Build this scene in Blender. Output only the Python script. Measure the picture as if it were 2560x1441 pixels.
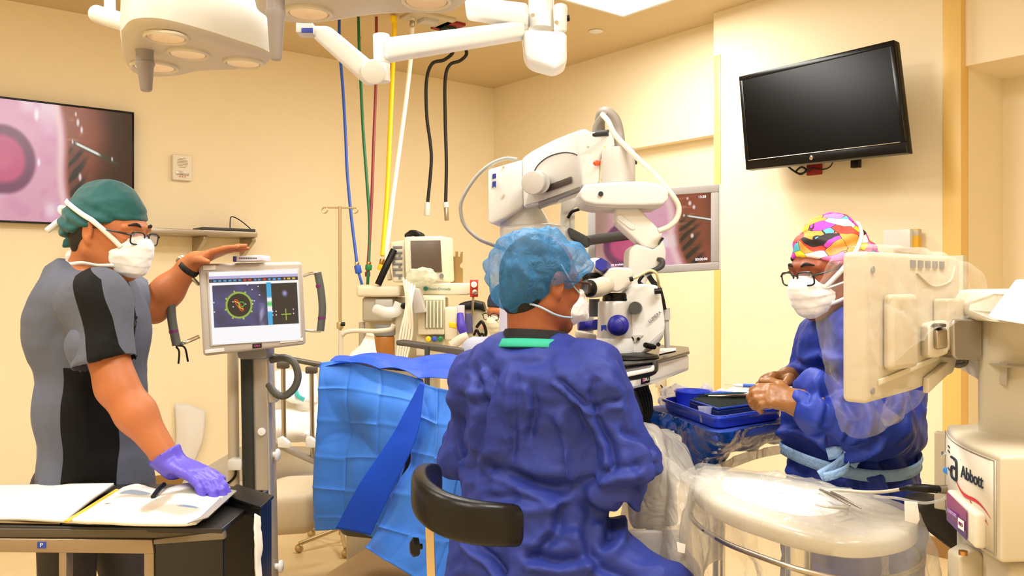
import bpy, bmesh, math, random
import numpy as np
from mathutils import Vector, Matrix, Quaternion

for o in list(bpy.data.objects):
    bpy.data.objects.remove(o, do_unlink=True)
random.seed(7)
SC = bpy.context.scene
COL = SC.collection
V = Vector
R = math.radians

# ------------------------------------------------------------------ camera
F, CX, HY, CH = 2116.0, 1280.0, 715.0, 1.5        # focal length in px, centre column, horizon row, camera height
cam_data = bpy.data.cameras.new('camera')
cam_data.sensor_width = 36.0
cam_data.lens = 36.0 * F / 2560.0
cam_data.shift_y = -5.5 / 2560.0
cam_data.clip_start = 0.05
cam = bpy.data.objects.new('camera', cam_data)
cam.location = (0, 0, CH)
cam.rotation_euler = (R(90), 0, 0)
COL.objects.link(cam)
SC.camera = cam
SC.view_settings.view_transform = 'Standard'
SC.view_settings.look = 'None'
SC.view_settings.gamma = 1.0
SC.view_settings.use_curve_mapping = False
SC.view_settings.exposure = -0.32

# ------------------------------------------------------------------ room frame
DL = V((0.784, 0.621, 0)).normalized()             # along the left wall towards the corner
DR = V((0.621, -0.784, 0)).normalized()            # along the right wall away from the corner
CORNER = V((-0.174, 8.15, 0))
HC = 3.4                                           # ceiling height
def RW(a, b, z=0.0):                               # a metres from right wall, b metres from left wall
    return CORNER - DL * a + DR * b + V((0, 0, z))
ROOM_A, ROOM_B = 7.6, 8.6
YAW = math.atan2(DL.y, DL.x)

# ------------------------------------------------------------------ world and lights
W = bpy.data.worlds.new('world'); SC.world = W; W.use_nodes = True
W.node_tree.nodes['Background'].inputs[0].default_value = (1.0, 0.93, 0.82, 1)
W.node_tree.nodes['Background'].inputs[1].default_value = 0.15
PANELS = []                                        # ceiling troffers: centre a, b, length along a, along b, power
PANELS.append((1.27, 2.67, 1.2, 0.6, 72))
PANELS.append((3.4, 3.9, 1.2, 0.6, 85))
PANELS.append((3.4, 6.3, 1.2, 0.6, 85))
PANELS.append((5.6, 3.9, 1.2, 0.6, 62))
PANELS.append((5.6, 6.3, 1.2, 0.6, 75))
LIGHT_COL = (1.0, 0.975, 0.92)
for a, b, la, lb, pw in PANELS:
    ld = bpy.data.lights.new('panel_light', 'AREA'); ld.shape = 'RECTANGLE'
    ld.size = la; ld.size_y = lb; ld.energy = pw; ld.color = LIGHT_COL
    lo = bpy.data.objects.new('panel_light', ld); COL.objects.link(lo)
    lo.location = RW(a, b, HC - 0.035); lo.rotation_euler = (0, 0, YAW)
# lamp in the near surgical light head, aimed at the draped instrument tray
sd = bpy.data.lights.new('surgical_spot', 'SPOT'); sd.energy = 24; sd.spot_size = R(24); sd.spot_blend = 0.9
sd.shadow_soft_size = 0.12; sd.color = (1.0, 0.97, 0.9)
so = bpy.data.objects.new('surgical_spot', sd); COL.objects.link(so)
so.location = (0.15, 2.2, 2.22)
so.rotation_euler = (V((0.62, 2.02, 1.02)) - so.location).to_track_quat('-Z', 'Y').to_euler()

# ------------------------------------------------------------------ small maths
def P(px, py, d):
    return V(((px - CX) / F * d, d, CH - (py - HY) / F * d))
def PZ(px, py, z):                                  # pixel on the level plane of height z
    d = (CH - z) * F / (py - HY)
    return P(px, py, d)
def srgb(c):
    if isinstance(c, str):
        c = c.lstrip('#'); c = [int(c[i:i+2], 16) for i in (0, 2, 4)]
    out = []
    for x in c:
        x = x / 255.0
        out.append(x / 12.92 if x <= 0.04045 else ((x + 0.055) / 1.055) ** 2.4)
    return (*out, 1.0)
def smooth(e0, e1, x):
    t = np.clip((x - e0) / (e1 - e0 + 1e-9), 0, 1); return t * t * (3 - 2 * t)
def hash3(ix, iy, iz, s=0):
    n = (ix * 73856093) ^ (iy * 19349663) ^ (iz * 83492791) ^ (s * 2654435761 & 0x7fffffff)
    n = n & 0x7fffffff
    n = (n ^ (n >> 13)) * 1274126177 & 0x7fffffff
    n = (n ^ (n >> 16)) & 0xffff
    return n / 65535.0
def vnoise(p, s=0):
    p = np.asarray(p, dtype=float)
    i = np.floor(p).astype(np.int64); f = p - i; f = f * f * (3 - 2 * f)
    r = 0
    for dx in (0, 1):
        for dy in (0, 1):
            for dz in (0, 1):
                w = (f[:, 0] if dx else 1 - f[:, 0]) * (f[:, 1] if dy else 1 - f[:, 1]) * (f[:, 2] if dz else 1 - f[:, 2])
                r = r + w * hash3(i[:, 0] + dx, i[:, 1] + dy, i[:, 2] + dz, s)
    return r
def ridge(p, s=0):
    return 1 - np.abs(2 * vnoise(p, s) - 1)
def crumple(p, scale, s=0):                          # sharp irregular creases, roughly -0.5..0.5
    p = np.asarray(p) * scale
    w = np.stack([vnoise(p * 0.7, s + 11), vnoise(p * 0.7, s + 12), vnoise(p * 0.7, s + 13)], 1) * 1.2
    return (ridge(p + w, s) ** 2 * 0.6 + ridge(p * 2.1 + w, s + 3) ** 2 * 0.28 + vnoise(p * 4.3, s + 5) * 0.12) - 0.5
def crease(q, f, s=0, n=5, warp=.35):
    """long sharp folds: triangle waves in several directions, bent and faded by noise; roughly -0.5..0.5"""
    q = np.asarray(q) * f; rng = np.random.RandomState(s); out = np.zeros(len(q)); tot = 0
    for k in range(n):
        d = rng.normal(size=3); d /= np.linalg.norm(d); fr = rng.uniform(.7, 1.6); ph = rng.uniform(0, 9)
        w = vnoise(q * .55 + k * 7.3, s + k) * warp * 4
        x = (q @ d) * fr + ph + w; tri = np.abs((x % 2) - 1)
        tri = np.clip(tri * 1.6 - .3, 0, 1)
        m = smooth(.35, .75, vnoise(q * .45 + k * 3.1, s + 40 + k)); a = 1 / fr
        out += (tri - .5) * m * a; tot += a
    return out / tot * 3.6
def fold_lines(q, lines, ymax):
    """pressed and pulled folds of a garment: polylines given in its own upright plane as (points, depth, width)"""
    out = np.zeros(len(q)); x, z = q[:, 0], q[:, 2]; near = smooth(ymax + .05, ymax - .02, q[:, 1])
    wx = (vnoise(q * 9, 5) - .5) * .03; wz = (vnoise(q * 9, 6) - .5) * .03; x = x + wx; z = z + wz
    for pts, dep, wid in lines:
        best = np.full(len(q), 9.0); sg = np.ones(len(q)); tt = np.zeros(len(q)); m = len(pts) - 1
        for i in range(m):
            a, b = pts[i], pts[i + 1]; ex, ez = b[0] - a[0], b[1] - a[1]; t = np.clip(((x - a[0]) * ex + (z - a[1]) * ez) / (ex * ex + ez * ez), 0, 1)
            d = np.hypot(x - a[0] - ex * t, z - a[1] - ez * t); s = np.sign((x - a[0]) * ez - (z - a[1]) * ex); k = d < best
            best = np.where(k, d, best); sg = np.where(k, s, sg); tt = np.where(k, (i + t) / m, tt)
        fade = smooth(0, .15, tt) * smooth(1, .85, tt); u = best / wid
        out += dep * fade * (-np.exp(-u * u) + .75 * np.exp(-((u - 1.3) / .8) ** 2) * (sg > 0))
    return out * near
def catmull(pts, n):
    pts = [V(p) for p in pts]
    if len(pts) < 3:
        return [pts[0].lerp(pts[-1], i / (n - 1)) for i in range(n)]
    out = []; m = len(pts) - 1
    for i in range(n):
        t = i / (n - 1) * m; k = min(int(t), m - 1); u = t - k
        p0 = pts[k - 1] if k > 0 else pts[0] * 2 - pts[1]
        p1, p2 = pts[k], pts[k + 1]
        p3 = pts[k + 2] if k + 2 <= m else pts[m] * 2 - pts[m - 1]
        out.append(0.5 * ((2 * p1) + (p2 - p0) * u + (2 * p0 - 5 * p1 + 4 * p2 - p3) * u * u + (3 * p1 - p0 - 3 * p2 + p3) * u ** 3))
    return out

# ------------------------------------------------------------------ materials
MATS = {}
def mat(name, c, rough=0.5, metal=0.0, var=0.0, bump=None, sheen=0.0, coat=0.0, spec=0.5, emit=None, sss=0.0, trans=0.0, vscale=6.0):
    if name in MATS: return MATS[name]
    m = bpy.data.materials.new(name); m.use_nodes = True
    nt = m.node_tree; b = nt.nodes['Principled BSDF']; c4 = srgb(c)
    b.inputs['Base Color'].default_value = c4
    b.inputs['Roughness'].default_value = rough
    b.inputs['Metallic'].default_value = metal
    b.inputs['Specular IOR Level'].default_value = spec
    if sheen: b.inputs['Sheen Weight'].default_value = sheen
    if coat: b.inputs['Coat Weight'].default_value = coat
    if trans: b.inputs['Transmission Weight'].default_value = trans
    if sss:
        b.inputs['Subsurface Weight'].default_value = sss
        b.inputs['Subsurface Radius'].default_value = (0.02, 0.008, 0.004)
        b.inputs['Subsurface Scale'].default_value = 0.5
    if emit:
        b.inputs['Emission Color'].default_value = srgb(emit[0]); b.inputs['Emission Strength'].default_value = emit[1]
    tc = nt.nodes.new('ShaderNodeTexCoord')
    if True:
        nz = nt.nodes.new('ShaderNodeTexNoise'); nz.inputs['Scale'].default_value = vscale; nz.inputs['Detail'].default_value = 4
        nt.links.new(tc.outputs['Object'], nz.inputs['Vector'])
        mx = nt.nodes.new('ShaderNodeMix'); mx.data_type = 'RGBA'
        v = max(var, 0.02)
        mx.inputs[6].default_value = tuple(x * (1 - v) for x in c4[:3]) + (1,)
        mx.inputs[7].default_value = tuple(min(1, x * (1 + v)) for x in c4[:3]) + (1,)
        nt.links.new(nz.outputs['Fac'], mx.inputs[0]); nt.links.new(mx.outputs[2], b.inputs['Base Color'])
    if bump:
        kind, scale, strength = bump
        bp = nt.nodes.new('ShaderNodeBump'); bp.inputs['Strength'].default_value = strength; bp.inputs['Distance'].default_value = 0.025 if kind == 'crumple' else 0.01
        if kind == 'noise':
            t = nt.nodes.new('ShaderNodeTexNoise'); t.inputs['Scale'].default_value = scale; t.inputs['Detail'].default_value = 5
            out = t.outputs['Fac']
        elif kind == 'brushed':
            mp = nt.nodes.new('ShaderNodeMapping'); mp.inputs['Scale'].default_value = (1, 1, 40)
            nt.links.new(tc.outputs['Object'], mp.inputs['Vector'])
            t = nt.nodes.new('ShaderNodeTexNoise'); t.inputs['Scale'].default_value = scale
            nt.links.new(mp.outputs[0], t.inputs['Vector']); out = t.outputs['Fac']
        else:                                            # crumple: warped voronoi creases
            wn = nt.nodes.new('ShaderNodeTexNoise'); wn.inputs['Scale'].default_value = scale * 0.6; wn.inputs['Detail'].default_value = 2
            nt.links.new(tc.outputs['Object'], wn.inputs['Vector'])
            ad = nt.nodes.new('ShaderNodeVectorMath'); ad.operation = 'MULTIPLY_ADD'
            ad.inputs[1].default_value = (0.25, 0.25, 0.25)
            nt.links.new(wn.outputs['Color'], ad.inputs[0]); nt.links.new(tc.outputs['Object'], ad.inputs[2])
            t = nt.nodes.new('ShaderNodeTexVoronoi'); t.feature = 'F2'; t.inputs['Scale'].default_value = scale
            nt.links.new(ad.outputs[0], t.inputs['Vector'])
            t2 = nt.nodes.new('ShaderNodeTexVoronoi'); t2.feature = 'F1'; t2.inputs['Scale'].default_value = scale
            nt.links.new(ad.outputs[0], t2.inputs['Vector'])
            sb = nt.nodes.new('ShaderNodeMath'); sb.operation = 'ADD'
            nt.links.new(t.outputs['Distance'], sb.inputs[0]); nt.links.new(t2.outputs['Distance'], sb.inputs[1]); out = sb.outputs[0]
        if kind == 'noise': nt.links.new(tc.outputs['Object'], t.inputs['Vector'])
        nt.links.new(out, bp.inputs['Height']); nt.links.new(bp.outputs[0], b.inputs['Normal'])
    MATS[name] = m
    return m
def film(name, c=(245, 245, 245), alpha=0.35, rough=0.18, scale=9, strength=0.8, edge=0.5, trl=0.3):
    """thin plastic film: see-through with white haze and crinkled gloss"""
    m = bpy.data.materials.new(name); m.use_nodes = True; nt = m.node_tree
    b = nt.nodes['Principled BSDF']; out = nt.nodes['Material Output']
    b.inputs['Base Color'].default_value = srgb(c); b.inputs['Roughness'].default_value = rough
    tc = nt.nodes.new('ShaderNodeTexCoord')
    nz = nt.nodes.new('ShaderNodeTexNoise'); nz.inputs['Scale'].default_value = scale; nz.inputs['Detail'].default_value = 3; nz.inputs['Distortion'].default_value = 1.5
    nt.links.new(tc.outputs['Object'], nz.inputs['Vector'])
    bp = nt.nodes.new('ShaderNodeBump'); bp.inputs['Strength'].default_value = strength; bp.inputs['Distance'].default_value = 0.02
    nt.links.new(nz.outputs['Fac'], bp.inputs['Height']); nt.links.new(bp.outputs[0], b.inputs['Normal'])
    lw = nt.nodes.new('ShaderNodeLayerWeight'); lw.inputs['Blend'].default_value = 0.35
    nt.links.new(bp.outputs[0], lw.inputs['Normal'])
    ma = nt.nodes.new('ShaderNodeMath'); ma.operation = 'MULTIPLY_ADD'; ma.use_clamp = True
    ma.inputs[1].default_value = edge; ma.inputs[2].default_value = alpha
    nt.links.new(lw.outputs['Facing'], ma.inputs[0])
    tl = nt.nodes.new('ShaderNodeBsdfTranslucent'); tl.inputs['Color'].default_value = srgb(c)
    mt = nt.nodes.new('ShaderNodeMixShader'); mt.inputs[0].default_value = trl
    nt.links.new(b.outputs[0], mt.inputs[1]); nt.links.new(tl.outputs[0], mt.inputs[2])
    tr = nt.nodes.new('ShaderNodeBsdfTransparent')
    mx = nt.nodes.new('ShaderNodeMixShader')
    nt.links.new(ma.outputs[0], mx.inputs[0]); nt.links.new(tr.outputs[0], mx.inputs[1]); nt.links.new(mt.outputs[0], mx.inputs[2])
    nt.links.new(mx.outputs[0], out.inputs['Surface'])
    MATS[name] = m
    return m
def vcol_mat(name, emission=0.0, rough=0.6, attr='pic'):
    m = bpy.data.materials.new(name); m.use_nodes = True; nt = m.node_tree; b = nt.nodes['Principled BSDF']
    at = nt.nodes.new('ShaderNodeAttribute'); at.attribute_name = attr
    b.inputs['Roughness'].default_value = rough
    if emission:
        b.inputs['Base Color'].default_value = (0.01, 0.01, 0.01, 1)
        nt.links.new(at.outputs['Color'], b.inputs['Emission Color']); b.inputs['Emission Strength'].default_value = emission
    else:
        nt.links.new(at.outputs['Color'], b.inputs['Base Color'])
    MATS[name] = m
    return m

# ------------------------------------------------------------------ objects
WO = {}                                            # world origin of every object, for baking parts relative to their thing
def tag(o, label=None, cat=None, group=None, kind=None):
    if label: o['label'] = label
    if cat: o['category'] = cat
    if group: o['group'] = group
    if kind: o['kind'] = kind
    return o
def thing(name, label, cat, loc, group=None):
    o = bpy.data.objects.new(name, None); o.empty_display_size = 0.1
    COL.objects.link(o); o.location = loc; WO[o] = V(loc)
    return tag(o, label, cat, group)
def orient(a, b):
    z = (b - a).normalized(); x = V((0, 0, 1)) if abs(z.z) < 0.9 else V((1, 0, 0))
    y = z.cross(x).normalized(); x = y.cross(z).normalized()
    return Matrix((x, y, z)).transposed()
def axes(x, z):
    z = V(z).normalized(); x = V(x); x = (x - z * x.dot(z)).normalized(); y = z.cross(x)
    return Matrix((x, y, z)).transposed()
class MB:
    def __init__(s): s.v = []; s.f = []; s.cols = None
    def add(s, vs, fs):
        n = len(s.v); s.v += [V(v) for v in vs]; s.f += [tuple(i + n for i in f) for f in fs]; return s
    def bm(s, bm, M=None):
        bm.verts.ensure_lookup_table(); bm.verts.index_update()
        s.add([(M @ v.co if M else v.co) for v in bm.verts], [[v.index for v in f.verts] for f in bm.faces]); bm.free(); return s
    def box(s, c, size, rot=None, bev=0.0, seg=2):
        bm = bmesh.new(); bmesh.ops.create_cube(bm, size=1)
        for v in bm.verts: v.co = V((v.co.x * size[0], v.co.y * size[1], v.co.z * size[2]))
        if bev: bmesh.ops.bevel(bm, geom=bm.edges[:], offset=bev, segments=seg, profile=0.5, affect='EDGES')
        M = Matrix.Translation(V(c)) @ (rot.to_4x4() if rot else Matrix())
        return s.bm(bm, M)
    def lathe(s, a, axis, prof, n=28, x=None):
        axis = V(axis).normalized(); M = orient(V((0, 0, 0)), axis)
        vs = []; fs = []
        for r, h in prof:
            for i in range(n):
                t = 2 * math.pi * i / n; vs.append(V(a) + M @ V((r * math.cos(t), r * math.sin(t), h)))
        m = len(prof)
        for j in range(m - 1):
            for i in range(n):
                fs.append((j * n + i, j * n + (i + 1) % n, (j + 1) * n + (i + 1) % n, (j + 1) * n + i))
        if prof[0][0] > 1e-6: fs.append(tuple(range(n - 1, -1, -1)))
        if prof[-1][0] > 1e-6: fs.append(tuple((m - 1) * n + i for i in range(n)))
        return s.add(vs, fs)
    def cyl(s, a, b, r, r2=None, n=24, bev=0.0):
        a, b = V(a), V(b); L = (b - a).length; r2 = r if r2 is None else r2
        if bev:
            pr = [(r - bev, 0), (r - bev * 0.3, bev * 0.3), (r, bev), (r2, L - bev), (r2 - bev * 0.3, L - bev * 0.3), (r2 - bev, L)]
        else: pr = [(r, 0), (r2, L)]
        return s.lathe(a, b - a, pr, n)
    def tube(s, pts, r, n=10, steps=None, flat=None):
        """pipe along a smooth path; flat=(vector, factor) squashes the section along the vector"""
        pts = [V(p) for p in pts]
        if steps is None: steps = max(2, (len(pts) - 1) * 6 + 1) if len(pts) > 2 else 2
        path = catmull(pts, steps)
        rs = r if isinstance(r, (list, tuple)) else [r, r]
        vs = []; fs = []; prev = None
        for i, p in enumerate(path):
            t = (path[min(i + 1, steps - 1)] - path[max(i - 1, 0)])
            t = t.normalized() if t.length > 1e-9 else V((0, 0, 1))
            if prev is None:
                u = t.cross(V((0, 0, 1)) if abs(t.z) < 0.9 else V((1, 0, 0))).normalized()
            else:
                u = (prev - t * prev.dot(t)); u = u.normalized() if u.length > 1e-6 else t.orthogonal().normalized()
            prev = u; w = t.cross(u)
            k = i / (steps - 1) * (len(rs) - 1); j = min(int(k), len(rs) - 2); rr = rs[j] * (1 - (k - j)) + rs[j + 1] * (k - j)
            for q in range(n):
                a = 2 * math.pi * q / n; off = (u * math.cos(a) + w * math.sin(a)) * rr
                if flat:
                    ax = V(flat[0]).normalized(); off = off + ax * off.dot(ax) * (flat[1] - 1)
                vs.append(p + off)
        for i in range(steps - 1):
            for q in range(n):
                fs.append((i * n + q, i * n + (q + 1) % n, (i + 1) * n + (q + 1) % n, (i + 1) * n + q))
        fs.append(tuple(range(n - 1, -1, -1))); fs.append(tuple((steps - 1) * n + q for q in range(n)))
        return s.add(vs, fs)
    def prism(s, pts, ext, bev=0.0, seg=3):
        pts = [V(p) for p in pts]; ext = V(ext)
        bm = bmesh.new(); a = [bm.verts.new(p) for p in pts]; b = [bm.verts.new(p + ext) for p in pts]; n = len(pts)
        bm.faces.new(a); bm.faces.new(b[::-1])
        for i in range(n): bm.faces.new((a[i], b[i], b[(i + 1) % n], a[(i + 1) % n]))
        bmesh.ops.recalc_face_normals(bm, faces=bm.faces)
        if bev: bmesh.ops.bevel(bm, geom=bm.edges[:], offset=bev, segments=seg, profile=0.5, affect='EDGES', clamp_overlap=True)
        return s.bm(bm)
    def pp(s, px, d, thick, bev=0.0, seg=3):
        """outline given as (col,row) at distance d, with real thickness"""
        return s.prism([P(x, y, d) for x, y in px], V((0, thick, 0)), bev, seg)
    def ell(s, c, r, rot=None, n=24, m=14):
        vs = []; fs = []
        for j in range(m + 1):
            ph = math.pi * j / m
            for i in range(n):
                t = 2 * math.pi * i / n
                v = V((r[0] * math.sin(ph) * math.cos(t), r[1] * math.sin(ph) * math.sin(t), r[2] * math.cos(ph)))
                vs.append(V(c) + (rot @ v if rot else v))
        for j in range(m):
            for i in range(n): fs.append((j * n + i, (j + 1) * n + i, (j + 1) * n + (i + 1) % n, j * n + (i + 1) % n))
        return s.add(vs, fs)
    def grid(s, rows, closed=False):
        n = len(rows[0]); vs = [p for r in rows for p in r]; fs = []
        for j in range(len(rows) - 1):
            for i in range(n if closed else n - 1):
                fs.append((j * n + i, j * n + (i + 1) % n, (j + 1) * n + (i + 1) % n, (j + 1) * n + i))
        return s.add(vs, fs)
    def sheet(s, rows, nu=40, nv=40, disp=None, thick=0.0):
        """smooth surface through rows of control points; disp(array Nx3, u, v) -> offset along the normal"""
        R1 = [catmull(r, nu) for r in rows]
        cols = [catmull([R1[j][i] for j in range(len(R1))], nv) for i in range(nu)]
        A = np.array([[cols[i][j][:] for i in range(nu)] for j in range(nv)])
        if disp is not None:
            du = np.gradient(A, axis=1); dv = np.gradient(A, axis=0); N = np.cross(du, dv)
            N /= (np.linalg.norm(N, axis=2, keepdims=True) + 1e-9)
            uu, vv = np.meshgrid(np.linspace(0, 1, nu), np.linspace(0, 1, nv))
            D = disp(A.reshape(-1, 3), uu.ravel(), vv.ravel()).reshape(nv, nu, 1)
            A = A + N * D
        rows2 = [[V(A[j, i]) for i in range(nu)] for j in range(nv)]
        s.grid(rows2)
        return s
    def build(s, name, m, parent=None, angle=38, label=None, cat=None, group=None, kind=None, solid=0.0, attrs=None, flatshade=False):
        me = bpy.data.meshes.new(name)
        if parent is not None: org = WO[parent]
        else:
            a = np.array([v[:] for v in s.v]); lo = a.min(0); hi = a.max(0)
            org = V(((lo[0] + hi[0]) / 2, (lo[1] + hi[1]) / 2, lo[2]))
        me.from_pydata([(v - org)[:] for v in s.v], [], s.f); me.update()
        bm = bmesh.new(); bm.from_mesh(me)
        if not attrs: bmesh.ops.recalc_face_normals(bm, faces=bm.faces)
        bm.to_mesh(me); bm.free()
        if not flatshade:
            me.polygons.foreach_set('use_smooth', [True] * len(me.polygons))
            if angle < 180: me.set_sharp_from_angle(angle=R(angle))
        for mm in (m if isinstance(m, (list, tuple)) else [m]): me.materials.append(mm)
        if attrs:
            for an, (typ, data) in attrs.items():
                at = me.attributes.new(an, typ, 'POINT')
                at.data.foreach_set('value' if typ == 'FLOAT' else 'color', np.asarray(data, dtype=np.float32).ravel())
        o = bpy.data.objects.new(name, me); COL.objects.link(o)
        if parent is not None: o.parent = parent
        else: o.location = org
        WO[o] = V(org)
        if solid:
            md = o.modifiers.new('thickness', 'SOLIDIFY'); md.thickness = solid; md.offset = 0
        return tag(o, label, cat, group, kind)
def text(name, s, c, right, up, size, m, parent, align='CENTER', depth=0.0006, space=1.0, bold=0.0):
    """lettering laid on a surface, built as a mesh; size = cap height in metres"""
    cu = bpy.data.curves.new(name, 'FONT'); cu.body = s; cu.size = size / 0.7; cu.extrude = depth; cu.align_x = align; cu.align_y = 'CENTER'
    cu.space_character = space; cu.offset = bold
    ob = bpy.data.objects.new('tmp', cu); COL.objects.link(ob)
    bpy.context.view_layer.update()
    me = bpy.data.meshes.new_from_object(ob.evaluated_get(bpy.context.evaluated_depsgraph_get()))
    bpy.data.objects.remove(ob, do_unlink=True)
    right = V(right).normalized(); up = V(up); up = (up - right * up.dot(right)).normalized(); n = right.cross(up)
    M = Matrix((right, up, n)).transposed()
    b = MB(); b.add([V(c) + M @ v.co for v in me.vertices], [tuple(p.vertices) for p in me.polygons])
    return b.build(name, m, parent, angle=20)
def dup(root, loc, label=None, cat=None):
    off = V(loc); r = root.copy(); COL.objects.link(r); r.location = off; WO[r] = off
    if label: r['label'] = label
    for ch in list(root.children):
        c = ch.copy(); COL.objects.link(c); c.parent = r
        for g in list(ch.children):
            d = g.copy(); COL.objects.link(d); d.parent = c
    return r

# ------------------------------------------------------------------ implicit surfaces for bodies and cloth
def cone(a, b, ra, rb, k=0.02, flat=None, fa=False, fb=False, op='u'):
    return dict(t='c', a=np.array(V(a)[:]), b=np.array(V(b)[:]), ra=ra, rb=rb, k=k, flat=flat, fa=fa, fb=fb, op=op)
def ball(c, r, k=0.02, rot=None, op='u'):
    if not isinstance(r, (tuple, list)): r = (r, r, r)
    M = np.array(rot) if rot is not None else np.eye(3)
    return dict(t='e', a=np.array(V(c)[:]), r=np.array(r, float), M=M, k=k, op=op)
def plane(c, n, k=0.004):                            # keeps the side opposite to n
    return dict(t='p', a=np.array(V(c)[:]), n=np.array(V(n).normalized()[:]), k=k, op='i')
def sdf(Q, prims, infl=0.0):
    out = np.full(len(Q), 9.0)
    for p in prims:
        if p['t'] == 'c':
            ba = p['b'] - p['a']; L2 = max(ba @ ba, 1e-12); t = np.clip((Q - p['a']) @ ba / L2, 0, 1)
            v = Q - p['a'] - t[:, None] * ba
            if p['flat'] is not None:
                ax, fac = p['flat']; ax = np.array(V(ax).normalized()[:])
                v = v + np.outer(v @ ax, ax) * (1 / fac - 1)
            d = np.linalg.norm(v, axis=1) - (p['ra'] * (1 - t) + p['rb'] * t)
            if p['op'] == 'u': d = d - infl
            bn = ba / math.sqrt(L2)
            if p['fb']: d = np.maximum(d, (Q - p['b']) @ bn)
            if p['fa']: d = np.maximum(d, -(Q - p['a']) @ bn)
        elif p['t'] == 'e':
            q = (Q - p['a']) @ p['M']; r = p['r'] + (infl if p['op'] == 'u' else 0)
            k0 = np.linalg.norm(q / r, axis=1); k1 = np.linalg.norm(q / (r * r), axis=1) + 1e-9
            d = k0 * (k0 - 1) / k1
        else:
            d = (Q - p['a']) @ p['n']
        k = p['k']
        if p['op'] == 'u':
            h = np.clip(0.5 + 0.5 * (out - d) / k, 0, 1); out = out * (1 - h) + d * h - k * h * (1 - h)
        else:
            if p['op'] == 's': d = -d
            h = np.clip(0.5 - 0.5 * (out - d) / k, 0, 1); out = out * (1 - h) + d * h + k * h * (1 - h)
    return out
def nets(prims, step, infl=0.0, warp=None):
    lo = np.full(3, 9e9); hi = -lo
    for p in prims:
        if p['op'] != 'u': continue
        if p['t'] == 'c':
            r = max(p['ra'], p['rb']) * (max(1, p['flat'][1]) if p['flat'] else 1)
            lo = np.minimum(lo, np.minimum(p['a'], p['b']) - r); hi = np.maximum(hi, np.maximum(p['a'], p['b']) + r)
        else: lo = np.minimum(lo, p['a'] - p['r'].max()); hi = np.maximum(hi, p['a'] + p['r'].max())
    pad = infl + step * 3 + 0.03; lo -= pad; hi += pad
    B = 8; nb = np.ceil((hi - lo) / step / B).astype(int) + 1
    bi = np.stack(np.meshgrid(*[np.arange(n) for n in nb], indexing='ij'), -1).reshape(-1, 3)
    ctr = lo + (bi * B + B / 2) * step
    f = (lambda q: sdf(q, prims, infl)) if warp is None else (lambda q: sdf(q, prims, infl) + warp(q))
    dc = f(ctr); act = np.abs(dc) < step * B * 1.35 + 0.02
    n = nb * B + 1
    S = np.full(n, 1.0, dtype=np.float32)
    for (x, y, z), d, a in zip(bi * B, dc, act):
        if not a and d < 0: S[x:x + B + 1, y:y + B + 1, z:z + B + 1] = -1
    ab = bi[act] * B
    g = np.stack(np.meshgrid(*[np.arange(B + 1)] * 3, indexing='ij'), -1).reshape(-1, 3)
    for c0 in range(0, len(ab), 200):
        idx = (ab[c0:c0 + 200, None, :] + g[None]).reshape(-1, 3)
        S[idx[:, 0], idx[:, 1], idx[:, 2]] = f(lo + idx * step)
    ins = S < 0
    cs = [(a, b, c) for a in (0, 1) for b in (0, 1) for c in (0, 1)]
    cnt = sum(ins[a:n[0] - 1 + a, b:n[1] - 1 + b, c:n[2] - 1 + c].astype(np.int8) for a, b, c in cs)
    cells = np.argwhere((cnt > 0) & (cnt < 8))
    ids = -np.ones(n - 1, dtype=np.int64); ids[cells[:, 0], cells[:, 1], cells[:, 2]] = np.arange(len(cells))
    cv = np.stack([S[cells[:, 0] + a, cells[:, 1] + b, cells[:, 2] + c] for a, b, c in cs], 1)
    acc = np.zeros((len(cells), 3)); num = np.zeros(len(cells))
    for i in range(8):
        for j in range(i + 1, 8):
            di = np.abs(np.array(cs[i]) - np.array(cs[j]))
            if di.sum() != 1: continue
            m = (cv[:, i] < 0) != (cv[:, j] < 0); t = cv[:, i] / (cv[:, i] - cv[:, j] + 1e-12)
            pt = np.array(cs[i])[None] + t[:, None] * (np.array(cs[j]) - np.array(cs[i]))[None]
            acc[m] += pt[m]; num[m] += 1
    vs = lo + (cells + acc / num[:, None]) * step
    faces = []
    for ax in range(3):
        sl0 = [slice(None)] * 3; sl1 = [slice(None)] * 3; sl0[ax] = slice(0, -1); sl1[ax] = slice(1, None)
        A = ins[tuple(sl0)]; Bq = ins[tuple(sl1)]; e = np.argwhere(A != Bq)
        b1, b2 = (ax + 1) % 3, (ax + 2) % 3
        e = e[(e[:, b1] > 0) & (e[:, b2] > 0) & (e[:, b1] < n[b1] - 1) & (e[:, b2] < n[b2] - 1)]
        o1 = np.zeros(3, int); o1[b1] = 1; o2 = np.zeros(3, int); o2[b2] = 1
        q = [e, e - o1, e - o1 - o2, e - o2]
        q = np.stack([ids[x[:, 0], x[:, 1], x[:, 2]] for x in q], 1)
        fl = A[e[:, 0], e[:, 1], e[:, 2]]
        q[~fl] = q[~fl][:, ::-1]; faces.append(q[(q >= 0).all(1)])
    return vs, np.concatenate(faces)
def vnormals(vs, fs):
    n = np.cross(vs[fs[:, 2]] - vs[fs[:, 0]], vs[fs[:, 3]] - vs[fs[:, 1]]); N = np.zeros_like(vs)
    for c in range(4): np.add.at(N, fs[:, c], n)
    return N / (np.linalg.norm(N, axis=1, keepdims=True) + 1e-12)
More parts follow.
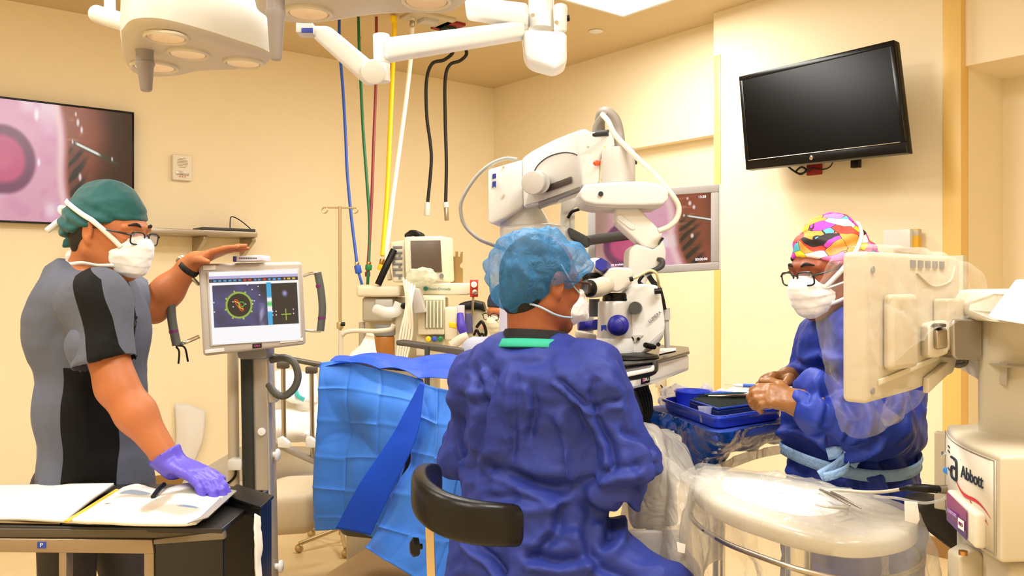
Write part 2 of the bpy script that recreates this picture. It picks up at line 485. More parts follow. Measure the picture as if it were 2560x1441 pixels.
def flesh(name, m, prims, step, parent=None, infl=0.0, disp=None, attrs=None, warp=None, smooth=1, **kw):
    vs, fs = nets(prims, step, infl, warp)
    for _ in range(smooth):                        # light smoothing pass
        acc = np.zeros_like(vs); c = np.zeros(len(vs))
        for a in range(4):
            np.add.at(acc, fs[:, a], vs[fs[:, (a + 1) % 4]] + vs[fs[:, (a + 3) % 4]]); np.add.at(c, fs[:, a], 2)
        vs = vs * 0.5 + acc / c[:, None] * 0.5
    if disp is not None:
        vs = vs + vnormals(vs, fs) * disp(vs)[:, None]
    b = MB(); b.v = [V(v) for v in vs]; b.f = [tuple(int(i) for i in f) for f in fs]
    at = {k: (t, fn(vs)) for k, (t, fn) in attrs.items()} if attrs else {'w': ('FLOAT', np.zeros(len(vs)))}
    return b.build(name, m, parent, angle=180, attrs=at, **kw)
# ================================================================== materials
WALL = mat('wall_paint', (248, 233, 200), 0.75, var=0.02, bump=('noise', 180, 0.04))
CEIL = mat('ceiling_paint', (214, 192, 152), 0.85, var=0.02)
FLOORM = mat('floor_vinyl', (222, 198, 152), 0.35, var=0.06, vscale=3)
BASEM = mat('cove_base', (150, 112, 60), 0.5)
GUARD = mat('corner_guard_acrylic', (238, 200, 118), 0.4)
WHITE = mat('white_enamel', (226, 226, 222), 0.32, coat=0.2)
CREAM = mat('cream_plastic', (212, 203, 182), 0.42)
CREAM2 = mat('beige_plastic', (200, 188, 164), 0.45)
LGREY = mat('light_grey_plastic', (196, 192, 186), 0.4)
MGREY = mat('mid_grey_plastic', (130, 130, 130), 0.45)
DGREY = mat('dark_grey_plastic', (62, 62, 62), 0.5)
BLACK = mat('black_plastic', (12, 12, 12), 0.4, spec=.3)
GLOSSB = mat('black_gloss', (6, 6, 6), 0.25, spec=.25)
RUBBER = mat('black_rubber', (22, 24, 20), 0.6)
CHROME = mat('chrome', (210, 208, 200), 0.16, metal=1)
STEEL = mat('brushed_steel', (176, 166, 150), 0.34, metal=1, bump=('brushed', 6, 0.1))
SILVER = mat('silver_paint', (178, 174, 168), 0.33, metal=0.55)
NAVY = mat('navy_knob_plastic', (28, 28, 140), 0.4)
LOGOBLUE = mat('logo_blue', (30, 50, 140), 0.5)
YELLOW = mat('yellow_plastic', (250, 214, 10), 0.45)
RED = mat('red_plastic', (200, 40, 30), 0.45)
ORANGE = mat('orange_button', (225, 80, 25), 0.4)
GREEN = mat('green_plastic', (30, 130, 70), 0.45)
BLUE = mat('blue_plastic', (45, 90, 190), 0.45)
PAPER = mat('white_paper', (232, 230, 226), 0.8)
PRINT = mat('print_ink', (60, 66, 70), 0.8)
LENS = mat('lamp_lens', (226, 196, 156), 0.25, coat=0.5, emit=((255, 200, 150), 0.12))
PANELM = mat('light_panel_diffuser', (255, 255, 255), 0.5, emit=((255, 252, 240), 3.0))

# ================================================================== the room
def slab(name, pts, n, m, t=0.1, **kw):
    return MB().prism(pts, V(n) * t).build(name, m, kind='structure', **kw)
NR, NL = -DL, DR                                   # into the room from the right wall / from the left wall
Z = V((0, 0, 1))
slab('floor', [RW(-.4, -.2), RW(ROOM_A + .1, -.2), RW(ROOM_A + .1, ROOM_B + .1), RW(-.4, ROOM_B + .1)], (0, 0, -1), FLOORM)
slab('ceiling', [RW(-.4, -.2, HC), RW(ROOM_A + .1, -.2, HC), RW(ROOM_A + .1, ROOM_B + .1, HC), RW(-.4, ROOM_B + .1, HC)], (0, 0, 1), CEIL)
slab('wall_left', [RW(-.4, 0), RW(ROOM_A, 0), RW(ROOM_A, 0, HC), RW(-.4, 0, HC)], -NL, WALL)
slab('wall_back', [RW(ROOM_A, 0), RW(ROOM_A, ROOM_B), RW(ROOM_A, ROOM_B, HC), RW(ROOM_A, 0, HC)], -NR, WALL)
slab('wall_near', [RW(-.4, ROOM_B), RW(ROOM_A, ROOM_B), RW(ROOM_A, ROOM_B, HC), RW(-.4, ROOM_B, HC)], NL, WALL)
def hit(px, a, py=None):                            # where the viewing column px meets the plane a metres in from the right wall -> b
    t = (px - CX) / F; p0 = CORNER - DL * a         # p = p0 + DR*b ; p.x = t*p.y
    return (t * p0.y - p0.x) / (DR.x - t * DR.y)
b1 = hit(1820, 0); b1p = hit(1822, 0.16); b2 = hit(2402, 0.16)
# right wall: recess with soffit, chimney-like bump with the television, deep recess on its right
zs = 2.59
REC = 0.10                                          # recess depth behind the soffit face
wr = MB()
wr.prism([RW(-REC, -.1), RW(-REC, b1 + .02), RW(-REC, b1 + .02, HC), RW(-REC, -.1, HC)], DL * .1)
wr.build('wall_right', WALL, kind='structure')
slab('trim_1', [RW(-REC, -.1, zs), RW(-REC, b1 + .02, zs), RW(-REC, b1 + .02, HC), RW(-REC, -.1, HC)], NR, WALL, REC)
slab('wall_column', [RW(-.5, b1), RW(-.5, b2), RW(-.5, b2, HC), RW(-.5, b1, HC)], NR, WALL, .66)
b3 = hit(2480, -.38)
slab('wall_far_right', [RW(-.5, b2), RW(-.5, ROOM_B), RW(-.5, ROOM_B, HC), RW(-.5, b2, HC)], NR, WALL, .12)
dz = 1.5 + (715 - 166) / F * P(2410, 0, 1).y * (RW(0.12, b2).y)
slab('trim_2', [RW(-.4, b2, dz), RW(-.4, ROOM_B, dz), RW(-.4, ROOM_B, HC), RW(-.4, b2, HC)], NR, WALL, .52)
# corner guards
g = MB(); g.box(RW(.163, b1 + .035, 1.60), (.008, .055, 3.0), Matrix.Rotation(YAW, 3, 'Z'), .002)
g.build('trim_3', GUARD, kind='structure')
g = MB(); g.box(RW(.163, b2 - .045, 1.70), (.008, .10, 3.4), Matrix.Rotation(YAW, 3, 'Z'), .002)
g.box(RW(.12, b2 + .003, 1.70), (.08, .006, 3.4), Matrix.Rotation(YAW, 3, 'Z'), .001)
g.build('trim_4', GUARD, kind='structure')
def skirt(name, a0, b0, a1, b1_):
    p, q = RW(a0, b0), RW(a1, b1_); d = (q - p).normalized(); n = V((-d.y, d.x, 0))
    if n.dot(V((0, 0, 0)) - p) < 0: n = -n
    MB().prism([p + n * .001, p + n * .012, p + n * .012 + Z * .1, p + n * .001 + Z * .105], q - p).build(name, BASEM, kind='structure')
skirt('baseboard_left', 0, 0, ROOM_A, 0)
skirt('baseboard_right', -REC, 0, -REC, b1)
skirt('baseboard_column', .16, b1, .16, b2)
# ceiling troffers
for i, (a, b, la, lb, pw) in enumerate(PANELS):
    rot = Matrix.Rotation(YAW, 3, 'Z')
    t = thing('ceiling_light', 'rectangular white ceiling light panel at the top edge of the photo' if i == 0 else 'ceiling light panel outside the photo ' + ('', 'above the operating table', 'above the front of the room', 'near the television wall', 'in the near left corner')[i], 'ceiling light', RW(a, b, HC), 'ceiling light panels')
    MB().box(RW(a, b, HC - .012), (la, lb, .02), rot, .002).build('diffuser', PANELM, t)
    f = MB()
    for s in (-1, 1):
        f.box(RW(a, b, HC - .014) + rot @ V((0, s * (lb / 2 + .012), 0)), (la + .048, .024, .028), rot, .002)
        f.box(RW(a, b, HC - .014) + rot @ V((s * (la / 2 + .012), 0, 0)), (.024, lb, .028), rot, .002)
    f.build('frame', WHITE, t)
# ceiling: smoke detector disc, gas outlet plates, red outlet
def ceil_pt(px, py): return P(px, py, (HC - CH) * F / (HY - py))
c = ceil_pt(1490, 77); MB().lathe(c, -Z, [(.05, 0), (.055, .006), (.03, .016), (0, .018)], 24).build('ceiling_sensor', WHITE, label='small round white sensor on the ceiling right of the arms', cat='sensor')

# ================================================================== pictures shown on the screens (painted per vertex from formulas)
def smooth(e0, e1, x):
    t = np.clip((x - e0) / (e1 - e0 + 1e-9), 0, 1); return t * t * (3 - 2 * t)
def eye_picture(u, v, e0=.42, ic=(.03, .52), ir=(.27, .29)):
    """close-up of an eye under surgery. u right, v down, 0..1. pinkish eyeball left, lashes, brown skin right"""
    Q = np.stack([u * 3, v * 3, np.zeros_like(u)], 1)
    n1 = vnoise(Q * 1.5, 1); n2 = vnoise(Q * 3.3 + n1[:, None] * 1.5, 2); n3 = vnoise(Q * np.array([4, 14, 1]), 3)
    def C(r, g, b): return np.array([r, g, b]) / 255.0
    col = np.tile(C(232, 168, 190), (len(u), 1)).astype(float)
    def mix(c, w): nonlocal col; w = np.clip(w, 0, 1)[:, None]; col = col * (1 - w) + c * w
    mix(C(250, 225, 235), smooth(.45, .8, n1))
    mix(C(212, 120, 170), smooth(.45, .95, n2) * .3)
    edge = e0 + .10 * (v - .5) + .02 * np.sin(v * 7)
    skin = smooth(-.03, .05, u - edge)
    mix(C(150, 70, 45), skin); mix(C(56, 24, 8), skin * smooth(.15, .48, u - edge + .16 * (n1 - .5)))
    mix(C(205, 150, 120), skin * smooth(.7, .95, n3) * .5 * (1 - smooth(.1, .3, u - edge)))
    mix(C(250, 215, 205), smooth(.05, .0, np.abs(u - edge + .04)) * .8)
    # lashes: dark curved hairs below centre
    la = smooth(.0, .04, u - edge - .02) * smooth(.26, .12, u - edge) * smooth(.30, .42, v)
    hair = smooth(.35, .75, np.sin((v * 46 + (u - edge) * 55 + 2 * n2)) * .5 + .5)
    mix(C(20, 14, 14), la * (.30 + .68 * hair))
    if ic[0] > .1: mix(C(186, 146, 122), smooth(.20, .06, u + .05 * (n1 - .5)) * (.6 + .4 * n1)); mix(C(150, 112, 92), smooth(.14, .02, u) * n1)
    # iris ring and red pupil
    d = np.hypot((u - ic[0]) / ir[0], (v - ic[1]) / ir[1]) * .34 + .03 * (n1 - .5)
    mix(C(120, 60, 95), smooth(.36, .31, d)); mix(C(205, 80, 125), smooth(.27, .20, d)); mix(C(228, 120, 150), smooth(.16, .02, d) * n1)
    # speculum wire and highlights
    wv = .30 + (u - e0 - .06) * .36
    w = smooth(.030, .010, np.abs(v - wv)) * smooth(.04, .10, u - e0) * smooth(.56, .46, u - e0)
    mix(C(55, 60, 40), w * .9); mix(C(245, 245, 240), smooth(.018, .006, np.abs(v - wv + .004)) * smooth(.08, .12, u - e0) * smooth(.36, .30, u - e0))
    for hx, hy, hr in ((e0 - .26, .10, .030), (e0 + .12, .13, .02), (e0 + .155, .19, .018), (e0 + .10, .06, .012), (ic[0] + ir[0] * 1.1, ic[1], .02), (e0 + .45, .42, .012), (e0 + .14, .60, .02), (e0 + .07, .30, .012)):
        mix(C(255, 250, 255), smooth(hr, hr * .3, np.hypot(u - hx, (v - hy) * .4)) * .85)
    return col
def lin(c): return np.where(c <= .04045, c / 12.92, ((c + .055) / 1.055) ** 2.4)
def picture(name, tl, tr, bl, fn, m, parent, nu=220, nv=130):
    """flat screen with its picture stored per vertex"""
    tl, tr, bl = V(tl), V(tr), V(bl); U, D = tr - tl, bl - tl
    uu, vv = np.meshgrid(np.linspace(0, 1, nu), np.linspace(0, 1, nv)); uu = uu.ravel(); vv = vv.ravel()
    b = MB(); b.v = [tl + U * a + D * c for a, c in zip(uu, vv)]
    b.f = [(j * nu + i, (j + 1) * nu + i, (j + 1) * nu + i + 1, j * nu + i + 1) for j in range(nv - 1) for i in range(nu - 1)]
    col = lin(np.clip(fn(uu, vv), 0, 1)); col = np.concatenate([col, np.ones((len(col), 1))], 1)
    return b.build(name, m, parent, angle=180, attrs={'pic': ('FLOAT_COLOR', col)})
SCREENM = vcol_mat('screen_picture', 1.0, 0.25)
def on_plane(px, py, p0, n):                        # viewing ray through a pixel meets the plane
    r = P(px, py, 1.0) - V((0, 0, CH)); o = V((0, 0, CH)); t = (V(p0) - o).dot(n) / r.dot(n); return o + r * t
LW = lambda px, py, off=0.0: on_plane(px, py, RW(0, off), DR)      # on the left wall, off metres in front of it
RWL = lambda px, py, off=0.0: on_plane(px, py, RW(off, 0), DL)     # parallel to the right wall

# ------------------------------------------------------------------ television on the left wall
def framed(name, label, tl, tr, bl, depth, frame_w, fm, n, bot=None, cat='television'):
    """screen housing from three corners; n points at the viewer"""
    tl, tr, bl = V(tl), V(tr), V(bl); U = tr - tl; D = bl - tl; br = tr + D
    t = thing(name, label, cat, (tl + br) / 2)
    MB().prism([tl - n * depth, tr - n * depth, br - n * depth, bl - n * depth], n * (depth - .006), .006).build('housing', fm, t)
    un, dn = U.normalized(), D.normalized(); fw = frame_w; fb = bot or fw
    f = MB(); e = n * .014; o = -n * .008
    f.prism([tl + o, tr + o, tr + dn * fw + o, tl + dn * fw + o], e, .003)
    f.prism([bl - dn * fb + o, br - dn * fb + o, br + o, bl + o], e, .003)
    f.prism([tl + dn * fw + o, tl + un * fw + dn * fw + o, bl + un * fw - dn * fb + o, bl - dn * fb + o], e, .003)
    f.prism([tr - un * fw + dn * fw + o, tr + dn * fw + o, br - dn * fb + o, br - un * fw - dn * fb + o], e, .003)
    f.build('bezel', fm, t)
    return t, tl + un * fw + dn * fw, tr - un * fw + dn * fw, bl + un * fw - dn * fb
tr = LW(335, 281, .09); tl0 = LW(0, 247, .09); Ud = (tr - tl0).normalized()
zt, zb = tr.z, LW(335, 569, .09).z
tl = tr - DL * 1.32; tl.z = zt; bl = V((tl.x, tl.y, zb)); tr.z = zt
tv, a, b, c = framed('television', 'large black framed television on the left wall showing a pink eye close-up', tl, tr, bl, .075, .013, GLOSSB, NL)
def tv_left(u, v):                                  # visible part is the right half of the picture
    return eye_picture(np.clip((u - .5) / .5, -1, 1) , v)
picture('screen', a, b, c, lambda u, v: eye_picture((u - .49) / .51, v, .35, (-.22, .50), (.30, .29)), SCREENM, tv, 300, 150)
MB().box((a + c) / 2 + DL * .6 - NL * .078, (.5, .02, .4), Matrix.Rotation(YAW, 3, 'Z'), .003).build('wall_bracket', BLACK, tv)

# ------------------------------------------------------------------ black television on the column, tilted and turned
def tvp(px, py, off): return RWL(px, py, off)
TL, TR, BR, BL = P(1845, 192, 5.50), P(2242, 100, 4.50), P(2264, 381, 4.40), P(1870, 426, 5.34)
U = ((TR - TL) + (BR - BL)) / 2; D = ((BL - TL) + (BR - TR)) / 2; n = -(U.cross(D)).normalized()
if n.y > 0: n = -n
ctr = (TL + TR + BR + BL) / 4
tl, tr, bl = ctr - U / 2 - D / 2, ctr + U / 2 - D / 2, ctr - U / 2 + D / 2
tv2, a, b, c = framed('television', 'switched-off black television tilted high on the right wall', tl, tr, bl, .045, .03, GLOSSB, n, .062)
MB().prism([a - n * .004, b - n * .004, b + (c - a) - n * .004, c - n * .004], n * .006).build('screen', mat('dark_screen', (3, 3, 3), .3, spec=.12), tv2)
k = c + (b - a) * .46 + D.normalized() * .034
MB().cyl(k, k + n * .016, .013, n=20, bev=.003).build('logo_badge', CHROME, tv2)
MB().tube([c + D.normalized() * .003 + n * .009, c + (b - a) + D.normalized() * .003 + n * .009], .0022, n=6).build('trim_line', STEEL, tv2)
bk = ctr - n * .045
wp = RW(.16, hit(2060, .16)); wp.z = ctr.z - .02
m_ = MB(); m_.box(bk + n * .0, (.36, .36, .02), axes(U, n) , .003); m_.tube([bk, (bk + wp) / 2 + V((0, 0, -.06)), wp], .025, n=10)
m_.box(wp + NR * .012, (.02, .26, .3), Matrix.Rotation(YAW, 3, 'Z'), .003)
q = RWL(2140, 405, .22); m_.box(q, (.04, .05, .07), Matrix.Rotation(YAW, 3, 'Z'), .004)
m_.build('wall_bracket', BLACK, tv2)
w = RWL(2000, 415, .2)
cb = MB(); cb.tube([RWL(1965, 412, .25), RWL(1985, 428, .22), RWL(2003, 436, .2), RWL(2015, 425, .2), RWL(2003, 418, .2), RWL(1990, 430, .2), RWL(2005, 434, .2), RWL(2030, 420, .2)], .006)
cb.tube([RWL(2030, 420, .2), RWL(2055, 424, .2), RWL(2075, 417, .2), RWL(2085, 398, .24)], .004)
cb.build('cable', RUBBER, tv2)
MB().box(RWL(2036, 420, .172), (.02, .10, .09), Matrix.Rotation(YAW, 3, 'Z'), .004).build('wall_outlet', mat('red_outlet', (150, 25, 15), .5), label='red power outlet on the wall under the black television', cat='outlet')
# ================================================================== surgical lights
XA, YA = V((1, 0, 0)), V((0, 1, 0))
def lamp_head(name, label, outline, zb, top, lenses, handle, hr, loc):
    """trefoil light head: outline rows/columns on its level underside plane"""
    t = thing(name, label, 'surgical light', loc, 'surgical light heads')
    pts = catmull([PZ(x, y, zb) for x, y in outline + outline[:1]], len(outline) * 6 + 1)[:-1]
    c = sum(pts, V()) / len(pts)
    rings = []
    for k, dzz in ((.80, -.004), (.93, 0.0), (.985, .012), (1.0, .035), (.99, .085), (.93, .12), (.75, .15), (.3, .165), (.02, .168)):
        rings.append([c + V(((p - c).x * k, (p - c).y * k, dzz * top)) for p in pts])
    b = MB(); b.grid(rings[2:], closed=True); b.build('shell', WHITE, t, angle=60)
    u = MB(); n = len(pts)
    cen = [c + V((0, 0, -.004))] * n
    u.grid([cen, rings[0], rings[1], rings[2]], closed=True); u.build('underside', CREAM2, t, angle=60)
    for x, y, rx in lenses:
        p = PZ(x, y, zb) - Z * .006; r = rx / F * p.y
        l = MB(); l.lathe(p, -Z, [(r * .86, .0), (r * .8, .004), (0, .001)], 32); lo_ = l.build('lens', LENS, t)
        l = MB(); l.lathe(p + Z * .002, -Z, [(r, 0), (r, .006), (r * .93, .010), (r * .86, .005), (r * .86, 0)], 32); l.build('lens_ring', CREAM, lo_)
    if handle:
        p = V(handle[0]); q = V(handle[1]); L = (q - p).length
        h = MB(); h.lathe(p, q - p, [(hr * 1.45, 0), (hr * 1.5, L * .03), (hr * 1.2, L * .06), (hr * 1.05, L * .12), (hr * 1.05, L * .35), (hr * 1.15, L * .36), (hr * 1.15, L * .42), (hr, L * .46), (hr * .7, L * .97), (hr * .55, L), (0, L)], 24)
        h.build('handle', mat('handle_grey', (140, 132, 128), .35), t)
    return t
H1 = lamp_head('surgical_light', 'white surgical light head with four round lenses, upper left above the man',
    [(300, 90), (330, 62), (400, 60), (500, 84), (590, 112), (660, 135), (684, 155), (655, 172), (590, 176), (500, 180), (440, 192), (370, 195), (322, 182), (303, 140)], 2.15, 1.25,
    [(415, 86, 54), (470, 128, 51), (608, 151, 48), (386, 161, 57)], (P(361, 116, 2.32), P(366, 228, 2.32)), .022, (-1.0, 2.3, 2.15))
# bracket at its left with the fork
f = MB(); a = P(250, 35, 2.5); f.cyl(P(238, 34, 2.5), P(330, 62, 2.42), .026, n=20, bev=.006); f.tube([P(275, 38, 2.49), P(272, -120, 2.49)], .016, n=14)
f.build('bracket', WHITE, H1)
H2 = lamp_head('surgical_light', 'second white surgical light head, cut by the top edge of the photo',
    [(632, 10), (650, -60), (740, -110), (880, -90), (1000, -80), (1120, -60), (1170, -20), (1168, 14), (1125, 34), (1000, 34), (915, 41), (835, 54), (767, 62), (690, 56), (645, 40)], 2.24, 1.0,
    [(772, 26, 58), (1066, -4, 62)], (P(689, -40, 2.0), P(690, 150, 2.0)), .020, (-.5, 2.2, 2.24))
# ------------------------------------------------------------------ ceiling arm system
t = thing('surgical_boom', 'white jointed ceiling boom with grey pot joint, top centre', 'ceiling arm', P(1362, -300, 2.85))
b = MB(); b.prism([P(1306, 70, 2.8), P(1418, 78, 2.75), P(1418, 158, 2.75), P(1385, 173, 2.75), P(1330, 158, 2.8), P(1312, 140, 2.8)], V((.0, .12, 0)), .02, 4)
b.build('joint_pot', WHITE, t)
b = MB(); b.cyl(P(1352, 72, 2.86), P(1356, -240, 2.86), .042, n=32); b.cyl(P(1401, 80, 2.82), P(1401, 12, 2.82), .022, n=24, bev=.006); b.build('joint_post', WHITE, t)
b = MB(); b.cyl(P(1356, -240, 2.86), V((P(1356, 0, 2.86).x, 2.86, HC)), .05, n=32); b.build('ceiling_column', WHITE, t)
s = MB()
for x, y in ((1332, 38), (1391, 56)): s.cyl(P(x, y, 2.80), P(x, y, 2.78), .007, n=14)
s.build('screw', CHROME, t)
s = MB(); s.cyl(P(1412, 46, 2.85), P(1424, 45, 2.85), .011, n=16, bev=.003); s.build('knob', BLACK, t)
def beam(pts, th, bev=.012): return MB().prism(pts, V((0, th, 0)), bev, 4)
b = beam([P(1160, -14, 2.75), P(1320, 6, 2.8), P(1322, 62, 2.8), P(1165, 36, 2.75)], .07); b.build('upper_arm', WHITE, t)
b = beam([P(960, 92, 2.62), P(1312, 48, 2.8), P(1312, 88, 2.8), P(962, 146, 2.62)], .07); b.build('lower_arm', WHITE, t)
b = MB(); b.cyl(P(953, 86, 2.66), P(955, 160, 2.66), .026, n=28, bev=.005); b.cyl(P(955, 158, 2.66), P(957, 206, 2.66), .024, n=28, bev=.005)
b.build('elbow_post', WHITE, t)
b = MB(); b.cyl(P(934, 180, 2.58), P(934, 180, 2.66), .038, n=36, bev=.008); b.build('elbow_disc', WHITE, t)
b = beam([P(772, 62, 2.56), P(822, 62, 2.56), P(945, 165, 2.6), P(935, 205, 2.6), P(910, 207, 2.6), P(775, 85, 2.56)], .055, .014); b.build('fore_arm', WHITE, t)
b = MB(); b.box(P(766, 75, 2.55), (.05, .06, .032), None, .005); hb = b.build('end_housing', LGREY, t)
b = MB(); b.box(P(768, 76, 2.515), (.034, .004, .014), None, .001); b.build('status_window', LOGOBLUE, hb)
# ------------------------------------------------------------------ ceiling outlets and hoses
def hose(name, label, pts, r, m, fittings=(), top=None):
    b = MB(); b.tube(pts, r, n=10, steps=len(pts) * 8)
    if fittings or top is not None:
        t = thing(name, label, 'hose' if 'hose' in name else 'cable', pts[0], 'hoses and cables hanging from the ceiling'); b.build('tubing', m, t)
        for (a, c, rr, mm) in fittings:
            MB().cyl(a, c, rr, n=18, bev=rr * .2).build('coupling', mm, t)
        return t
    return b.build(name, m, label=label, cat='hose')
DZ = 5.95
BLH, GRH, RDH, YLH, WTH = [mat(n, c, .45) for n, c in (('blue_hose', (44, 84, 180)), ('green_hose', (22, 104, 60)), ('maroon_hose', (140, 50, 56)), ('yellow_hose', (252, 206, 6)), ('white_hose', (248, 240, 220)))]
BRASS = mat('brass', (200, 150, 90), .3, metal=1)
def hp(*l):                                          # starts at the ceiling, ends in front of the machine
    out = []
    for i, (x, y) in enumerate(l): out.append(P(x, y, 5.95 - .45 * max(0, (y - 60)) / 640))
    out[0].z = HC - .01; return out
hose('gas_hose', 'blue gas hose hanging from the ceiling', hp((848, 30), (849, 120), (857, 220), (864, 340), (868, 430), (878, 540), (892, 655)), .0105, BLH,
     [(P(892, 655, 5.5), P(893, 664, 5.5), .016, CHROME), (P(893, 664, 5.5), P(897, 684, 5.5), .022, BLUE), (P(897, 684, 5.5), P(905, 712, 5.5), .009, BLUE), (P(848, 90, 5.93), P(848, 96, 5.93), .014, BRASS)])
hose('gas_hose', 'green gas hose hanging from the ceiling', hp((896, 40), (898, 120), (902, 210), (908, 330), (917, 450), (924, 560), (922, 655)), .0105, GRH,
     [(P(922, 655, 5.52), P(922, 664, 5.52), .016, BRASS), (P(922, 662, 5.52), P(921, 676, 5.52), .022, GREEN), (P(921, 676, 5.52), P(919, 712, 5.52), .010, GRH), (P(898, 92, 5.93), P(898, 100, 5.93), .014, BRASS)])
hose('gas_hose', 'maroon gas hose hanging from the ceiling', hp((941, 36), (941, 120), (939, 230), (934, 360), (930, 480), (924, 600), (919, 680)), .0105, RDH,
     [(P(919, 680, 5.6), P(919, 692, 5.6), .018, RDH)])
hose('gas_hose', 'yellow gas hose hanging from the ceiling', hp((986, 40), (984, 120), (979, 240), (972, 400), (966, 520), (956, 640)), .016, YLH,
     [(P(984, 40, 5.92), P(984, 55, 5.92), .024, YELLOW), (P(956, 648, 5.52), P(953, 664, 5.52), .016, BRASS), (P(954, 662, 5.5), P(950, 676, 5.5), .020, YELLOW)])
hose('gas_hose', 'thick cream white hose hanging from the ceiling', hp((1031, 55), (1027, 140), (1016, 240), (1000, 360), (985, 470), (970, 590), (966, 640), (975, 700)), .016, WTH,
     [(P(1031, 52, 5.9), P(1030, 66, 5.9), .018, STEEL)])
hose('cable', 'black corrugated cable drooping from the ceiling, left of the pair', [V((P(1132, 0, 6.7).x, 6.7, HC))] + [P(x, y, 6.6) for x, y in ((1131, 133), (1110, 150), (1080, 160), (1066, 205), (1067, 290), (1076, 360), (1078, 410), (1069, 510))], .0135, RUBBER,
     [(P(1069, 506, 6.6), P(1067, 540, 6.6), .024, WHITE)])
hose('cable', 'black corrugated cable drooping from the ceiling, right of the pair', [V((P(1162, 0, 6.7).x, 6.7, HC))] + [P(x, y, 6.6) for x, y in ((1166, 136), (1150, 152), (1124, 163), (1113, 200), (1113, 300), (1116, 410), (1114, 510))], .0135, RUBBER,
     [(P(1114, 506, 6.6), P(1115, 520, 6.6), .024, WHITE), (P(1115, 520, 6.6), P(1117, 552, 6.6), .018, STEEL)])
t = thing('gas_outlet', 'red and green outlet plate on the ceiling', 'outlet', ceil_pt(1120, 62))
c = ceil_pt(1120, 62); MB().box(c - Z * .01, (.16, .22, .02), Matrix.Rotation(YAW, 3, 'Z'), .003).build('plate', mat('outlet_red', (140, 18, 14), .5), t)
MB().box(c - Z * .03, (.09, .09, .03), Matrix.Rotation(YAW, 3, 'Z'), .004).build('socket', mat('socket_dark_green', (20, 50, 36), .5), t)
t = thing('gas_outlet', 'cream outlet plate on the ceiling above the white hose', 'outlet', ceil_pt(1075, 44))
c = ceil_pt(1070, 44); MB().box(c - Z * .01, (.34, .22, .02), Matrix.Rotation(YAW, 3, 'Z'), .003).build('plate', CREAM2, t)
MB().box(c - Z * .03, (.12, .10, .03), Matrix.Rotation(YAW, 3, 'Z'), .004).build('socket', LGREY, t)

# ================================================================== things on the left wall
rY = Matrix.Rotation(YAW, 3, 'Z')
a, b = LW(385, 590, 0.02), LW(618, 592, 0.02)
zsh = LW(600, 594, .2).z
t = thing('wall_shelf', 'stainless steel shelf on the left wall behind the man', 'shelf', (LW(500, 590) ))
L0 = LW(250, 590, 0).xy; L1 = LW(607, 590, 0).xy
l0, l1 = V((L0.x, L0.y, zsh)), V((L1.x, L1.y, zsh))
MB().prism([l0 + Z * .0, l0 + DR * .3, l1 + DR * .3, l1], Z * .04, .004).build('shelf_board', STEEL, t)
k = MB()
for s in (.62, .975):
    p = l0.lerp(l1, s); k.prism([p, p + DR * .26, p + DR * .26 - Z * .03, p - Z * .16], DL * .03, .003)
k.build('bracket', STEEL, t)
t = thing('tablet', 'flat dark device lying on the wall shelf', 'tablet', l0.lerp(l1, .8) + DR * .17 + Z * .041)
MB().box(l0.lerp(l1, .80) + DR * .17 + Z * .052, (.40, .22, .022), rY, .006).build('casing', DGREY, t)
p = l0.lerp(l1, .86) + DR * .12 + Z * .06
MB().tube([p, p + Z * .05, p + Z * .10 + DL * .01, p + DL * .07 + Z * .08, p + DL * .14 + Z * .03, p + DL * .17 + Z * .0], .004, n=8).build('cord', BLACK, t)
t = thing('intercom', 'white wall intercom with round speaker grille', 'intercom', LW(454, 420, .0))
u0 = LW(430, 384, 0.02); u1 = LW(478, 384, .02); w_ = (u1 - u0).length; hgt = .19
c = LW(454, 420, .022)
MB().box(c, (w_, .04, hgt), rY, .008).build('casing', mat('intercom_white', (238, 230, 214), .5), t)
g = MB(); cc = c + NL * .021 + Z * .035
for k in range(7):
    z = (k - 3) * .011; ww = 2 * math.sqrt(max(.0, .040 ** 2 - z * z)); g.box(cc + Z * z, (ww, .002, .004), rY)
g.build('speaker_grille', mat('grille_tan', (176, 160, 130), .6), t)
g = MB(); g.box(c + NL * .021 - Z * .042, (.095, .003, .032), rY, .001); g.build('display', STEEL, t)
g = MB()
for k in range(3): g.box(c + NL * .022 - Z * .068 + DL * (k - 1) * .018, (.010, .003, .005), rY)
g.build('button_row', RED, t)
# paper sheets hanging behind the man's arm and a wall plate
b = MB(); b.sheet([[LW(436, 1010, .02), LW(470, 1012, .05), LW(515, 1030, .06)], [LW(440, 1090, .03), LW(475, 1095, .08), LW(508, 1100, .07)], [LW(432, 1150, .02), LW(462, 1160, .07), LW(483, 1164, .06)]], 12, 12)
b.build('paper_sheet', PAPER, label='loose white paper hanging on the wall behind the arm', cat='paper', solid=.001)
# ================================================================== things on the right
c = RWL(2252, 600, .22)
t = thing('glove_box_holder', 'white box with a yellow end mounted on the wall behind the nurse', 'box', c)
MB().box(RWL(2252, 598, .22), (.10, .155, .105), rY, .004).build('holder', WHITE, t)
b = MB(); b.box(RWL(2292, 600, .22), (.04, .034, .12), rY, .003); bb = b.build('bottle', mat('amber_label', (232, 178, 44), .5), t)
MB().box(RWL(2292, 583, .22), (.042, .036, .035), rY, .003).build('cap', CREAM2, bb)
c = RWL(2372, 740, .30)
t = thing('wall_board', 'pale greenish board standing against the column edge', 'board', c)
MB().box(RWL(2372, 742, .26), (.05, .17, .44), rY, .004).build('panel', mat('pale_board', (222, 220, 196), .5), t)
MB().cyl(RWL(2403, 680, .26), RWL(2406, 680, .26), .004, n=10).build('indicator', GREEN, t)
c = RWL(1645, 960, -.02)
t = thing('power_plug', 'cream plug and cord in the wall outlet below the monitor', 'plug', RWL(1651, 958, -.06))
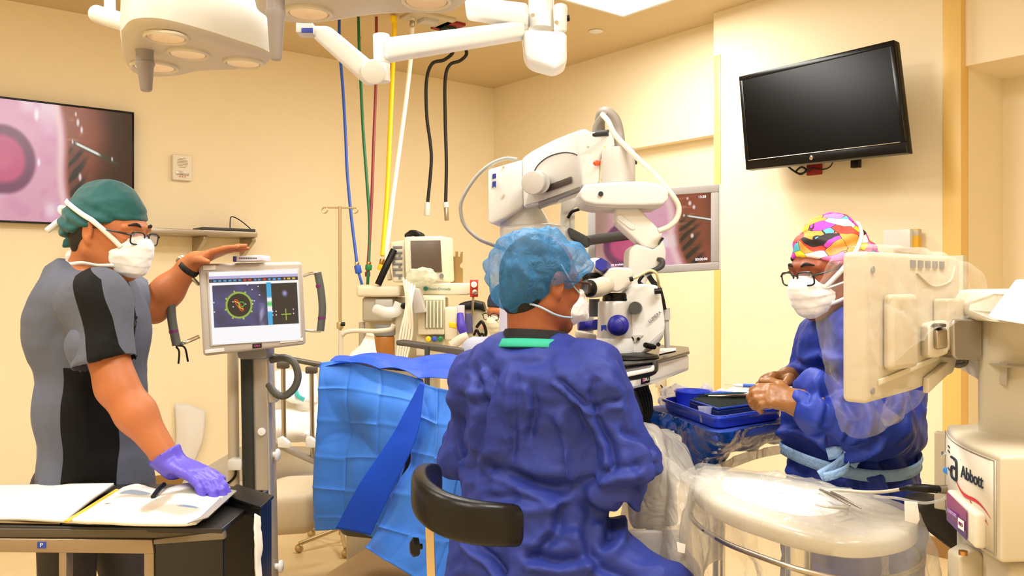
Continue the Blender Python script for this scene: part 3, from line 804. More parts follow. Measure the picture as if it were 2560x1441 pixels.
MB().box(RWL(1651, 955, -.06), (.05, .07, .09), rY, .006).build('plug_body', CREAM, t)
MB().tube([RWL(1652, 964, -.02), RWL(1662, 980, 0), RWL(1664, 1005, -.01), RWL(1655, 1060, -.04)], .006, n=8).build('cord', BLACK, t)

# ================================================================== anaesthesia machine by the left wall
M5 = 5.4
t = thing('anaesthesia_machine', 'cream anaesthesia machine with monitor, drawers and flow tubes', 'medical machine', P(1000, 1300, M5))
def mb(x0, y0, x1, y1, d=M5, th=.3, bev=.01):
    return MB().pp([(x0, y0), (x1, y0), (x1, y1), (x0, y1)], d, th, bev)
MCREAM = mat('machine_cream', (230, 220, 192), .45)
MGR = mat('machine_grey', (178, 170, 150), .45)
mb(905, 745, 1115, 905, 5.5, .4).build('cabinet', MCREAM, t)
mb(890, 714, 1000, 743, 5.3, .55, .02).build('worktop', MCREAM, t)
mb(905, 743, 982, 806, 5.35, .3, .02).build('drawer_unit', MGR, t)
b = mb(937, 748, 982, 772, 5.33, .05, .01).build('drawer', LGREY, t)
mb(1028, 708, 1172, 738, 5.3, .4, .012).build('shelf', MCREAM, t)
tx = text('lettering', 'Datex-Ohmeda', P(1098, 723, 5.294), XA, Z, .016, mat('teal_print', (40, 130, 120), .6), t)
b = MB(); b.cyl(P(1064, 722, 5.298), P(1064, 722, 5.29), .014, n=20); b.build('logo_badge', MATS['teal_print'], t)
b = MB(); b.prism([P(1009, 592, 5.25), P(1107, 590, 5.3), P(1111, 705, 5.3), P(1013, 707, 5.25)], V((.05, .22, 0)), .015); mo = b.build('monitor', MCREAM, t)
b = MB(); b.prism([P(1026, 602, 5.247), P(1101, 601, 5.285), P(1105, 680, 5.285), P(1029, 681, 5.247)], V((0, .006, 0)), .001); b.build('screen', mat('dim_screen', (92, 76, 62), .3), mo)
b = MB()
for k in range(4): b.cyl(P(1070 + k * 7, 696, 5.28), P(1070 + k * 7, 696, 5.272), .006, n=10)
b.cyl(P(1104, 690, 5.295), P(1104, 690, 5.28), .014, n=16); b.build('button_row', MGREY, mo)
b = MB(); b.prism([P(975, 606, 5.35), P(1012, 600, 5.35), P(1012, 706, 5.35), P(982, 706, 5.35)], V((0, .25, 0)), .012); rk = b.build('module_rack', MCREAM, t)
b = MB()
for k in range(6):
    y = 618 + k * 14; b.box(P(994, y, 5.345), (.06, .01, .014), None, .002)
    b.cyl(P(985 + (k % 2) * 14, y + 6, 5.35), P(985 + (k % 2) * 14, y + 6, 5.335), .008, n=10)
b.build('connector', MGREY, rk)
b = MB(); b.tube([P(1018, 590, 5.4), P(1030, 583, 5.35), P(1045, 586, 5.35), P(1055, 591, 5.4)], .02); b.tube([P(1022, 588, 5.3), P(1038, 580, 5.3), P(1050, 588, 5.3)], .011); b.build('cable_bundle', BLACK, t)
b = MB(); b.tube([P(945, 712, 5.3), P(965, 668, 5.3), P(985, 625, 5.32)], .022, flat=(YA, .5)); b.build('rack_arm', BLACK, t)
b = mb(1044, 740, 1111, 838, 5.2, .1, .01).build('flowmeter_frame', MCREAM, t)
b = MB(); b.pp([(1062, 750), (1109, 750), (1109, 822), (1062, 822)], 5.195, .006, .001); b.build('flowmeter_window', mat('flow_window', (170, 165, 130), .2), t)
for k, mm in enumerate((MATS['white_hose'], GREEN, MATS['white_hose'], BLUE, YELLOW)):
    x = 1067 + k * 9; b = MB(); b.cyl(P(x, 820, 5.185), P(x, 752, 5.185), .0045, n=10); b.build('flow_tube', mm if k in () else MATS['white_hose'], t)
mb(1040, 838, 1112, 890, 5.25, .3, .01).build('knob_panel', MCREAM, t)
for x, mm in ((1071, YELLOW), (1086, BLUE), (1101, GREEN)):
    b = MB(); b.cyl(P(x, 848, 5.24), P(x, 848, 5.17), .017, n=16, bev=.004); b.build('flow_knob', mm, t)
b = mb(1111, 768, 1143, 852, 5.2, .15, .012).build('vaporizer', MCREAM, t)
MB().pp([(1121, 806), (1141, 808), (1143, 822), (1123, 818)], 5.195, .03, .002).build('label_plate', YELLOW, b)
b = mb(1143, 764, 1161, 838, 5.22, .1, .006).build('side_box', mat('pale_box', (214, 206, 214), .5), t)
b = MB(); b.prism([P(1026, 716, 5.1), P(1050, 722, 5.1), P(1064, 782, 5.1), P(1034, 786, 5.1)], V((0, .12, 0)), .01); b.build('bellows_cover', LGREY, t)
b = MB(); b.tube([P(940, 775, 5.15), P(965, 782, 5.1), P(990, 778, 5.1), P(1000, 758, 5.1)], .035, flat=(YA, .6)); b.build('swing_arm', WHITE, t)
b = MB(); b.cyl(P(962, 840, 5.15), P(962, 895, 5.15), .06, n=28, bev=.01); b.build('absorber_canister', mat('amber_canister', (172, 110, 46), .35), t)
b = MB(); b.cyl(P(962, 812, 5.15), P(962, 840, 5.15), .065, n=28, bev=.01); b.build('absorber_head', MGREY, t)
b = MB(); b.cyl(P(1010, 765, 5.08), P(1010, 765, 5.05), .02, n=20, bev=.004); b.cyl(P(1026, 794, 5.08), P(1026, 794, 5.05), .012, n=16); b.build('dial', BLACK, t)
for k in range(5):
    b = MB(); b.tube([P(1008 + k * 7, 695 + k * 5, 5.0), P(1016 + k * 3, 760, 4.98 - .02 * k), P(1002 + k * 7, 830, 4.95), P(990 + k * 6, 905, 4.95)], .0065, n=8); b.build('breathing_tube', MATS['white_hose'], t)
b = MB(); b.tube([P(905, 806, 5.4), P(905, 1200, 5.4)], .02); b.box(P(1000, 1180, 5.6) , (.7, .5, .1), None, .02); b.box(P(1000, 1050, 5.6), (.5, .4, .78), None, .02); b.build('base', MGR, t)
# crumpled clear bag on the shelf, in front of the monitor
Bc = P(1050, 690, 5.15)
flesh('anaesthesia_bag', film('bag_film', (238, 240, 215), .55, .25, 30, .6), [ball(Bc, (.07, .05, .055), .03), ball(Bc + V((.05, 0, -.01)), (.05, .05, .045), .03), ball(Bc + V((-.045, 0, -.03)), (.05, .04, .04), .03)], .012,
      disp=lambda q: crumple(q, 22, 4) * .03, label='crumpled translucent bag on the machine shelf before the monitor', cat='bag')
# gauge, post and metal holder on the right of the machine
t = thing('suction_gauge', 'red pressure gauge with white dial right of the machine', 'gauge', P(1185, 760, 5.2))
mb(1175, 700, 1195, 743, 5.2, .04, .004).build('plate', RED, t)
MB().cyl(P(1185, 712, 5.2), P(1185, 712, 5.16), .019, n=24, bev=.003).build('dial', WHITE, t)
MB().cyl(P(1187, 731, 5.2), P(1187, 731, 5.15), .016, n=20, bev=.003).build('knob', CHROME, t)
MB().tube([P(1183, 743, 5.21), P(1181, 790, 5.25)], .008).build('stem', STEEL, t)
b = MB(); b.pp([(1127, 737), (1125, 672), (1133, 668), (1134, 660), (1127, 652), (1127, 630), (1132, 630), (1134, 643), (1138, 641), (1139, 629), (1145, 629), (1145, 641), (1149, 643), (1152, 630), (1157, 630), (1156, 655), (1149, 663), (1150, 668), (1157, 672), (1157, 737)], 5.6, .02, .0)
b.build('metal_holder', mat('bronze_metal', (160, 132, 76), .4, metal=.6), label='flat forked metal holder behind the machine shelf', cat='holder')
t = thing('infusion_monitor', 'black and cream device with cables right of the anaesthesia machine', 'monitor', P(1188, 860, 5.3))
MB().pp([(1160, 770), (1212, 772), (1218, 846), (1162, 850)], 5.3, .3, .015).build('casing', mat('device_cream', (190, 180, 150), .5), t)
MB().pp([(1142, 768), (1150, 758), (1180, 752), (1208, 758), (1214, 782), (1200, 775), (1160, 774)], 5.27, .36, .012).build('cover', BLACK, t)
MB().pp([(1163, 784), (1180, 784), (1182, 832), (1165, 834)], 5.29, .02, .002).build('display', mat('violet_display', (96, 92, 140), .3), t)
b = MB(); b.tube([P(1192, 818, 5.25), P(1205, 805, 5.2), P(1215, 830, 5.2), P(1208, 850, 5.2)], .01); b.tube([P(1195, 850, 5.2), P(1205, 835, 5.15), P(1218, 855, 5.2)], .008); b.tube([P(1185, 838, 5.22), P(1192, 826, 5.2), P(1202, 846, 5.2)], .008); b.build('cable_bundle', BLACK, t)
MB().cyl(P(1209, 817, 5.285), P(1209, 817, 5.275), .009, n=12).build('indicator', mat('led_orange', (255, 90, 20), .4, emit=((255, 90, 20), 1.5)), t)
b = MB(); b.tube([P(1150, 785, 5.15), P(1153, 815, 5.12), P(1160, 835, 5.12)], [.02, .03, .024], flat=(YA, .5)); b.build('glove', mat('violet_glove', (74, 52, 176), .5), label='violet glove hanging from the side box of the machine', cat='glove')
MB().tube([P(1130, 865, 4.9), P(1150, 850, 4.9), P(1170, 842, 4.9)], .03).build('mattress_end', CREAM, label='rolled cream tube end beside the machine', cat='tube')
# ------------------------------------------------------------------ infusion pole
t = thing('infusion_pole', 'thin metal infusion pole with hooked crossbar left of the hoses', 'pole', V((P(851, 0, 4.9).x, 4.9, 0)))
CRM = mat('aged_chrome', (196, 176, 136), .35, metal=.7)
q = V((P(851, 0, 4.9).x, 4.9, 0))
b = MB(); b.cyl(q + Z * .06, P(850, 516, 4.9), .010, n=14); b.build('pole', CRM, t)
b = MB(); b.tube([P(808, 519, 4.9), P(893, 520, 4.9)], .005, n=8)
for x, s in ((812, -1), (888, 1)):
    b.tube([P(x, 520, 4.9) + V((.016 * math.cos(a), 0, -.014 + .016 * math.sin(a))) for a in [i * math.pi / 4 for i in range(-1, 8)]], .004, n=8)
b.build('hook', CRM, t)
b = MB(); b.cyl(P(850, 806, 4.9), P(850, 822, 4.9), .02, n=16, bev=.004); cl = b.build('clamp', CRM, t)
b = MB(); b.cyl(P(853, 811, 4.88), P(862, 811, 4.88), .012, n=8); b.build('knob', BLACK, cl)
for k in range(5):
    a = k * 2 * math.pi / 5; b = MB(); b.tube([q + Z * .1, q + V((.25 * math.cos(a), .25 * math.sin(a), .05))], .012); b.ell(q + V((.25 * math.cos(a), .25 * math.sin(a), .025)), (.025, .015, .025)); b.build('leg', CRM, t)
# ================================================================== hospital bed behind the drape
t = thing('hospital_bed', 'hospital bed with dark side rails and white mattress behind the blue drape', 'bed', V((-.4, 3.9, 0)))
BEDD = mat('bed_rail_dark', (72, 64, 52), .4)
b = MB(); b.prism([P(660, 884, 3.55), P(800, 910, 3.75), P(800, 921, 3.75), P(660, 893, 3.55)], V((.02, .05, 0)), .006); b.build('side_rail', BEDD, t)
for x, d in ((708, 3.6), (779, 3.72)):
    y0 = 905 + (x - 708) * .18; b = MB(); b.cyl(P(x, y0, d), P(x + 2, 1105 + (x - 708) * .6, d), .010, n=14); rp = b.build('rail_post', STEEL, t)
    MB().box(P(x, y0 + 8, d), (.05, .035, .03), None, .006).build('post_cap', BEDD, rp)
    MB().pp([(x - 16, 1098), (x - 4, 1092), (x + 14, 1108), (x + 16, 1122), (x - 14, 1120)], d - .03, .03, .004).build('post_hinge', WHITE, rp)
b = MB(); b.prism([P(665, 1096, 3.55), P(790, 1150, 3.72), P(790, 1166, 3.72), P(665, 1112, 3.55)], V((0, .05, 0)), .006); b.build('frame_rail', SILVER, t)
b = MB(); b.sheet([[P(640, 1030, 4.3), P(700, 1012, 4.3), P(800, 1010, 4.4)], [P(640, 1052, 3.9), P(700, 1046, 3.9), P(800, 1062, 3.9)], [P(640, 1062, 3.66), P(700, 1066, 3.68), P(800, 1090, 3.8)], [P(640, 1098, 3.66), P(700, 1100, 3.68), P(800, 1112, 3.8)]], 40, 40,
     lambda q, u, v: crumple(q, 5, 3) * .05); b.build('mattress', mat('bed_linen', (250, 244, 232), .8), t, solid=.02)
b = MB(); b.box(V((-1.0, 4.1, .62)), (.9, .8, .06), None, .02); b.box(V((-.55, 4.3, .30)), (.5, .5, .5), None, .04); b.build('bed_frame', SILVER, t)
b = MB(); b.cyl(P(752, 1197, 4.0) + V((0, -.02, 0)), P(768, 1197, 4.0), .035, n=24, bev=.006); cs = b.build('caster', BLACK, t)
b = MB(); b.tube([P(690, 1192, 4.0), P(756, 1188, 4.0)], .01); b.build('caster_arm', STEEL, t)
# beige covered pedestal of the operating table, bottom centre-left
t = thing('table_pedestal', 'beige plastic pedestal base of the operating table on the floor', 'table base', V((-.75, 3.3, 0)))
MB().pp([(600, 1262), (650, 1236), (782, 1232), (784, 1340), (600, 1352)], 3.3, .35, .05, 4).build('foot_cover', mat('pedestal_beige', (196, 178, 148), .5), t)
MB().prism([V((-.80, 2.95, .12)), V((-.25, 2.78, .12)), V((-.12, 3.3, .12)), V((-.6, 3.6, .12))], Z * .3, .05, 4).build('base', mat('pedestal_brown', (164, 132, 88), .5), t)
b = MB(); b.box(V((-.46, 3.2, .06)), (.64, .6, .11), None, .02); b.build('foot_plate', DGREY, t)
# folded pack of tubing, white with teal stripes, on the bed
t = thing('linen_pack', 'white pack with teal stripes lying on the hospital bed', 'pack', P(735, 1000, 4.1))
b = MB(); b.sheet([[P(686, 936, 4.3), P(740, 930, 4.35), P(790, 936, 4.4)], [P(688, 960, 4.15), P(740, 956, 4.15), P(792, 960, 4.2)], [P(690, 992, 4.02), P(740, 1000, 4.02), P(792, 1010, 4.1)]], 24, 24, lambda q, u, v: crumple(q, 6, 8) * .03); pk = b.build('pack', WHITE, t, solid=.03)
TEAL = mat('teal_stripe', (60, 170, 170), .5)
b = MB(); b.tube([P(688, 944, 4.22), P(720, 946, 4.2), P(735, 965, 4.12), P(745, 990, 4.0), P(760, 1000, 3.99)], .011, flat=(YA, .3)); b.build('stripe', TEAL, t)

# ================================================================== side rail of the second stretcher near the machine
t = thing('stretcher_rail', 'dark folding side rail in front of the anaesthesia machine', 'rail', V((P(1080, 0, 4.3).x, 4.3, 0)))
b = MB(); b.prism([P(990, 852, 4.3), P(1010, 850, 4.3), P(1190, 876, 4.2), P(1190, 894, 4.2), P(1140, 888, 4.2), P(1010, 866, 4.3), P(990, 864, 4.3)], V((0, .04, 0)), .008); b.build('rail', BEDD, t)
b = MB(); b.cyl(P(1068, 868, 4.26), P(1068, 1300, 4.26), .014, n=14); b.build('post', DGREY, t)
b = MB(); b.box(V((P(1068, 0, 4.26).x, 4.26, .05)), (.5, .06, .10), None, .01); b.build('foot', DGREY, t)
# white bent tube rail left of the hoses' foot and sloping white cover
t = thing('stretcher_end', 'cream bent tube stretcher end with white cover beside the infusion pole', 'handle', V((P(900, 0, 4.6).x, 4.6, 0)))
b = MB(); b.tube([P(852, 1290, 4.6), P(852, 870, 4.6), P(856, 838, 4.6), P(880, 828, 4.6), P(940, 828, 4.6), P(975, 824, 4.6), P(984, 812, 4.6)], .013, steps=60); b.build('tube', CREAM, t)
b = MB(); b.sheet([[P(918, 832, 4.65), P(934, 838, 4.65)], [P(900, 866, 4.6), P(940, 880, 4.6)], [P(870, 900, 4.55), P(945, 905, 4.55)], [P(866, 1000, 4.55), P(945, 1000, 4.55)]], 12, 16); b.build('cover', mat('bed_linen2', (246, 232, 206), .8), t, solid=.02)

# ================================================================== blue surgical drape over the operating table
def blend_cloth(name, c1, c2, rough=.55, bump=None, sc=3.5):
    m = mat(name, c1, rough, bump=bump, spec=.25); nt = m.node_tree
    for n in nt.nodes:
        if n.type == 'MIX': n.inputs[6].default_value = srgb(c1); n.inputs[7].default_value = srgb(c2)
        if n.type == 'TEX_NOISE' and n.inputs['Scale'].default_value == 6.0: n.inputs['Scale'].default_value = sc
    return m
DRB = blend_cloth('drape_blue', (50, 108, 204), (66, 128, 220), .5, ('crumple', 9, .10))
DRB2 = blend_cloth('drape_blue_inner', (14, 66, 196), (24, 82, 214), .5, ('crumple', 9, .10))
t = thing('surgical_drape', 'light blue surgical drape with square fold creases hanging over the operating table', 'drape', V((P(960, 0, 2.9).x, 2.9, 0)))
def folds(nx, ny, s, amp=.012, cr=.012):
    def f(q, u, v):
        gu = np.abs((u * nx) % 1 - .5) * 2; gv = np.abs((v * ny) % 1 - .5) * 2     # creased squares from packing
        par = ((np.floor(u * nx) + np.floor(v * ny)) % 2) * 2 - 1
        return amp * .35 * par * ((1 - gu ** 3) * (1 - gv ** 3) - .4) + .0045 * gu ** 14 - .0045 * gv ** 14 + crumple(q, 3.2, s) * cr * 3.0 + crease(q, 6, s) * .012 + np.maximum(0, .5 - np.abs(vnoise(q * np.array([4, 4, .5]), s) - .5) * 2) * .05 * (1 - v)
    return f
b = MB(); b.sheet([[P(796, 906, 2.98), P(850, 900, 2.95), P(905, 912, 2.9), P(980, 925, 2.85), P(1050, 940, 2.8)],
                   [P(795, 1000, 2.95), P(850, 1000, 2.92), P(905, 1005, 2.84), P(980, 1015, 2.78), P(1045, 1030, 2.72)],
                   [P(783, 1120, 2.93), P(850, 1125, 2.9), P(905, 1125, 2.82), P(965, 1130, 2.76), P(1010, 1140, 2.70)],
                   [P(778, 1230, 2.92), P(850, 1235, 2.88), P(900, 1240, 2.82), P(950, 1250, 2.78), P(990, 1260, 2.74)],
                   [P(782, 1330, 2.92), P(848, 1325, 2.88), P(890, 1330, 2.84), P(930, 1345, 2.80), P(970, 1360, 2.76)]], 90, 110, folds(3.2, 5.5, 5, .009, .010)); b.build('front_panel', DRB, t, solid=.002)
# top surface, running back over the table
b = MB(); b.sheet([[P(840, 895, 3.5), P(930, 884, 3.5), P(1050, 888, 3.5), P(1165, 893, 3.4), P(1240, 905, 3.3)],
                   [P(800, 908, 3.1), P(905, 890, 3.15), P(1000, 905, 3.1), P(1100, 912, 3.05), P(1240, 930, 3.0)],
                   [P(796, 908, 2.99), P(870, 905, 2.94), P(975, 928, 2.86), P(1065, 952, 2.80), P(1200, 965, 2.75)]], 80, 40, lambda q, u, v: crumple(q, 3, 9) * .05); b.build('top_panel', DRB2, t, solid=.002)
b = MB(); b.sheet([[P(1046, 955, 2.70), P(1100, 970, 2.66), P(1180, 985, 2.60), P(1300, 990, 2.55)],
                   [P(1035, 1060, 2.66), P(1090, 1080, 2.58), P(1180, 1090, 2.52), P(1300, 1090, 2.5)],
                   [P(1000, 1180, 2.66), P(1075, 1190, 2.54), P(1170, 1200, 2.46), P(1300, 1200, 2.45)],
                   [P(950, 1300, 2.68), P(1040, 1320, 2.52), P(1150, 1330, 2.42), P(1300, 1330, 2.4)],
                   [P(915, 1368, 2.70), P(990, 1415, 2.52), P(1120, 1490, 2.40), P(1300, 1500, 2.35)]], 90, 110, folds(3.5, 5, 15, .011, .013)); b.build('right_panel', DRB, t, solid=.002)
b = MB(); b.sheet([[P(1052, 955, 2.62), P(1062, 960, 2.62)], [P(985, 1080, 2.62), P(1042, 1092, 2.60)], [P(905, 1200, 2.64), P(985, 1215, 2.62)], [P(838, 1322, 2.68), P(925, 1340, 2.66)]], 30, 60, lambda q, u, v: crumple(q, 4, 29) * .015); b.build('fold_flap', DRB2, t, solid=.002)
b = MB(); b.prism([V((-.62, 2.95, .62)), V((-.10, 2.78, .62)), V((-.10, 3.2, .62)), V((-.45, 3.4, .62))], Z * .45, .04); b.build('operating_table_pad', DGREY, label='dark padded operating table hidden under the blue drape', cat='operating table')

# ================================================================== refractive guidance monitor on its pole (man's hand on top)
MD = 2.62
t = thing('guidance_monitor_cart', 'grey monitor on a tall pole, its bright screen showing a green circle graphic', 'monitor cart', V((P(640, 0, 2.72).x, 2.72, 0)))
TLm, TRm, BRm, BLm = P(496, 660, 2.56), P(756, 654, 2.66), P(766, 862, 2.66), P(508, 892, 2.56)
FR = mat('monitor_frame_grey', (188, 180, 170), .4)
Um = ((TRm - TLm) + (BRm - BLm)) / 2; Dm = BLm - TLm
nm = -(Um.cross(Dm)).normalized(); nm = nm if nm.y < 0 else -nm
pl = [TLm, TRm, BRm, BLm]
b = MB(); b.prism([p - nm * .004 for p in pl], -nm * .055, .012, 4); hs = b.build('housing', FR, t)
def mp(u, v, off=0.0): return TLm.lerp(TRm, u).lerp(BLm.lerp(BRm, u), v) + nm * off
b = MB(); b.prism([mp(.075, .085, -.002), mp(.962, .085, -.002), mp(.962, .90, -.002), mp(.075, .90, -.002)], nm * .003, .0008); b.build('inner_bezel', LGREY, t)
def guide_picture(u, v):
    def C(r, g, b): return np.array([r, g, b]) / 255.0
    col = np.tile(C(252, 252, 255), (len(u), 1)).astype(float)
    def mix(c, w): nonlocal col; w = np.clip(w, 0, 1)[:, None]; col = col * (1 - w) + c * w
    box = lambda x0, y0, x1, y1, s=.003: smooth(x0 - s, x0, u) * smooth(x1 + s, x1, u) * smooth(y0 - s, y0, v) * smooth(y1 + s, y1, v)
    n = vnoise(np.stack([u * 9, v * 9, v * 0], 1), 3); n2 = vnoise(np.stack([u * 30 + v * 14, v * 6, v * 0], 1), 5)
    mix(C(190, 180, 225), box(0, .06, 1, .10)); mix(C(30, 34, 50), box(0, .10, 1, .145))
    tk = ((np.floor(u * 90) * 7919 + 3) % 5 > 1.5) * smooth(.108, .112, v) * smooth(.14, .134, v)
    mix(C(50, 150, 210), box(.02, .1, .35, .15) * tk); mix(C(220, 40, 40), box(.38, .1, .48, .15) * tk); mix(C(60, 150, 210), box(.50, .1, .57, .15) * tk)
    mix(C(220, 40, 40), box(.58, .1, .64, .15) * tk); mix(C(60, 160, 230), box(.66, .1, .80, .15) * tk); mix(C(230, 190, 40), box(.84, .1, .98, .15) * tk)
    im = box(.03, .185, .985, .765); mix(C(22, 22, 30), im)
    L = box(.03, .185, .635, .765); mix(C(70, 72, 128), L * (.55 + .45 * n)); mix(C(24, 24, 40), L * smooth(.50, .60, u) * smooth(.5, .2, v)); mix(C(200, 200, 235), L * smooth(.52, .56, u) * smooth(.62, .56, u) * (v > .45) * n2 * .8)
    d = np.hypot((u - .315) * 1.25, v - .47); L2 = box(.03, .185, .635, .765)
    mix(C(16, 18, 22), smooth(.170, .162, d)); mix(C(150, 180, 70), smooth(.158, .162, d) * smooth(.190, .184, d))
    mix(C(190, 220, 90), smooth(.145, .148, d) * smooth(.156, .153, d) * .0)
    for k in range(8):
        a = k * math.pi / 4 + .5; e = np.hypot((u - .315 - .158 * math.cos(a)) * 1.25 , v - .47 - .198 * math.sin(a)); mix(C(170, 200, 80), smooth(.016, .010, e))
    x = (u - .315) * 1.25 * .55 + (v - .47) * .83; y = -(u - .315) * 1.25 * .83 + (v - .47) * .55
    e = np.maximum(np.abs(x) - .07, 0); rr = np.hypot(e, y); mix(C(225, 60, 30), smooth(.030, .026, rr) * smooth(.012, .017, rr)); mix(C(240, 200, 40), smooth(.008, .005, np.abs(np.sin(x * 60) * .01 - y)) * (np.abs(x) < .08))
    mix(C(60, 200, 70), smooth(.006, .003, np.abs(np.hypot((u - .345) * 1.25, v - .46) - .035)) * (v < .50))
    for hx, hy in ((.25, .42), (.25, .49), (.39, .46), (.47, .46), (.04, .42), (.04, .55), (.42, .19), (.47, .26), (.54, .22), (.55, .34), (.49, .42), (.69, .58), (.73, .58), (.69, .63), (.73, .63), (.93, .56), (.93, .62)):
        mix(C(240, 240, 255), smooth(.012, .006, np.hypot((u - hx) * 1.25, v - hy)))
    s = box(.635, .17, .685, .765); mix(C(50, 170, 225), s); mix(C(250, 250, 250), s * smooth(.36, .4, v) * smooth(.60, .56, v)); mix(C(90, 210, 110), s * smooth(.42, .46, v) * smooth(.52, .48, v))
    e = np.hypot((u - .84) * 1.3, (v - .33) * .9) + .03 * n; mix(C(160, 155, 215), smooth(.085, .03, e) * (.4 + .6 * n2))
    mix(C(170, 200, 60), np.maximum(box(.84, .55, .845, .71, .004), box(.79, .622, .90, .632, .004)))
    return col
GLOWM = vcol_mat('monitor_picture', 1.15, .25)
picture('screen', mp(.092, .095, .0022), mp(.945, .095, .0022), mp(.092, .885, .0022), guide_picture, GLOWM, t, 300, 220)
b = MB(); b.prism([mp(.47, .925, -.003), mp(.56, .925, -.003), mp(.56, .975, -.003), mp(.47, .975, -.003)], nm * .0022, .0003); lg = b.build('logo_plate', BLACK, t)
MAG = mat('magenta_print', (210, 90, 170), .5)
text('lettering', 'ORA', mp(.515, .95, .0), Um, -Dm, .0065, MAG, lg)
for u0, u1, v0, v1 in ((.04, .16, .02, .07), (.02, .20, .93, .97), (.74, .97, .91, .95)):
    b = MB(); b.prism([mp(u0, v0, -.003), mp(u1, v0, -.003), mp(u1, v1, -.003), mp(u0, v1, -.003)], nm * .002, .0002); b.build('sticker', PAPER, t)
# handles on both sides
GRIP = mat('grip_rubber', (84, 88, 84), .55)
e = MB(); e.tube([P(497, 712, 2.6), P(478, 695, 2.58), P(455, 690, 2.58), P(434, 694, 2.58)], .006, n=10); e.build('handle_wire', CHROME, t); e = MB(); e.tube([P(440, 864, 2.58), P(465, 856, 2.58), P(498, 842, 2.6)], .006, n=10); e.build('handle_wire', CHROME, t)
g = MB(); g.tube([P(434, 692, 2.58), P(428, 745, 2.58), P(430, 800, 2.58), P(442, 864, 2.58)], .0135, n=16); gh = g.build('handle_grip', GRIP, t)
for (x, y) in ((430, 730), (434, 826)): g = MB(); g.tube([P(x, y, 2.58), P(x + 1, y + 7, 2.58)], .0142, n=16); g.build('stripe', mat('purple_stripe', (110, 30, 100), .5), gh)
e = MB(); e.tube([P(758, 690, 2.68), P(778, 684, 2.68), P(794, 684, 2.68)], .005, n=10); e.build('handle_wire', CHROME, t); e = MB(); e.tube([P(802, 828, 2.68), P(785, 828, 2.68), P(764, 826, 2.68)], .005, n=10); e.build('handle_wire', CHROME, t)
g = MB(); g.tube([P(794, 682, 2.68), P(802, 725, 2.68), P(806, 775, 2.68), P(801, 828, 2.68)], .012, n=16); gh = g.build('handle_grip', GRIP, t)
for (x, y) in ((799, 712), (804, 792)): g = MB(); g.tube([P(x, y, 2.68), P(x + 1, y + 7, 2.68)], .0127, n=16); g.build('stripe', mat('purple_stripe', (110, 30, 100), .5), gh)
g = MB(); g.tube([P(441, 868, 2.58), P(448, 880, 2.57), P(446, 910, 2.57)], .003, n=8); g.tube([P(444, 864, 2.58), P(462, 870, 2.57), P(470, 905, 2.57)], .003, n=8); g.build('hanging_loop', BLACK, t)
# pole
b = MB(); b.prism([P(601, 870, 2.76), P(672, 862, 2.76), P(686, 1560, 2.76), P(612, 1560, 2.76)], V((0, .07, 0)), .012, 4); b.build('pole', SILVER, t)
b = MB(); b.prism([P(600, 870, 2.745), P(628, 868, 2.745), P(640, 1560, 2.745), P(611, 1560, 2.745)], V((0, .02, 0)), .003); b.build('pole_channel', mat('channel_green_black', (34, 40, 34), .5), t)
b = MB(); b.box(P(640, 850, 2.70), (.10, .09, .12), None, .015); b.build('mount', MGREY, t)
b = MB(); b.cyl(P(654, 1080, 2.76), P(654, 1080, 2.748), .013, n=20, bev=.002); b.build('screw_cap', PAPER, t)
for (x, y) in ((682, 1138), (690, 1417)):
    b = MB(); b.lathe(P(x - 6, y, 2.79), XA, [(.010, 0), (.010, .018), (.02, .020), (.021, .026), (.016, .03), (0, .031)], 24); b.build('cable_hook', WHITE, t)
b = MB(); b.tube([P(672, 962, 2.74), P(690, 985, 2.72), P(712, 990, 2.72), P(736, 970, 2.72), P(745, 940, 2.72), P(735, 908, 2.72), P(710, 895, 2.72), P(678, 900, 2.74)], .012, n=14, steps=70); b.build('ring_handle', mat('ring_grey', (84, 84, 78), .5), t)
b = MB(); b.prism([P(668, 968, 2.75), P(690, 972, 2.74), P(696, 990, 2.74), P(690, 1008, 2.74), P(670, 1010, 2.75)], V((0, .04, 0)), .008); b.build('ring_mount', LGREY, t)
b = MB(); b.cyl(P(582, 870, 2.80), P(588, 1560, 2.80), .018, n=18); b.build('rear_tube', CREAM2, t)
b = MB(); b.box(P(592, 1160, 2.76), (.045, .05, .035), None, .005); b.build('outlet_box', WHITE, t)
b = MB(); b.tube([P(590, 1170, 2.78), P(588, 1190, 2.78), P(575, 1205, 2.78), P(555, 1216, 2.78)], .004, n=8); b.build('power_cord', BLACK, t)
b = MB(); b.prism([V((-.97, 2.50, .04)), V((-.66, 2.50, .04)), V((-.66, 2.90, .04)), V((-.97, 2.90, .04))], Z * .12, .03); b.build('base', CREAM2, t)
# case on top of the monitor
t2 = thing('disc_case', 'flat white and blue case lying on top of the grey monitor', 'case', P(620, 655, 2.62))
b = MB(); b.prism([P(584, 641, 2.58), P(655, 638, 2.60), P(656, 652, 2.60), P(584, 655, 2.58)], V((.0, .09, .0)), .002); b.build('case', mat('case_white', (222, 218, 240), .3, coat=.3), t2)
b = MB(); b.prism([P(582, 641, 2.577), P(590, 641, 2.577), P(590, 655, 2.577), P(582, 655, 2.577)], V((.0, .09, .0)), .001); b.build('spine', mat('case_blue', (60, 50, 170), .3), t2)
b = MB()
for k in range(9): b.box(P(600 + k * 5, 646 + .0 * k, 2.576), (.004, .002, .004))
b.build('printed_label', PRINT, t2)
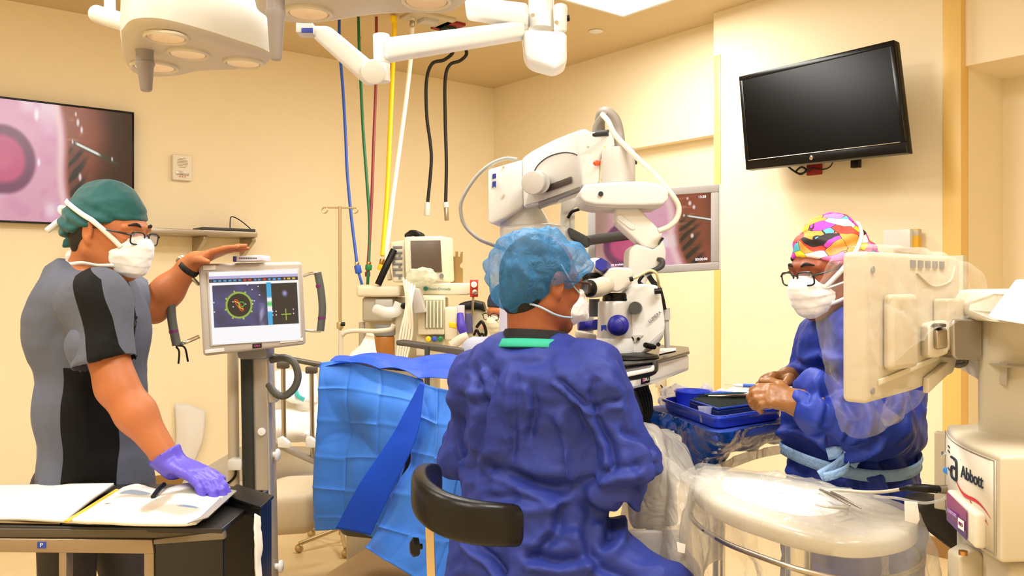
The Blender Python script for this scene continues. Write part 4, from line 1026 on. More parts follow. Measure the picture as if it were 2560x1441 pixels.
# ================================================================== people: shared anatomy
def skin(name, c): return mat(name, c, .5, var=.06, sss=.12, spec=.4, bump=('noise', 90, .06), vscale=12)
def frame(fwd, up=Z):
    f = V(fwd).normalized(); r = f.cross(V(up)).normalized(); u = r.cross(f).normalized(); return f, r, u
def head_prims(c, fwd, s=1.0, ears=True):
    f, r, u = frame(fwd); L = lambda a, b, d: V(c) + (f * a + r * b + u * d) * s
    M = Matrix((f, r, u)).transposed()
    ps = [ball(L(-.012, 0, .022), (.097 * s, .076 * s, .098 * s), .02, M), ball(L(.028, 0, -.03), (.066 * s, .061 * s, .086 * s), .03, M)]
    for q in (-1, 1):
        ps += [cone(L(-.005, q * .052, -.055), L(.066, q * .016, -.103), .020 * s, .017 * s, .03), ball(L(.062, q * .034, -.028), .024 * s, .02),
               cone(L(.078, q * .046, .016), L(.092, q * .012, .020), .011 * s, .010 * s, .015)]
    ps += [ball(L(.074, 0, -.102), .020 * s, .02), cone(L(.088, 0, .008), L(.112, 0, -.030), .008 * s, .012 * s, .012), ball(L(.098, .012, -.036), .008 * s, .01), ball(L(.098, -.012, -.036), .008 * s, .01),
           cone(L(.086, -.018, -.062), L(.086, .018, -.062), .012 * s, .012 * s, .012), cone(L(.084, -.015, -.076), L(.084, .015, -.076), .010 * s, .010 * s, .01)]
    for q in (-1, 1): ps.append(ball(L(.101, q * .031, .000), .014 * s, .012, op='s'))
    for q in (-1, 1): ps.append(ball(L(.083, q * .031, .001), (.013 * s, .015 * s, .011 * s), .004, M))
    if ears:
        for q in (-1, 1):
            e = L(-.006, q * .079, -.008); E = Matrix.Rotation(q * R(-16), 3, u) @ M
            ps.append(ball(e, (.019 * s, .009 * s, .032 * s), .006, E)); ps.append(ball(e + r * q * .010 * s + f * .004 * s, (.011 * s, .006 * s, .020 * s), .004, E, op='s'))
            ps.append(ball(L(.0, q * .076, -.036), (.010 * s, .007 * s, .010 * s), .006, E))
    return ps, L, (f, r, u), M
def face_parts(parent, L, fr, M, brow=True, iris=(40, 26, 18)):
    f, r, u = fr; wh = mat('eye_white', (230, 224, 215), .25); ir = mat('eye_iris', iris, .2)
    for q in (-1, 1):
        c = L(.0835, q * .031, .001); e = MB(); e.ell(c, (.0115, .0115, .0115), M, 20, 12); eo = e.build('eye', wh, parent)
        e = MB(); e.ell(c + f * .0075, (.0052, .0058, .0058), M, 16, 10); e.build('iris', ir, eo)
        if brow:
            b = MB(); b.tube([L(.099, q * .014, .022), L(.097, q * .030, .028), L(.086, q * .048, .022)], [.003, .0042, .002], n=8); b.build('eyebrow', mat('brow_hair', (24, 16, 12), .8), parent)
def glasses(parent, L, fr, m, drop=0.0, w=.031, hx=.024, hz=.016):
    f, r, u = fr; b = MB(); ln = MB()
    root = None
    for q in (-1, 1):
        c0 = (.112, q * .033, -.004 - drop); pts = []
        for k in range(20):
            a = 2 * math.pi * k / 20; ca, sa = math.cos(a), math.sin(a); e = .55
            x = math.copysign(abs(ca) ** e, ca) * hx; z = math.copysign(abs(sa) ** e, sa) * hz
            pts.append(L(c0[0] - abs(c0[1] + x) * .12 - .0, c0[1] + x, c0[2] + z))
        b.tube(pts + [pts[0]], .0022, n=8, steps=61)
        ln.prism(pts, f * .001)
        b.tube([L(.108, q * .057, .004 - drop), L(.085, q * .073, .006 - drop), L(.02, q * .080, .004), L(-.02, q * .082, .006)], [.003, .0024, .002], n=8)
    b.tube([L(.110, -.010, .002 - drop), L(.114, 0, .006 - drop), L(.110, .010, .002 - drop)], .002, n=8)
    o = b.build('glasses', m, parent)
    gl = bpy.data.materials.get('spectacle_glass')
    if not gl: gl = film('spectacle_glass', (235, 240, 250), .06, .03, 1, 0, .25, 0)
    ln.build('lens', gl, o)
def mask_mesh(parent, L, fr, M, m, pleats=3, out=.012):
    f, r, u = fr; c = L(.052, 0, -.058)
    cen = L(.08, 0, -.055)
    def dsp(q):
        uu = (q - np.array(c[:])) @ np.array(u[:]); side = (q - np.array(c[:])) @ np.array(r[:])
        w = (uu * 42) % 1.0
        return .0016 * (1 - w) * (np.abs(uu) < .045) + crumple(q, 22, 2) * .005
    ps = [ball(L(.064, 0, -.052), (.058, .060, .060), .02, M), ball(L(.095, 0, -.030), (.022, .026, .024), .03, M), ball(L(.080, 0, -.088), (.030, .034, .026), .03, M),
          plane(L(.034, 0, 0), -f), plane(L(.08, 0, -.007), (u * 1 - f * .35))]
    return flesh('face_mask', m, ps, .004, parent, disp=dsp)
def strap(parent, pts, w, m, nrm, name='strap', th=.15, n=10):
    b = MB(); b.tube(pts, w, n=n, flat=(nrm, th)); return b.build(name, m, parent, angle=180)
def hug(prims, pts, off=.003, n=40):
    p = np.array([q[:] for q in catmull(pts, n)]); e = 1e-3; N = None
    for _ in range(6):
        d = sdf(p, prims); g = np.stack([sdf(p + np.eye(3)[k] * e, prims) - sdf(p - np.eye(3)[k] * e, prims) for k in range(3)], 1) / (2 * e)
        N = g / (np.linalg.norm(g, axis=1, keepdims=True) + 1e-9); p = p - N * (d - off)[:, None] * .8
    return [V(q) for q in p], [V(q) for q in N]
def band(parent, prims, pts, w, m, name='strap', off=.004):
    p, N = hug(prims, pts, off); n = len(p); rows = []
    for i, q in enumerate(p):
        t = (p[min(i + 1, n - 1)] - p[max(i - 1, 0)]).normalized(); s_ = t.cross(N[i]).normalized(); rows.append([q - s_ * w / 2, q + N[i] * .0008, q + s_ * w / 2])
    return MB().grid(rows).build(name, m, parent, angle=180, solid=.0012)
def hand_prims(w, d, n, t, curls=(.3, .3, .3, .3), thumb=.35, s=1.0, spread=.05):
    """w wrist, d towards the fingers, n the way the palm faces, t the thumb side"""
    w = V(w); d = V(d).normalized(); n = V(n); n = (n - d * n.dot(d)).normalized(); t = V(t); t = (t - d * t.dot(d) - n * t.dot(n)).normalized()
    P_ = lambda a, b, c: w + (d * a + t * b + n * c) * s
    ps = [cone(P_(-.03, 0, 0), P_(.02, 0, 0), .026 * s, .026 * s, .02, (n, .75))]
    for b in (.026, .009, -.009, -.027): ps.append(cone(P_(.01, b * .6, 0), P_(.088 - abs(b - .004) * .25, b, 0), .017 * s, .0125 * s, .012, (n, .85)))
    ps.append(cone(P_(.015, .018, .006), P_(.055, .030, .006), .016 * s, .013 * s, .012))
    fl = [(.042, .026, .021), (.046, .029, .022), (.043, .027, .021), (.034, .020, .018)]
    for i, (b, L3, cu) in enumerate(zip((.0285, .0095, -.0095, -.0275), fl, curls)):
        p = P_(.086 - abs(b - .004) * .3, b, 0); ang = 0; sp = (1.5 - i) * spread; dd = (d * math.cos(sp) + t * math.sin(sp)).normalized(); r0 = .0098 if i < 3 else .0085
        for k, L_ in enumerate(L3):
            ang += cu * (.8 if k == 0 else 1.0); v = dd * math.cos(ang) + n * math.sin(ang); q = p + v * L_ * s
            ps.append(cone(p, q, (r0 - k * .0009) * s, (r0 - (k + 1) * .0009) * s, .0035)); p = q
    p = P_(.022, .028, .008); v = (d * .62 + t * .75 + n * .15 * (1 + thumb)).normalized()
    for k, L_ in enumerate((.040, .032, .026)):
        q = p + v * L_ * s; ps.append(cone(p, q, (.0135 - k * .0018) * s, (.0118 - k * .0018) * s, .006)); p = q
        v = (v * math.cos(thumb) + (d * .8 + n * .6 - t * .2) * math.sin(thumb)).normalized()
    return ps
def thin(ps, e=.003):
    return [dict(p, ra=p['ra'] - e, rb=p['rb'] - e) for p in ps]
def cap_prims(c, M, fr, L, low=.0, thick=.010, tilt=.35, k=.03):
    f, r, u = fr
    return [ball(L(-.012, 0, .024), (.097 + thick, .076 + thick, .100 + thick), k, M)]
def poly_sd(x, z, poly):
    """signed distance, positive inside, to a polygon in the garment's own side plane"""
    d = np.full(len(x), 9.0); ins = np.zeros(len(x), bool); n = len(poly)
    for i in range(n):
        a = poly[i]; b = poly[(i + 1) % n]; ex, ez = b[0] - a[0], b[1] - a[1]; px, pz = x - a[0], z - a[1]
        t = np.clip((px * ex + pz * ez) / (ex * ex + ez * ez + 1e-12), 0, 1); d = np.minimum(d, np.hypot(px - ex * t, pz - ez * t))
        c = ((a[1] > z) != (b[1] > z)) & (x < (b[0] - a[0]) * (z - a[1]) / (b[1] - a[1] + 1e-12) + a[0]); ins ^= c
    return np.where(ins, d, -d)
def two_tone(name, c1, c2, attr, rough=.7, bump=('noise', 60, .15), sheen=.03):
    m = mat(name, c1, rough, bump=bump, sheen=sheen, spec=.2); nt = m.node_tree; b = nt.nodes['Principled BSDF']
    src = b.inputs['Base Color'].links[0].from_socket
    at = nt.nodes.new('ShaderNodeAttribute'); at.attribute_name = attr
    gt = nt.nodes.new('ShaderNodeMath'); gt.operation = 'GREATER_THAN'; gt.inputs[1].default_value = 0
    mx = nt.nodes.new('ShaderNodeMix'); mx.data_type = 'RGBA'; mx.inputs[7].default_value = srgb(c2)
    nt.links.new(at.outputs['Fac'], gt.inputs[0]); nt.links.new(gt.outputs[0], mx.inputs[0]); nt.links.new(src, mx.inputs[6]); nt.links.new(mx.outputs[2], b.inputs['Base Color'])
    return m
MASKM = mat('mask_white', (244, 242, 240), .8, sheen=.2)
STRAPM = mat('strap_white', (240, 238, 236), .7)

# ================================================================== man in grey scrubs, left
T = thing('person', 'standing man in grey scrubs and green cap, hand on the grey monitor', 'person', V((-1.1, 2.35, 0)))
SK1 = skin('skin_warm', (182, 110, 66))
hc = P(276, 576, 2.27); hp_, L, fr, M = head_prims(hc, (.96, -.2, -.16)); f, r, u = fr
tf = V((.93, -.36, 0)).normalized(); tw = V((-.36, -.93, 0)).normalized()       # torso front and width directions
shN, shF = P(232, 756, 2.17), P(268, 752, 2.50)
elN, wrN = P(292, 968, 2.13), P(427, 1158, 2.12)
elF, wrF = P(382, 768, 2.60), P(488, 652, 2.58)
nb = P(212, 720, 2.33)
core = [cone(P(236, 1020, 2.36), P(232, 800, 2.34), .096, .094, .05, (tw, 1.4)), cone(P(238, 1200, 2.36), P(236, 1020, 2.36), .100, .096, .05, (tw, 1.35)),
        cone(shN, nb, .062, .062, .05), cone(shF, nb, .062, .062, .05), cone(P(228, 840, 2.34), P(222, 752, 2.33), .094, .076, .06, (tw, 1.4))]
legs = []
for dx, dd in ((-.09, -1), (.09, 1)):
    hip = P(230, 1210, 2.42) - tw * dx; kn = V((hip.x + .02, hip.y - tw.y * dx * .2, .50)); an = V((kn.x - .03, kn.y, .09))
    legs += [cone(hip, kn, .080, .056, .04), cone(kn, an, .056, .038, .03), cone(an - Z * .05 - tf * .02, an - Z * .055 + tf * .16, .040, .030, .03)]
handF = hand_prims(wrF, P(560, 628, 2.56) - wrF + V((0, 0, .004)), V((.1, 0, -1)), V((0, -1, 0)), (.10, .10, .14, .16), .25)
wd = P(500, 1186, 2.09) - wrN
handN = hand_prims(wrN, wd, V((-.35, .1, -1)), V((.2, .95, 0)), (.28, .30, .32, .36), .2)
neck = [cone(L(-.035, 0, -.05), nb + V((.015, 0, .01)), .057, .062, .03), cone(L(.02, 0, -.08), nb + tf * .05 - Z * .02, .040, .045, .04)]
arms = [cone(shN, elN, .057, .048, .03), cone(elN, elN.lerp(wrN, .35), .045, .046, .03), cone(elN.lerp(wrN, .35), wrN, .046, .030, .03),
        cone(shF, elF, .055, .046, .03), cone(elF, elF.lerp(wrF, .35), .046, .045, .03), cone(elF.lerp(wrF, .35), wrF, .045, .028, .03)]
body = flesh('body', SK1, core + legs + neck + arms + hp_ + handF + thin(handN), .0050, T)
face_parts(body, L, fr, M)
HAIR = mat('black_hair', (18, 13, 11), .65, bump=('brushed', 120, .3))
flesh('hair', HAIR, [ball(L(-.016, 0, .018), (.098, .0785, .098), .02, M), ball(L(-.055, 0, -.045), (.042, .055, .045), .03, M), plane(L(.030, 0, 0), (f * .9 - u * .3)), plane(L(-.02, 0, -.07), (f * .2 - u)),
      ball(L(.01, .082, -.02), (.03, .02, .05), .01, M, op='s'), ball(L(.01, -.082, -.02), (.03, .02, .05), .01, M, op='s')], .005, T)
TEALC = mat('teal_cap_cloth', (0, 82, 84), .75, bump=('crumple', 16, .12), sheen=.2)
def capd(q):
    x = (q - np.array(hc[:])) @ np.array(f[:]); z = (q - np.array(hc[:])) @ np.array(u[:])
    return .0035 * np.sin(z * 190 + x * 60 + 3 * vnoise(q * 18, 4)) * smooth(.11, .0, z) + crumple(q, 15, 7) * .008
cap = flesh('scrub_cap', TEALC, [ball(L(-.016, 0, .024), (.108, .088, .110), .02, M), ball(L(-.085, 0, -.005), (.046, .060, .045), .04, M), plane(L(.07, 0, .033), (f * .38 - u)), ball(L(-.005, 0, -.065), (.085, .12, .055), .02, M, op='s')], .005, T, disp=capd)
b = MB(); b.prism([P(176, 582, 2.30), P(198, 590, 2.30), P(192, 616, 2.30), P(152, 620, 2.30), P(156, 600, 2.30)], V((0, .02, 0)), .006); b.build('cap_tail', TEALC, cap)
mk = mask_mesh(T, L, fr, M, MASKM)
shell = hp_ + [ball(L(-.016, 0, .024), (.110, .090, .112), .02, M), ball(L(-.085, 0, -.005), (.048, .062, .047), .04, M)]
for q in (1, -1): band(mk, shell, [L(.080, q * .055, -.036), L(.055, q * .060, -.014), L(.02, q * .084, .016), L(-.05, q * .088, .046), L(-.105, q * .062, .062), L(-.128, q * .03, .062)], .013, STRAPM)
strap(mk, [L(-.125, .0, .062), P(176, 538, 2.28), P(150, 552, 2.27), P(118, 577, 2.26)], .0085, STRAPM, f + u, 'strap_tail', .35)
strap(mk, [P(180, 540, 2.28), P(164, 522, 2.27), P(150, 519, 2.27), P(152, 530, 2.27), P(178, 541, 2.28)], .006, STRAPM, r, 'strap_bow', .4)
for q in (1, -1): band(mk, hp_ + neck, [L(.066, q * .046, -.086), L(.045, q * .054, -.088), L(-.005, q * .070, -.10), L(-.06, q * .058, -.104), L(-.088, .0, -.104)], .010, STRAPM)
flesh('strap_knot', STRAPM, [ball(L(-.095, -.01, -.095), (.03, .03, .022), .02, M), ball(L(-.105, -.015, -.075), (.018, .02, .016), .02, M)], .005, mk, disp=lambda q: crumple(q, 60, 3) * .012)
glasses(T, L, fr, mat('glasses_black', (12, 12, 12), .3), .004)
# scrub top
def XZ(l, d=2.2): return [(P(x, y, d).x, P(x, y, d).z) for x, y in l]
pan = [XZ([(150, 636), (195, 650), (262, 700), (274, 740), (290, 790), (306, 860), (328, 912), (250, 905), (236, 840), (218, 780), (200, 725), (186, 684), (150, 660)], 2.12), XZ([(166, 918), (262, 930), (262, 1300), (156, 1300)], 2.22)]
SCR = two_tone('scrub_grey', (94, 99, 114), (9, 9, 10), 'panel')
yb = nb.y
def panel_attr(q):
    a = np.maximum(poly_sd(q[:, 0], q[:, 2], pan[0]), poly_sd(q[:, 0], q[:, 2], pan[1])); return np.where(q[:, 1] < yb + .0, a, -.02)
top_ = [dict(p) for p in core] + [cone(P(238, 1180, 2.38), P(240, 1262, 2.41), .104, .114, .03, (tw, 1.35), fb=True)]
top_ += [cone(shN + Z * .005, P(262, 912, 2.14), .064, .066, .05, fb=True), cone(shF, shF.lerp(elF, .72), .068, .066, .03, fb=True), cone(nb + Z * .01, nb + Z * .055 - tf * .012, .078, .066, .03, fb=True)]
top_ += [cone(shN.lerp(P(262, 912, 2.14), .75), P(266, 940, 2.14), .070, .072, .004, op='s'), cone(shF.lerp(elF, .60), shF.lerp(elF, 1.0), .058, .058, .004, op='s'),
         cone(nb + Z * .03 + tf * .01, nb + Z * .12, .058, .064, .006, op='s'), ball(nb + tf * .085 + Z * .0, (.035, .03, .07), .01, op='s')]
def cl(q, a=.016, sc=7, s=3, vert=True):
    k = np.array([1, 1, .55]) if vert else np.array([1, 1, 1]); return crumple(q * k, sc, s) * a * .6 + crease(q * k, sc * 1.6, s) * a * .5
flesh('scrub_top', SCR, top_ , .0060, T, infl=.016, disp=lambda q: cl(q, .026, 6, 3), attrs={'panel': ('FLOAT', panel_attr)})
flesh('scrub_trousers', mat('trouser_grey', (62, 58, 58), .8, bump=('crumple', 12, .15)), [p for p in legs if p['a'][2] > .2] + [cone(P(230, 1215, 2.36), P(230, 1180, 2.36), .10, .10, .04, (tw, 1.35))], .012, T, infl=.008, disp=lambda q: cl(q, .03, 5, 6))
sh = [p for p in legs if p['a'][2] < .06]
for p in sh: flesh('shoe', mat('dark_shoe', (30, 30, 32), .5), [p, plane(p['a'] * 1.0 - np.array([0, 0, p['a'][2] - .005]), -Z)], .008, T, infl=.012)
GLV = mat('violet_nitrile', (92, 78, 204), .4, var=.05, bump=('noise', 60, .15))
cuffd = (wrN - elN).normalized()
flesh('glove', GLV, handN[0:] + [cone(wrN - cuffd * .028, wrN + cuffd * .01, .039, .030, .01, fa=True)], .004, T, infl=.004, disp=lambda q: crumple(q, 40, 2) * .002)
# watch on the far wrist
wdir = (wrF - elF).normalized(); wc = wrF - wdir * .030
b = MB(); b.lathe(wc - wdir * .009, wdir, [(.0335, 0), (.0350, .002), (.0350, .016), (.0335, .018)], 28); wa = b.build('watch_band', RUBBER, T)
b = MB(); up_ = (Z - wdir * wdir.z).normalized(); b.cyl(wc + up_ * .030, wc + up_ * .042, .016, n=24, bev=.003); b.build('watch_case', STEEL, wa)
# badge clip on the chest and pocket pen
b = MB(); b.tube([P(318, 772, 2.28), P(326, 780, 2.25), P(330, 800, 2.25), P(336, 812, 2.28)], .006, n=10); b.build('badge_clip', BLACK, T)

# ================================================================== seated surgeon, seen from behind
S = thing('person', 'seated surgeon seen from behind in a wrinkled blue gown and blue bouffant cap', 'person', V((.1, 2.15, 0)))
SK2 = skin('skin_brown', (146, 80, 44))
hc2 = P(1356, 706, 2.13); hp2, L2, fr2, M2 = head_prims(hc2, (.86, .5, -.10)); f2, r2, u2 = fr2
bf = V((.50, .86, 0)).normalized(); br = V((.86, -.50, 0)).normalized()
sR, sL = P(1462, 962, 2.02), P(1208, 962, 2.26); nb2 = P(1335, 872, 2.12)
eR, eL = P(1548, 1168, 2.02), P(1165, 1130, 2.36); hR, hL = P(1575, 1110, 2.34), P(1330, 1080, 2.55)
pel = P(1345, 1400, 2.14)
GOWN = mat('gown_blue', (42, 56, 138), .6, var=.08, spec=.3, bump=('crumple', 11, .3))
core2 = [cone(P(1335, 1010, 2.14), P(1340, 1200, 2.15), .115, .100, .06, (br, 1.25)), cone(P(1340, 1200, 2.15), pel, .100, .12, .06, (br, 1.25)),
         cone(sR, nb2, .070, .060, .05), cone(sL, nb2, .070, .060, .05)]
kR, kL = P(1640, 1440, 2.45), P(1440, 1440, 2.62)
legs2 = []
for hpt, k in ((pel + br * .09, kR), (pel - br * .09, kL)):
    k = V((k.x, k.y, .62)); hpt = V((hpt.x, hpt.y, .74)); an = V((k.x + .02, k.y + .03, .10)); legs2 += [cone(hpt, k, .085, .062, .04), cone(k, an, .060, .042, .03), cone(an - Z * .055, an - Z * .06 + bf * .14, .04, .03, .03)]
armsB = [cone(sR, eR, .056, .045, .03), cone(eR, hR, .045, .032, .03), cone(sL, eL, .056, .045, .03), cone(eL, hL, .045, .032, .03)]
hnd = hand_prims(hR, V((.0, .5, .35)), V((-.6, .2, -.4)), V((-.3, .3, 1)), (.5, .5, .5, .5), .4) + hand_prims(hL, V((.3, .3, .2)), V((.6, -.2, -.4)), V((.1, .2, 1)), (.5, .5, .5, .5), .4)
bodyS = flesh('body', SK2, thin(core2, .034) + legs2 + [cone(L2(-.03, 0, -.05), nb2, .060, .066, .03)] + thin(armsB, .020) + hp2 + hnd, .0055, S)
face_parts(bodyS, L2, fr2, M2, False)
flesh('hair', HAIR, [ball(L2(-.018, 0, .020), (.100, .080, .100), .02, M2), ball(L2(-.060, 0, -.045), (.046, .060, .050), .03, M2), plane(L2(.045, 0, 0), (f2 * .9 - u2 * .35)), plane(L2(-.02, 0, -.085), (f2 * .2 - u2)),
      ball(L2(.014, .086, -.02), (.035, .022, .05), .01, M2, op='s'), ball(L2(.014, -.086, -.02), (.035, .022, .05), .01, M2, op='s')], .005, S)
BOUF = film('bouffant_film', (64, 150, 212), .36, .5, 16, .7, .55, .35)
def bdisp(q):
    return crumple(q, 13, 21) * .016 + crease(q, 26, 5) * .010 + crease(q, 50, 6) * .004
bc = flesh('bouffant_cap', BOUF, [ball(L2(-.014, 0, .046), (.116, .104, .088), .04, M2), ball(L2(-.070, 0, .0), (.070, .088, .085), .05, M2), ball(L2(.070, 0, .045), (.040, .075, .042), .05, M2),
      plane(L2(.055, 0, .008), (f2 * .75 - u2)), ], .005, S, disp=bdisp)
mk2 = flesh('face_mask', MASKM, [ball(L2(.075, 0, -.05), (.050, .055, .056), .02, M2), cone(L2(.09, 0, -.045), L2(.135, 0, -.075), .035, .012, .03), plane(L2(.052, 0, 0), -f2), plane(L2(.09, 0, -.012), (u2 - f2 * .3))], .004, S, disp=lambda q: crumple(q, 24, 2) * .006)
BL2 = mat('strap_pale_blue', (170, 190, 215), .6)
for q in (-1, 1):
    band(mk2, hp2, [L2(.066, q * .052, -.022), L2(.03, q * .076, .012), L2(.0, q * .082, .045)], .004, BL2)
    band(mk2, hp2 + [cone(L2(-.03, 0, -.05), nb2, .060, .066, .03)], [L2(.064, q * .048, -.082), L2(.01, q * .068, -.080), L2(-.05, q * .062, -.062), L2(-.105, q * .0, -.045)], .005, BL2, 'strap', .006)
glasses(S, L2, fr2, mat('glasses_brown', (60, 34, 24), .3), 0, hz=.014)
b = MB(); b.lathe(nb2 + Z * .010, (Z + bf * .10), [(.086, 0), (.084, .006), (.078, .030), (.074, .036), (.070, .03), (.066, 0)], 40); b.build('undershirt_collar', mat('black_knit', (20, 20, 20), .9), S, angle=180)
b = MB(); b.lathe(nb2 - Z * .002 + bf * .002, (Z + bf * .12 - br * .03), [(.104, 0), (.106, .003), (.093, .022), (.088, .022), (.088, 0)], 44); b.build('gown_collar', mat('teal_binding', (40, 170, 140), .7), S, angle=180)
MB().box(P(1233, 868, 2.15), (.014, .02, .02), Matrix.Rotation(.5, 3, 'Y'), .003).build('gown_tab', PAPER, S)
gp = [cone(P(1335, 1000, 2.14), P(1335, 1210, 2.15), .150, .130, .06, (br, 1.28)), cone(P(1335, 1210, 2.15), P(1345, 1420, 2.15), .130, .165, .06, (br, 1.28)),
      cone(sR, nb2 - Z * .045, .088, .065, .06), cone(sL, nb2 - Z * .045, .088, .065, .06), cone(nb2 - Z * .06, nb2 - Z * .02, .11, .088, .04, fb=True),
      cone(sR, eR, .092, .088, .035), cone(eR, eR.lerp(hR, .45) - Z * .01, .088, .076, .05), cone(eR.lerp(hR, .45), hR, .070, .04, .03, fb=True),
      cone(sL, eL, .090, .080, .04), cone(eL, hL, .080, .04, .04, fb=True),
      cone(P(1345, 1420, 2.15), V((pel.x, pel.y, .50)), .165, .21, .08, (br, 1.3)),
      cone(V((pel.x, pel.y, .70)), V((kR.x, kR.y, .66)), .15, .10, .08), cone(V((pel.x, pel.y, .70)), V((kL.x, kL.y, .66)), .15, .10, .08),
      cone(P(1500, 1430, 2.05), P(1640, 1500, 1.98), .10, .09, .08), cone(V((kR.x, kR.y, .66)), V((kR.x, kR.y, .35)), .11, .13, .05, fb=True), cone(V((kL.x, kL.y, .66)), V((kL.x, kL.y, .35)), .11, .13, .05, fb=True),
      cone(nb2 - Z * .03 + bf * .015, nb2 + Z * .1, .068, .07, .004, op='s')]
def XL(l, d): return [(P(x, y, d).x, P(x, y, d).z) for x, y in l]
SF = [(XL(l, 1.98), a, w) for l, a, w in (([(1425, 1010), (1455, 1075), (1468, 1150), (1452, 1235)], .028, .020), ([(1185, 1185), (1270, 1198), (1340, 1225), (1430, 1240)], .026, .016),
  ([(1290, 930), (1282, 1050), (1272, 1180)], .010, .010), ([(1188, 950), (1195, 1060), (1180, 1180)], .018, .014), ([(1395, 935), (1440, 990), (1488, 1028)], .016, .010), ([(1488, 1028), (1520, 1002), (1555, 1000)], .014, .009), ([(1488, 1028), (1515, 1090), (1520, 1160)], .018, .012),
  ([(1490, 930), (1480, 980), (1500, 1040)], .012, .010), ([(1540, 1060), (1590, 1090), (1625, 1140)], .016, .012), ([(1470, 1185), (1530, 1150), (1590, 1160)], .018, .014), ([(1230, 930), (1220, 1000), (1150, 1050)], .016, .014), ([(1330, 960), (1345, 1030), (1310, 1120)], .014, .012),
  ([(1120, 1000), (1140, 1100), (1175, 1230)], .018, .016), ([(1200, 1270), (1300, 1260), (1400, 1245)], .016, .016), ([(1300, 1380), (1400, 1395), (1500, 1370)], .024, .018), ([(1500, 1370), (1560, 1300), (1560, 1250)], .024, .018), ([(1400, 1250), (1390, 1330), (1330, 1390)], .018, .016), ([(1160, 1380), (1210, 1400), (1260, 1441)], .024, .016), ([(1450, 1300), (1500, 1400), (1600, 1450)], .020, .018), ([(1620, 1150), (1630, 1190), (1600, 1235)], .014, .010))]
def gdisp(q):
    k = np.array([1, 1, .6]); c = crumple(q * k, 4.6, 33) * .028 + crease(q, 6, 33) * .016 + crease(q, 14, 12) * .010 + crease(q, 30, 14) * .005
    # long folds radiating from the back tie and pulled along the arm crease
    t = (q[:, 2] - (1.5 - (1210 - HY) / F * 2.0)); c -= .020 * np.exp(-(t / .018) ** 2) * (q[:, 1] < 2.2)
    return c + fold_lines(q, SF, 2.28)
flesh('gown', GOWN, gp, .0065, S, disp=gdisp)
for nm, l in (('shoe', legs2[2]), ('shoe', legs2[5])): flesh(nm, MATS['dark_shoe'], [l], .009, S, infl=.012)
# stool with curved padded back
T3 = thing('surgeon_stool', 'surgeon stool with curved black padded backrest behind the seated surgeon', 'stool', V((pel.x, pel.y - .02, 0)))
LEATH = mat('black_leather', (8, 7, 6), .35, spec=.35, bump=('noise', 140, .05))
arc = [P(1090, 1205, 2.02), P(1068, 1206, 1.93), P(1052, 1222, 1.82), P(1062, 1252, 1.73), P(1110, 1285, 1.67), P(1180, 1305, 1.65), P(1250, 1312, 1.66), P(1298, 1314, 1.70)]
path = catmull(arc, 60); rows = []
for i, p in enumerate(path):
    p = V((p.x, p.y, path[30].z * .6 + p.z * .4)) if False else p
    tg = (path[min(i + 1, 59)] - path[max(i - 1, 0)]).normalized(); nn = tg.cross(Z).normalized()
    e = min(i, 59 - i); sc = 1.0 if e > 2 else (.55, .85, .97)[e]; row = []
    for k in range(24):
        a = 2 * math.pi * k / 24; ca, sa = math.cos(a), math.sin(a); row.append(p + Z * (math.copysign(abs(sa) ** .55, sa) * .043 * sc) + nn * (math.copysign(abs(ca) ** .7, ca) * .021 * sc))
    rows.append(row)
b = MB(); b.grid(rows, closed=True); b.f.append(tuple(range(24))); b.f.append(tuple(len(b.v) - 24 + k for k in range(24))[::-1]); b.build('backrest', LEATH, T3, angle=60)
b = MB(); q0 = P(1073, 1290, 1.76); q1 = V((q0.x + .01, q0.y + .02, .66)); b.prism([q0 + V((-.009, -.004, 0)), q0 + V((.009, -.004, 0)), q1 + V((.009, -.004, 0)), q1 + V((-.009, -.004, 0))], V((0, .012, 0)), .002)
b.prism([q1 + V((-.009, -.004, 0)), q1 + V((.009, -.004, 0)), V((pel.x, pel.y - .10, .62)) , V((pel.x, pel.y - .10, .60))], V((0, .012, .0)), .001); b.build('back_bar', mat('bar_metal', (200, 180, 140), .3, metal=.8), T3)
b = MB(); k0 = P(1056, 1367, 1.775); b.lathe(k0, V((-1, -.3, 0)), [(.006, 0), (.006, .006), (.019, .008), (.021, .02), (.012, .026), (0, .026)], 6); b.build('knob', BLACK, T3)
b = MB(); b.lathe(V((pel.x, pel.y, .555)), Z, [(0, 0), (.18, 0), (.20, .02), (.20, .06), (.17, .08), (0, .082)], 40); b.build('seat', LEATH, T3)
b = MB(); b.cyl(V((pel.x, pel.y, .08)), V((pel.x, pel.y, .56)), .03, n=24); b.build('column', CHROME, T3)
for k in range(5):
    a = k * 2 * math.pi / 5; e = V((pel.x + .28 * math.cos(a), pel.y + .28 * math.sin(a), .075)); b = MB(); b.tube([V((pel.x, pel.y, .11)), e], .017); lg = b.build('leg', CHROME, T3)
    b = MB(); b.cyl(e + V((-.012, 0, -.045)), e + V((.012, 0, -.045)), .028, n=18, bev=.004); b.build('caster', BLACK, lg)

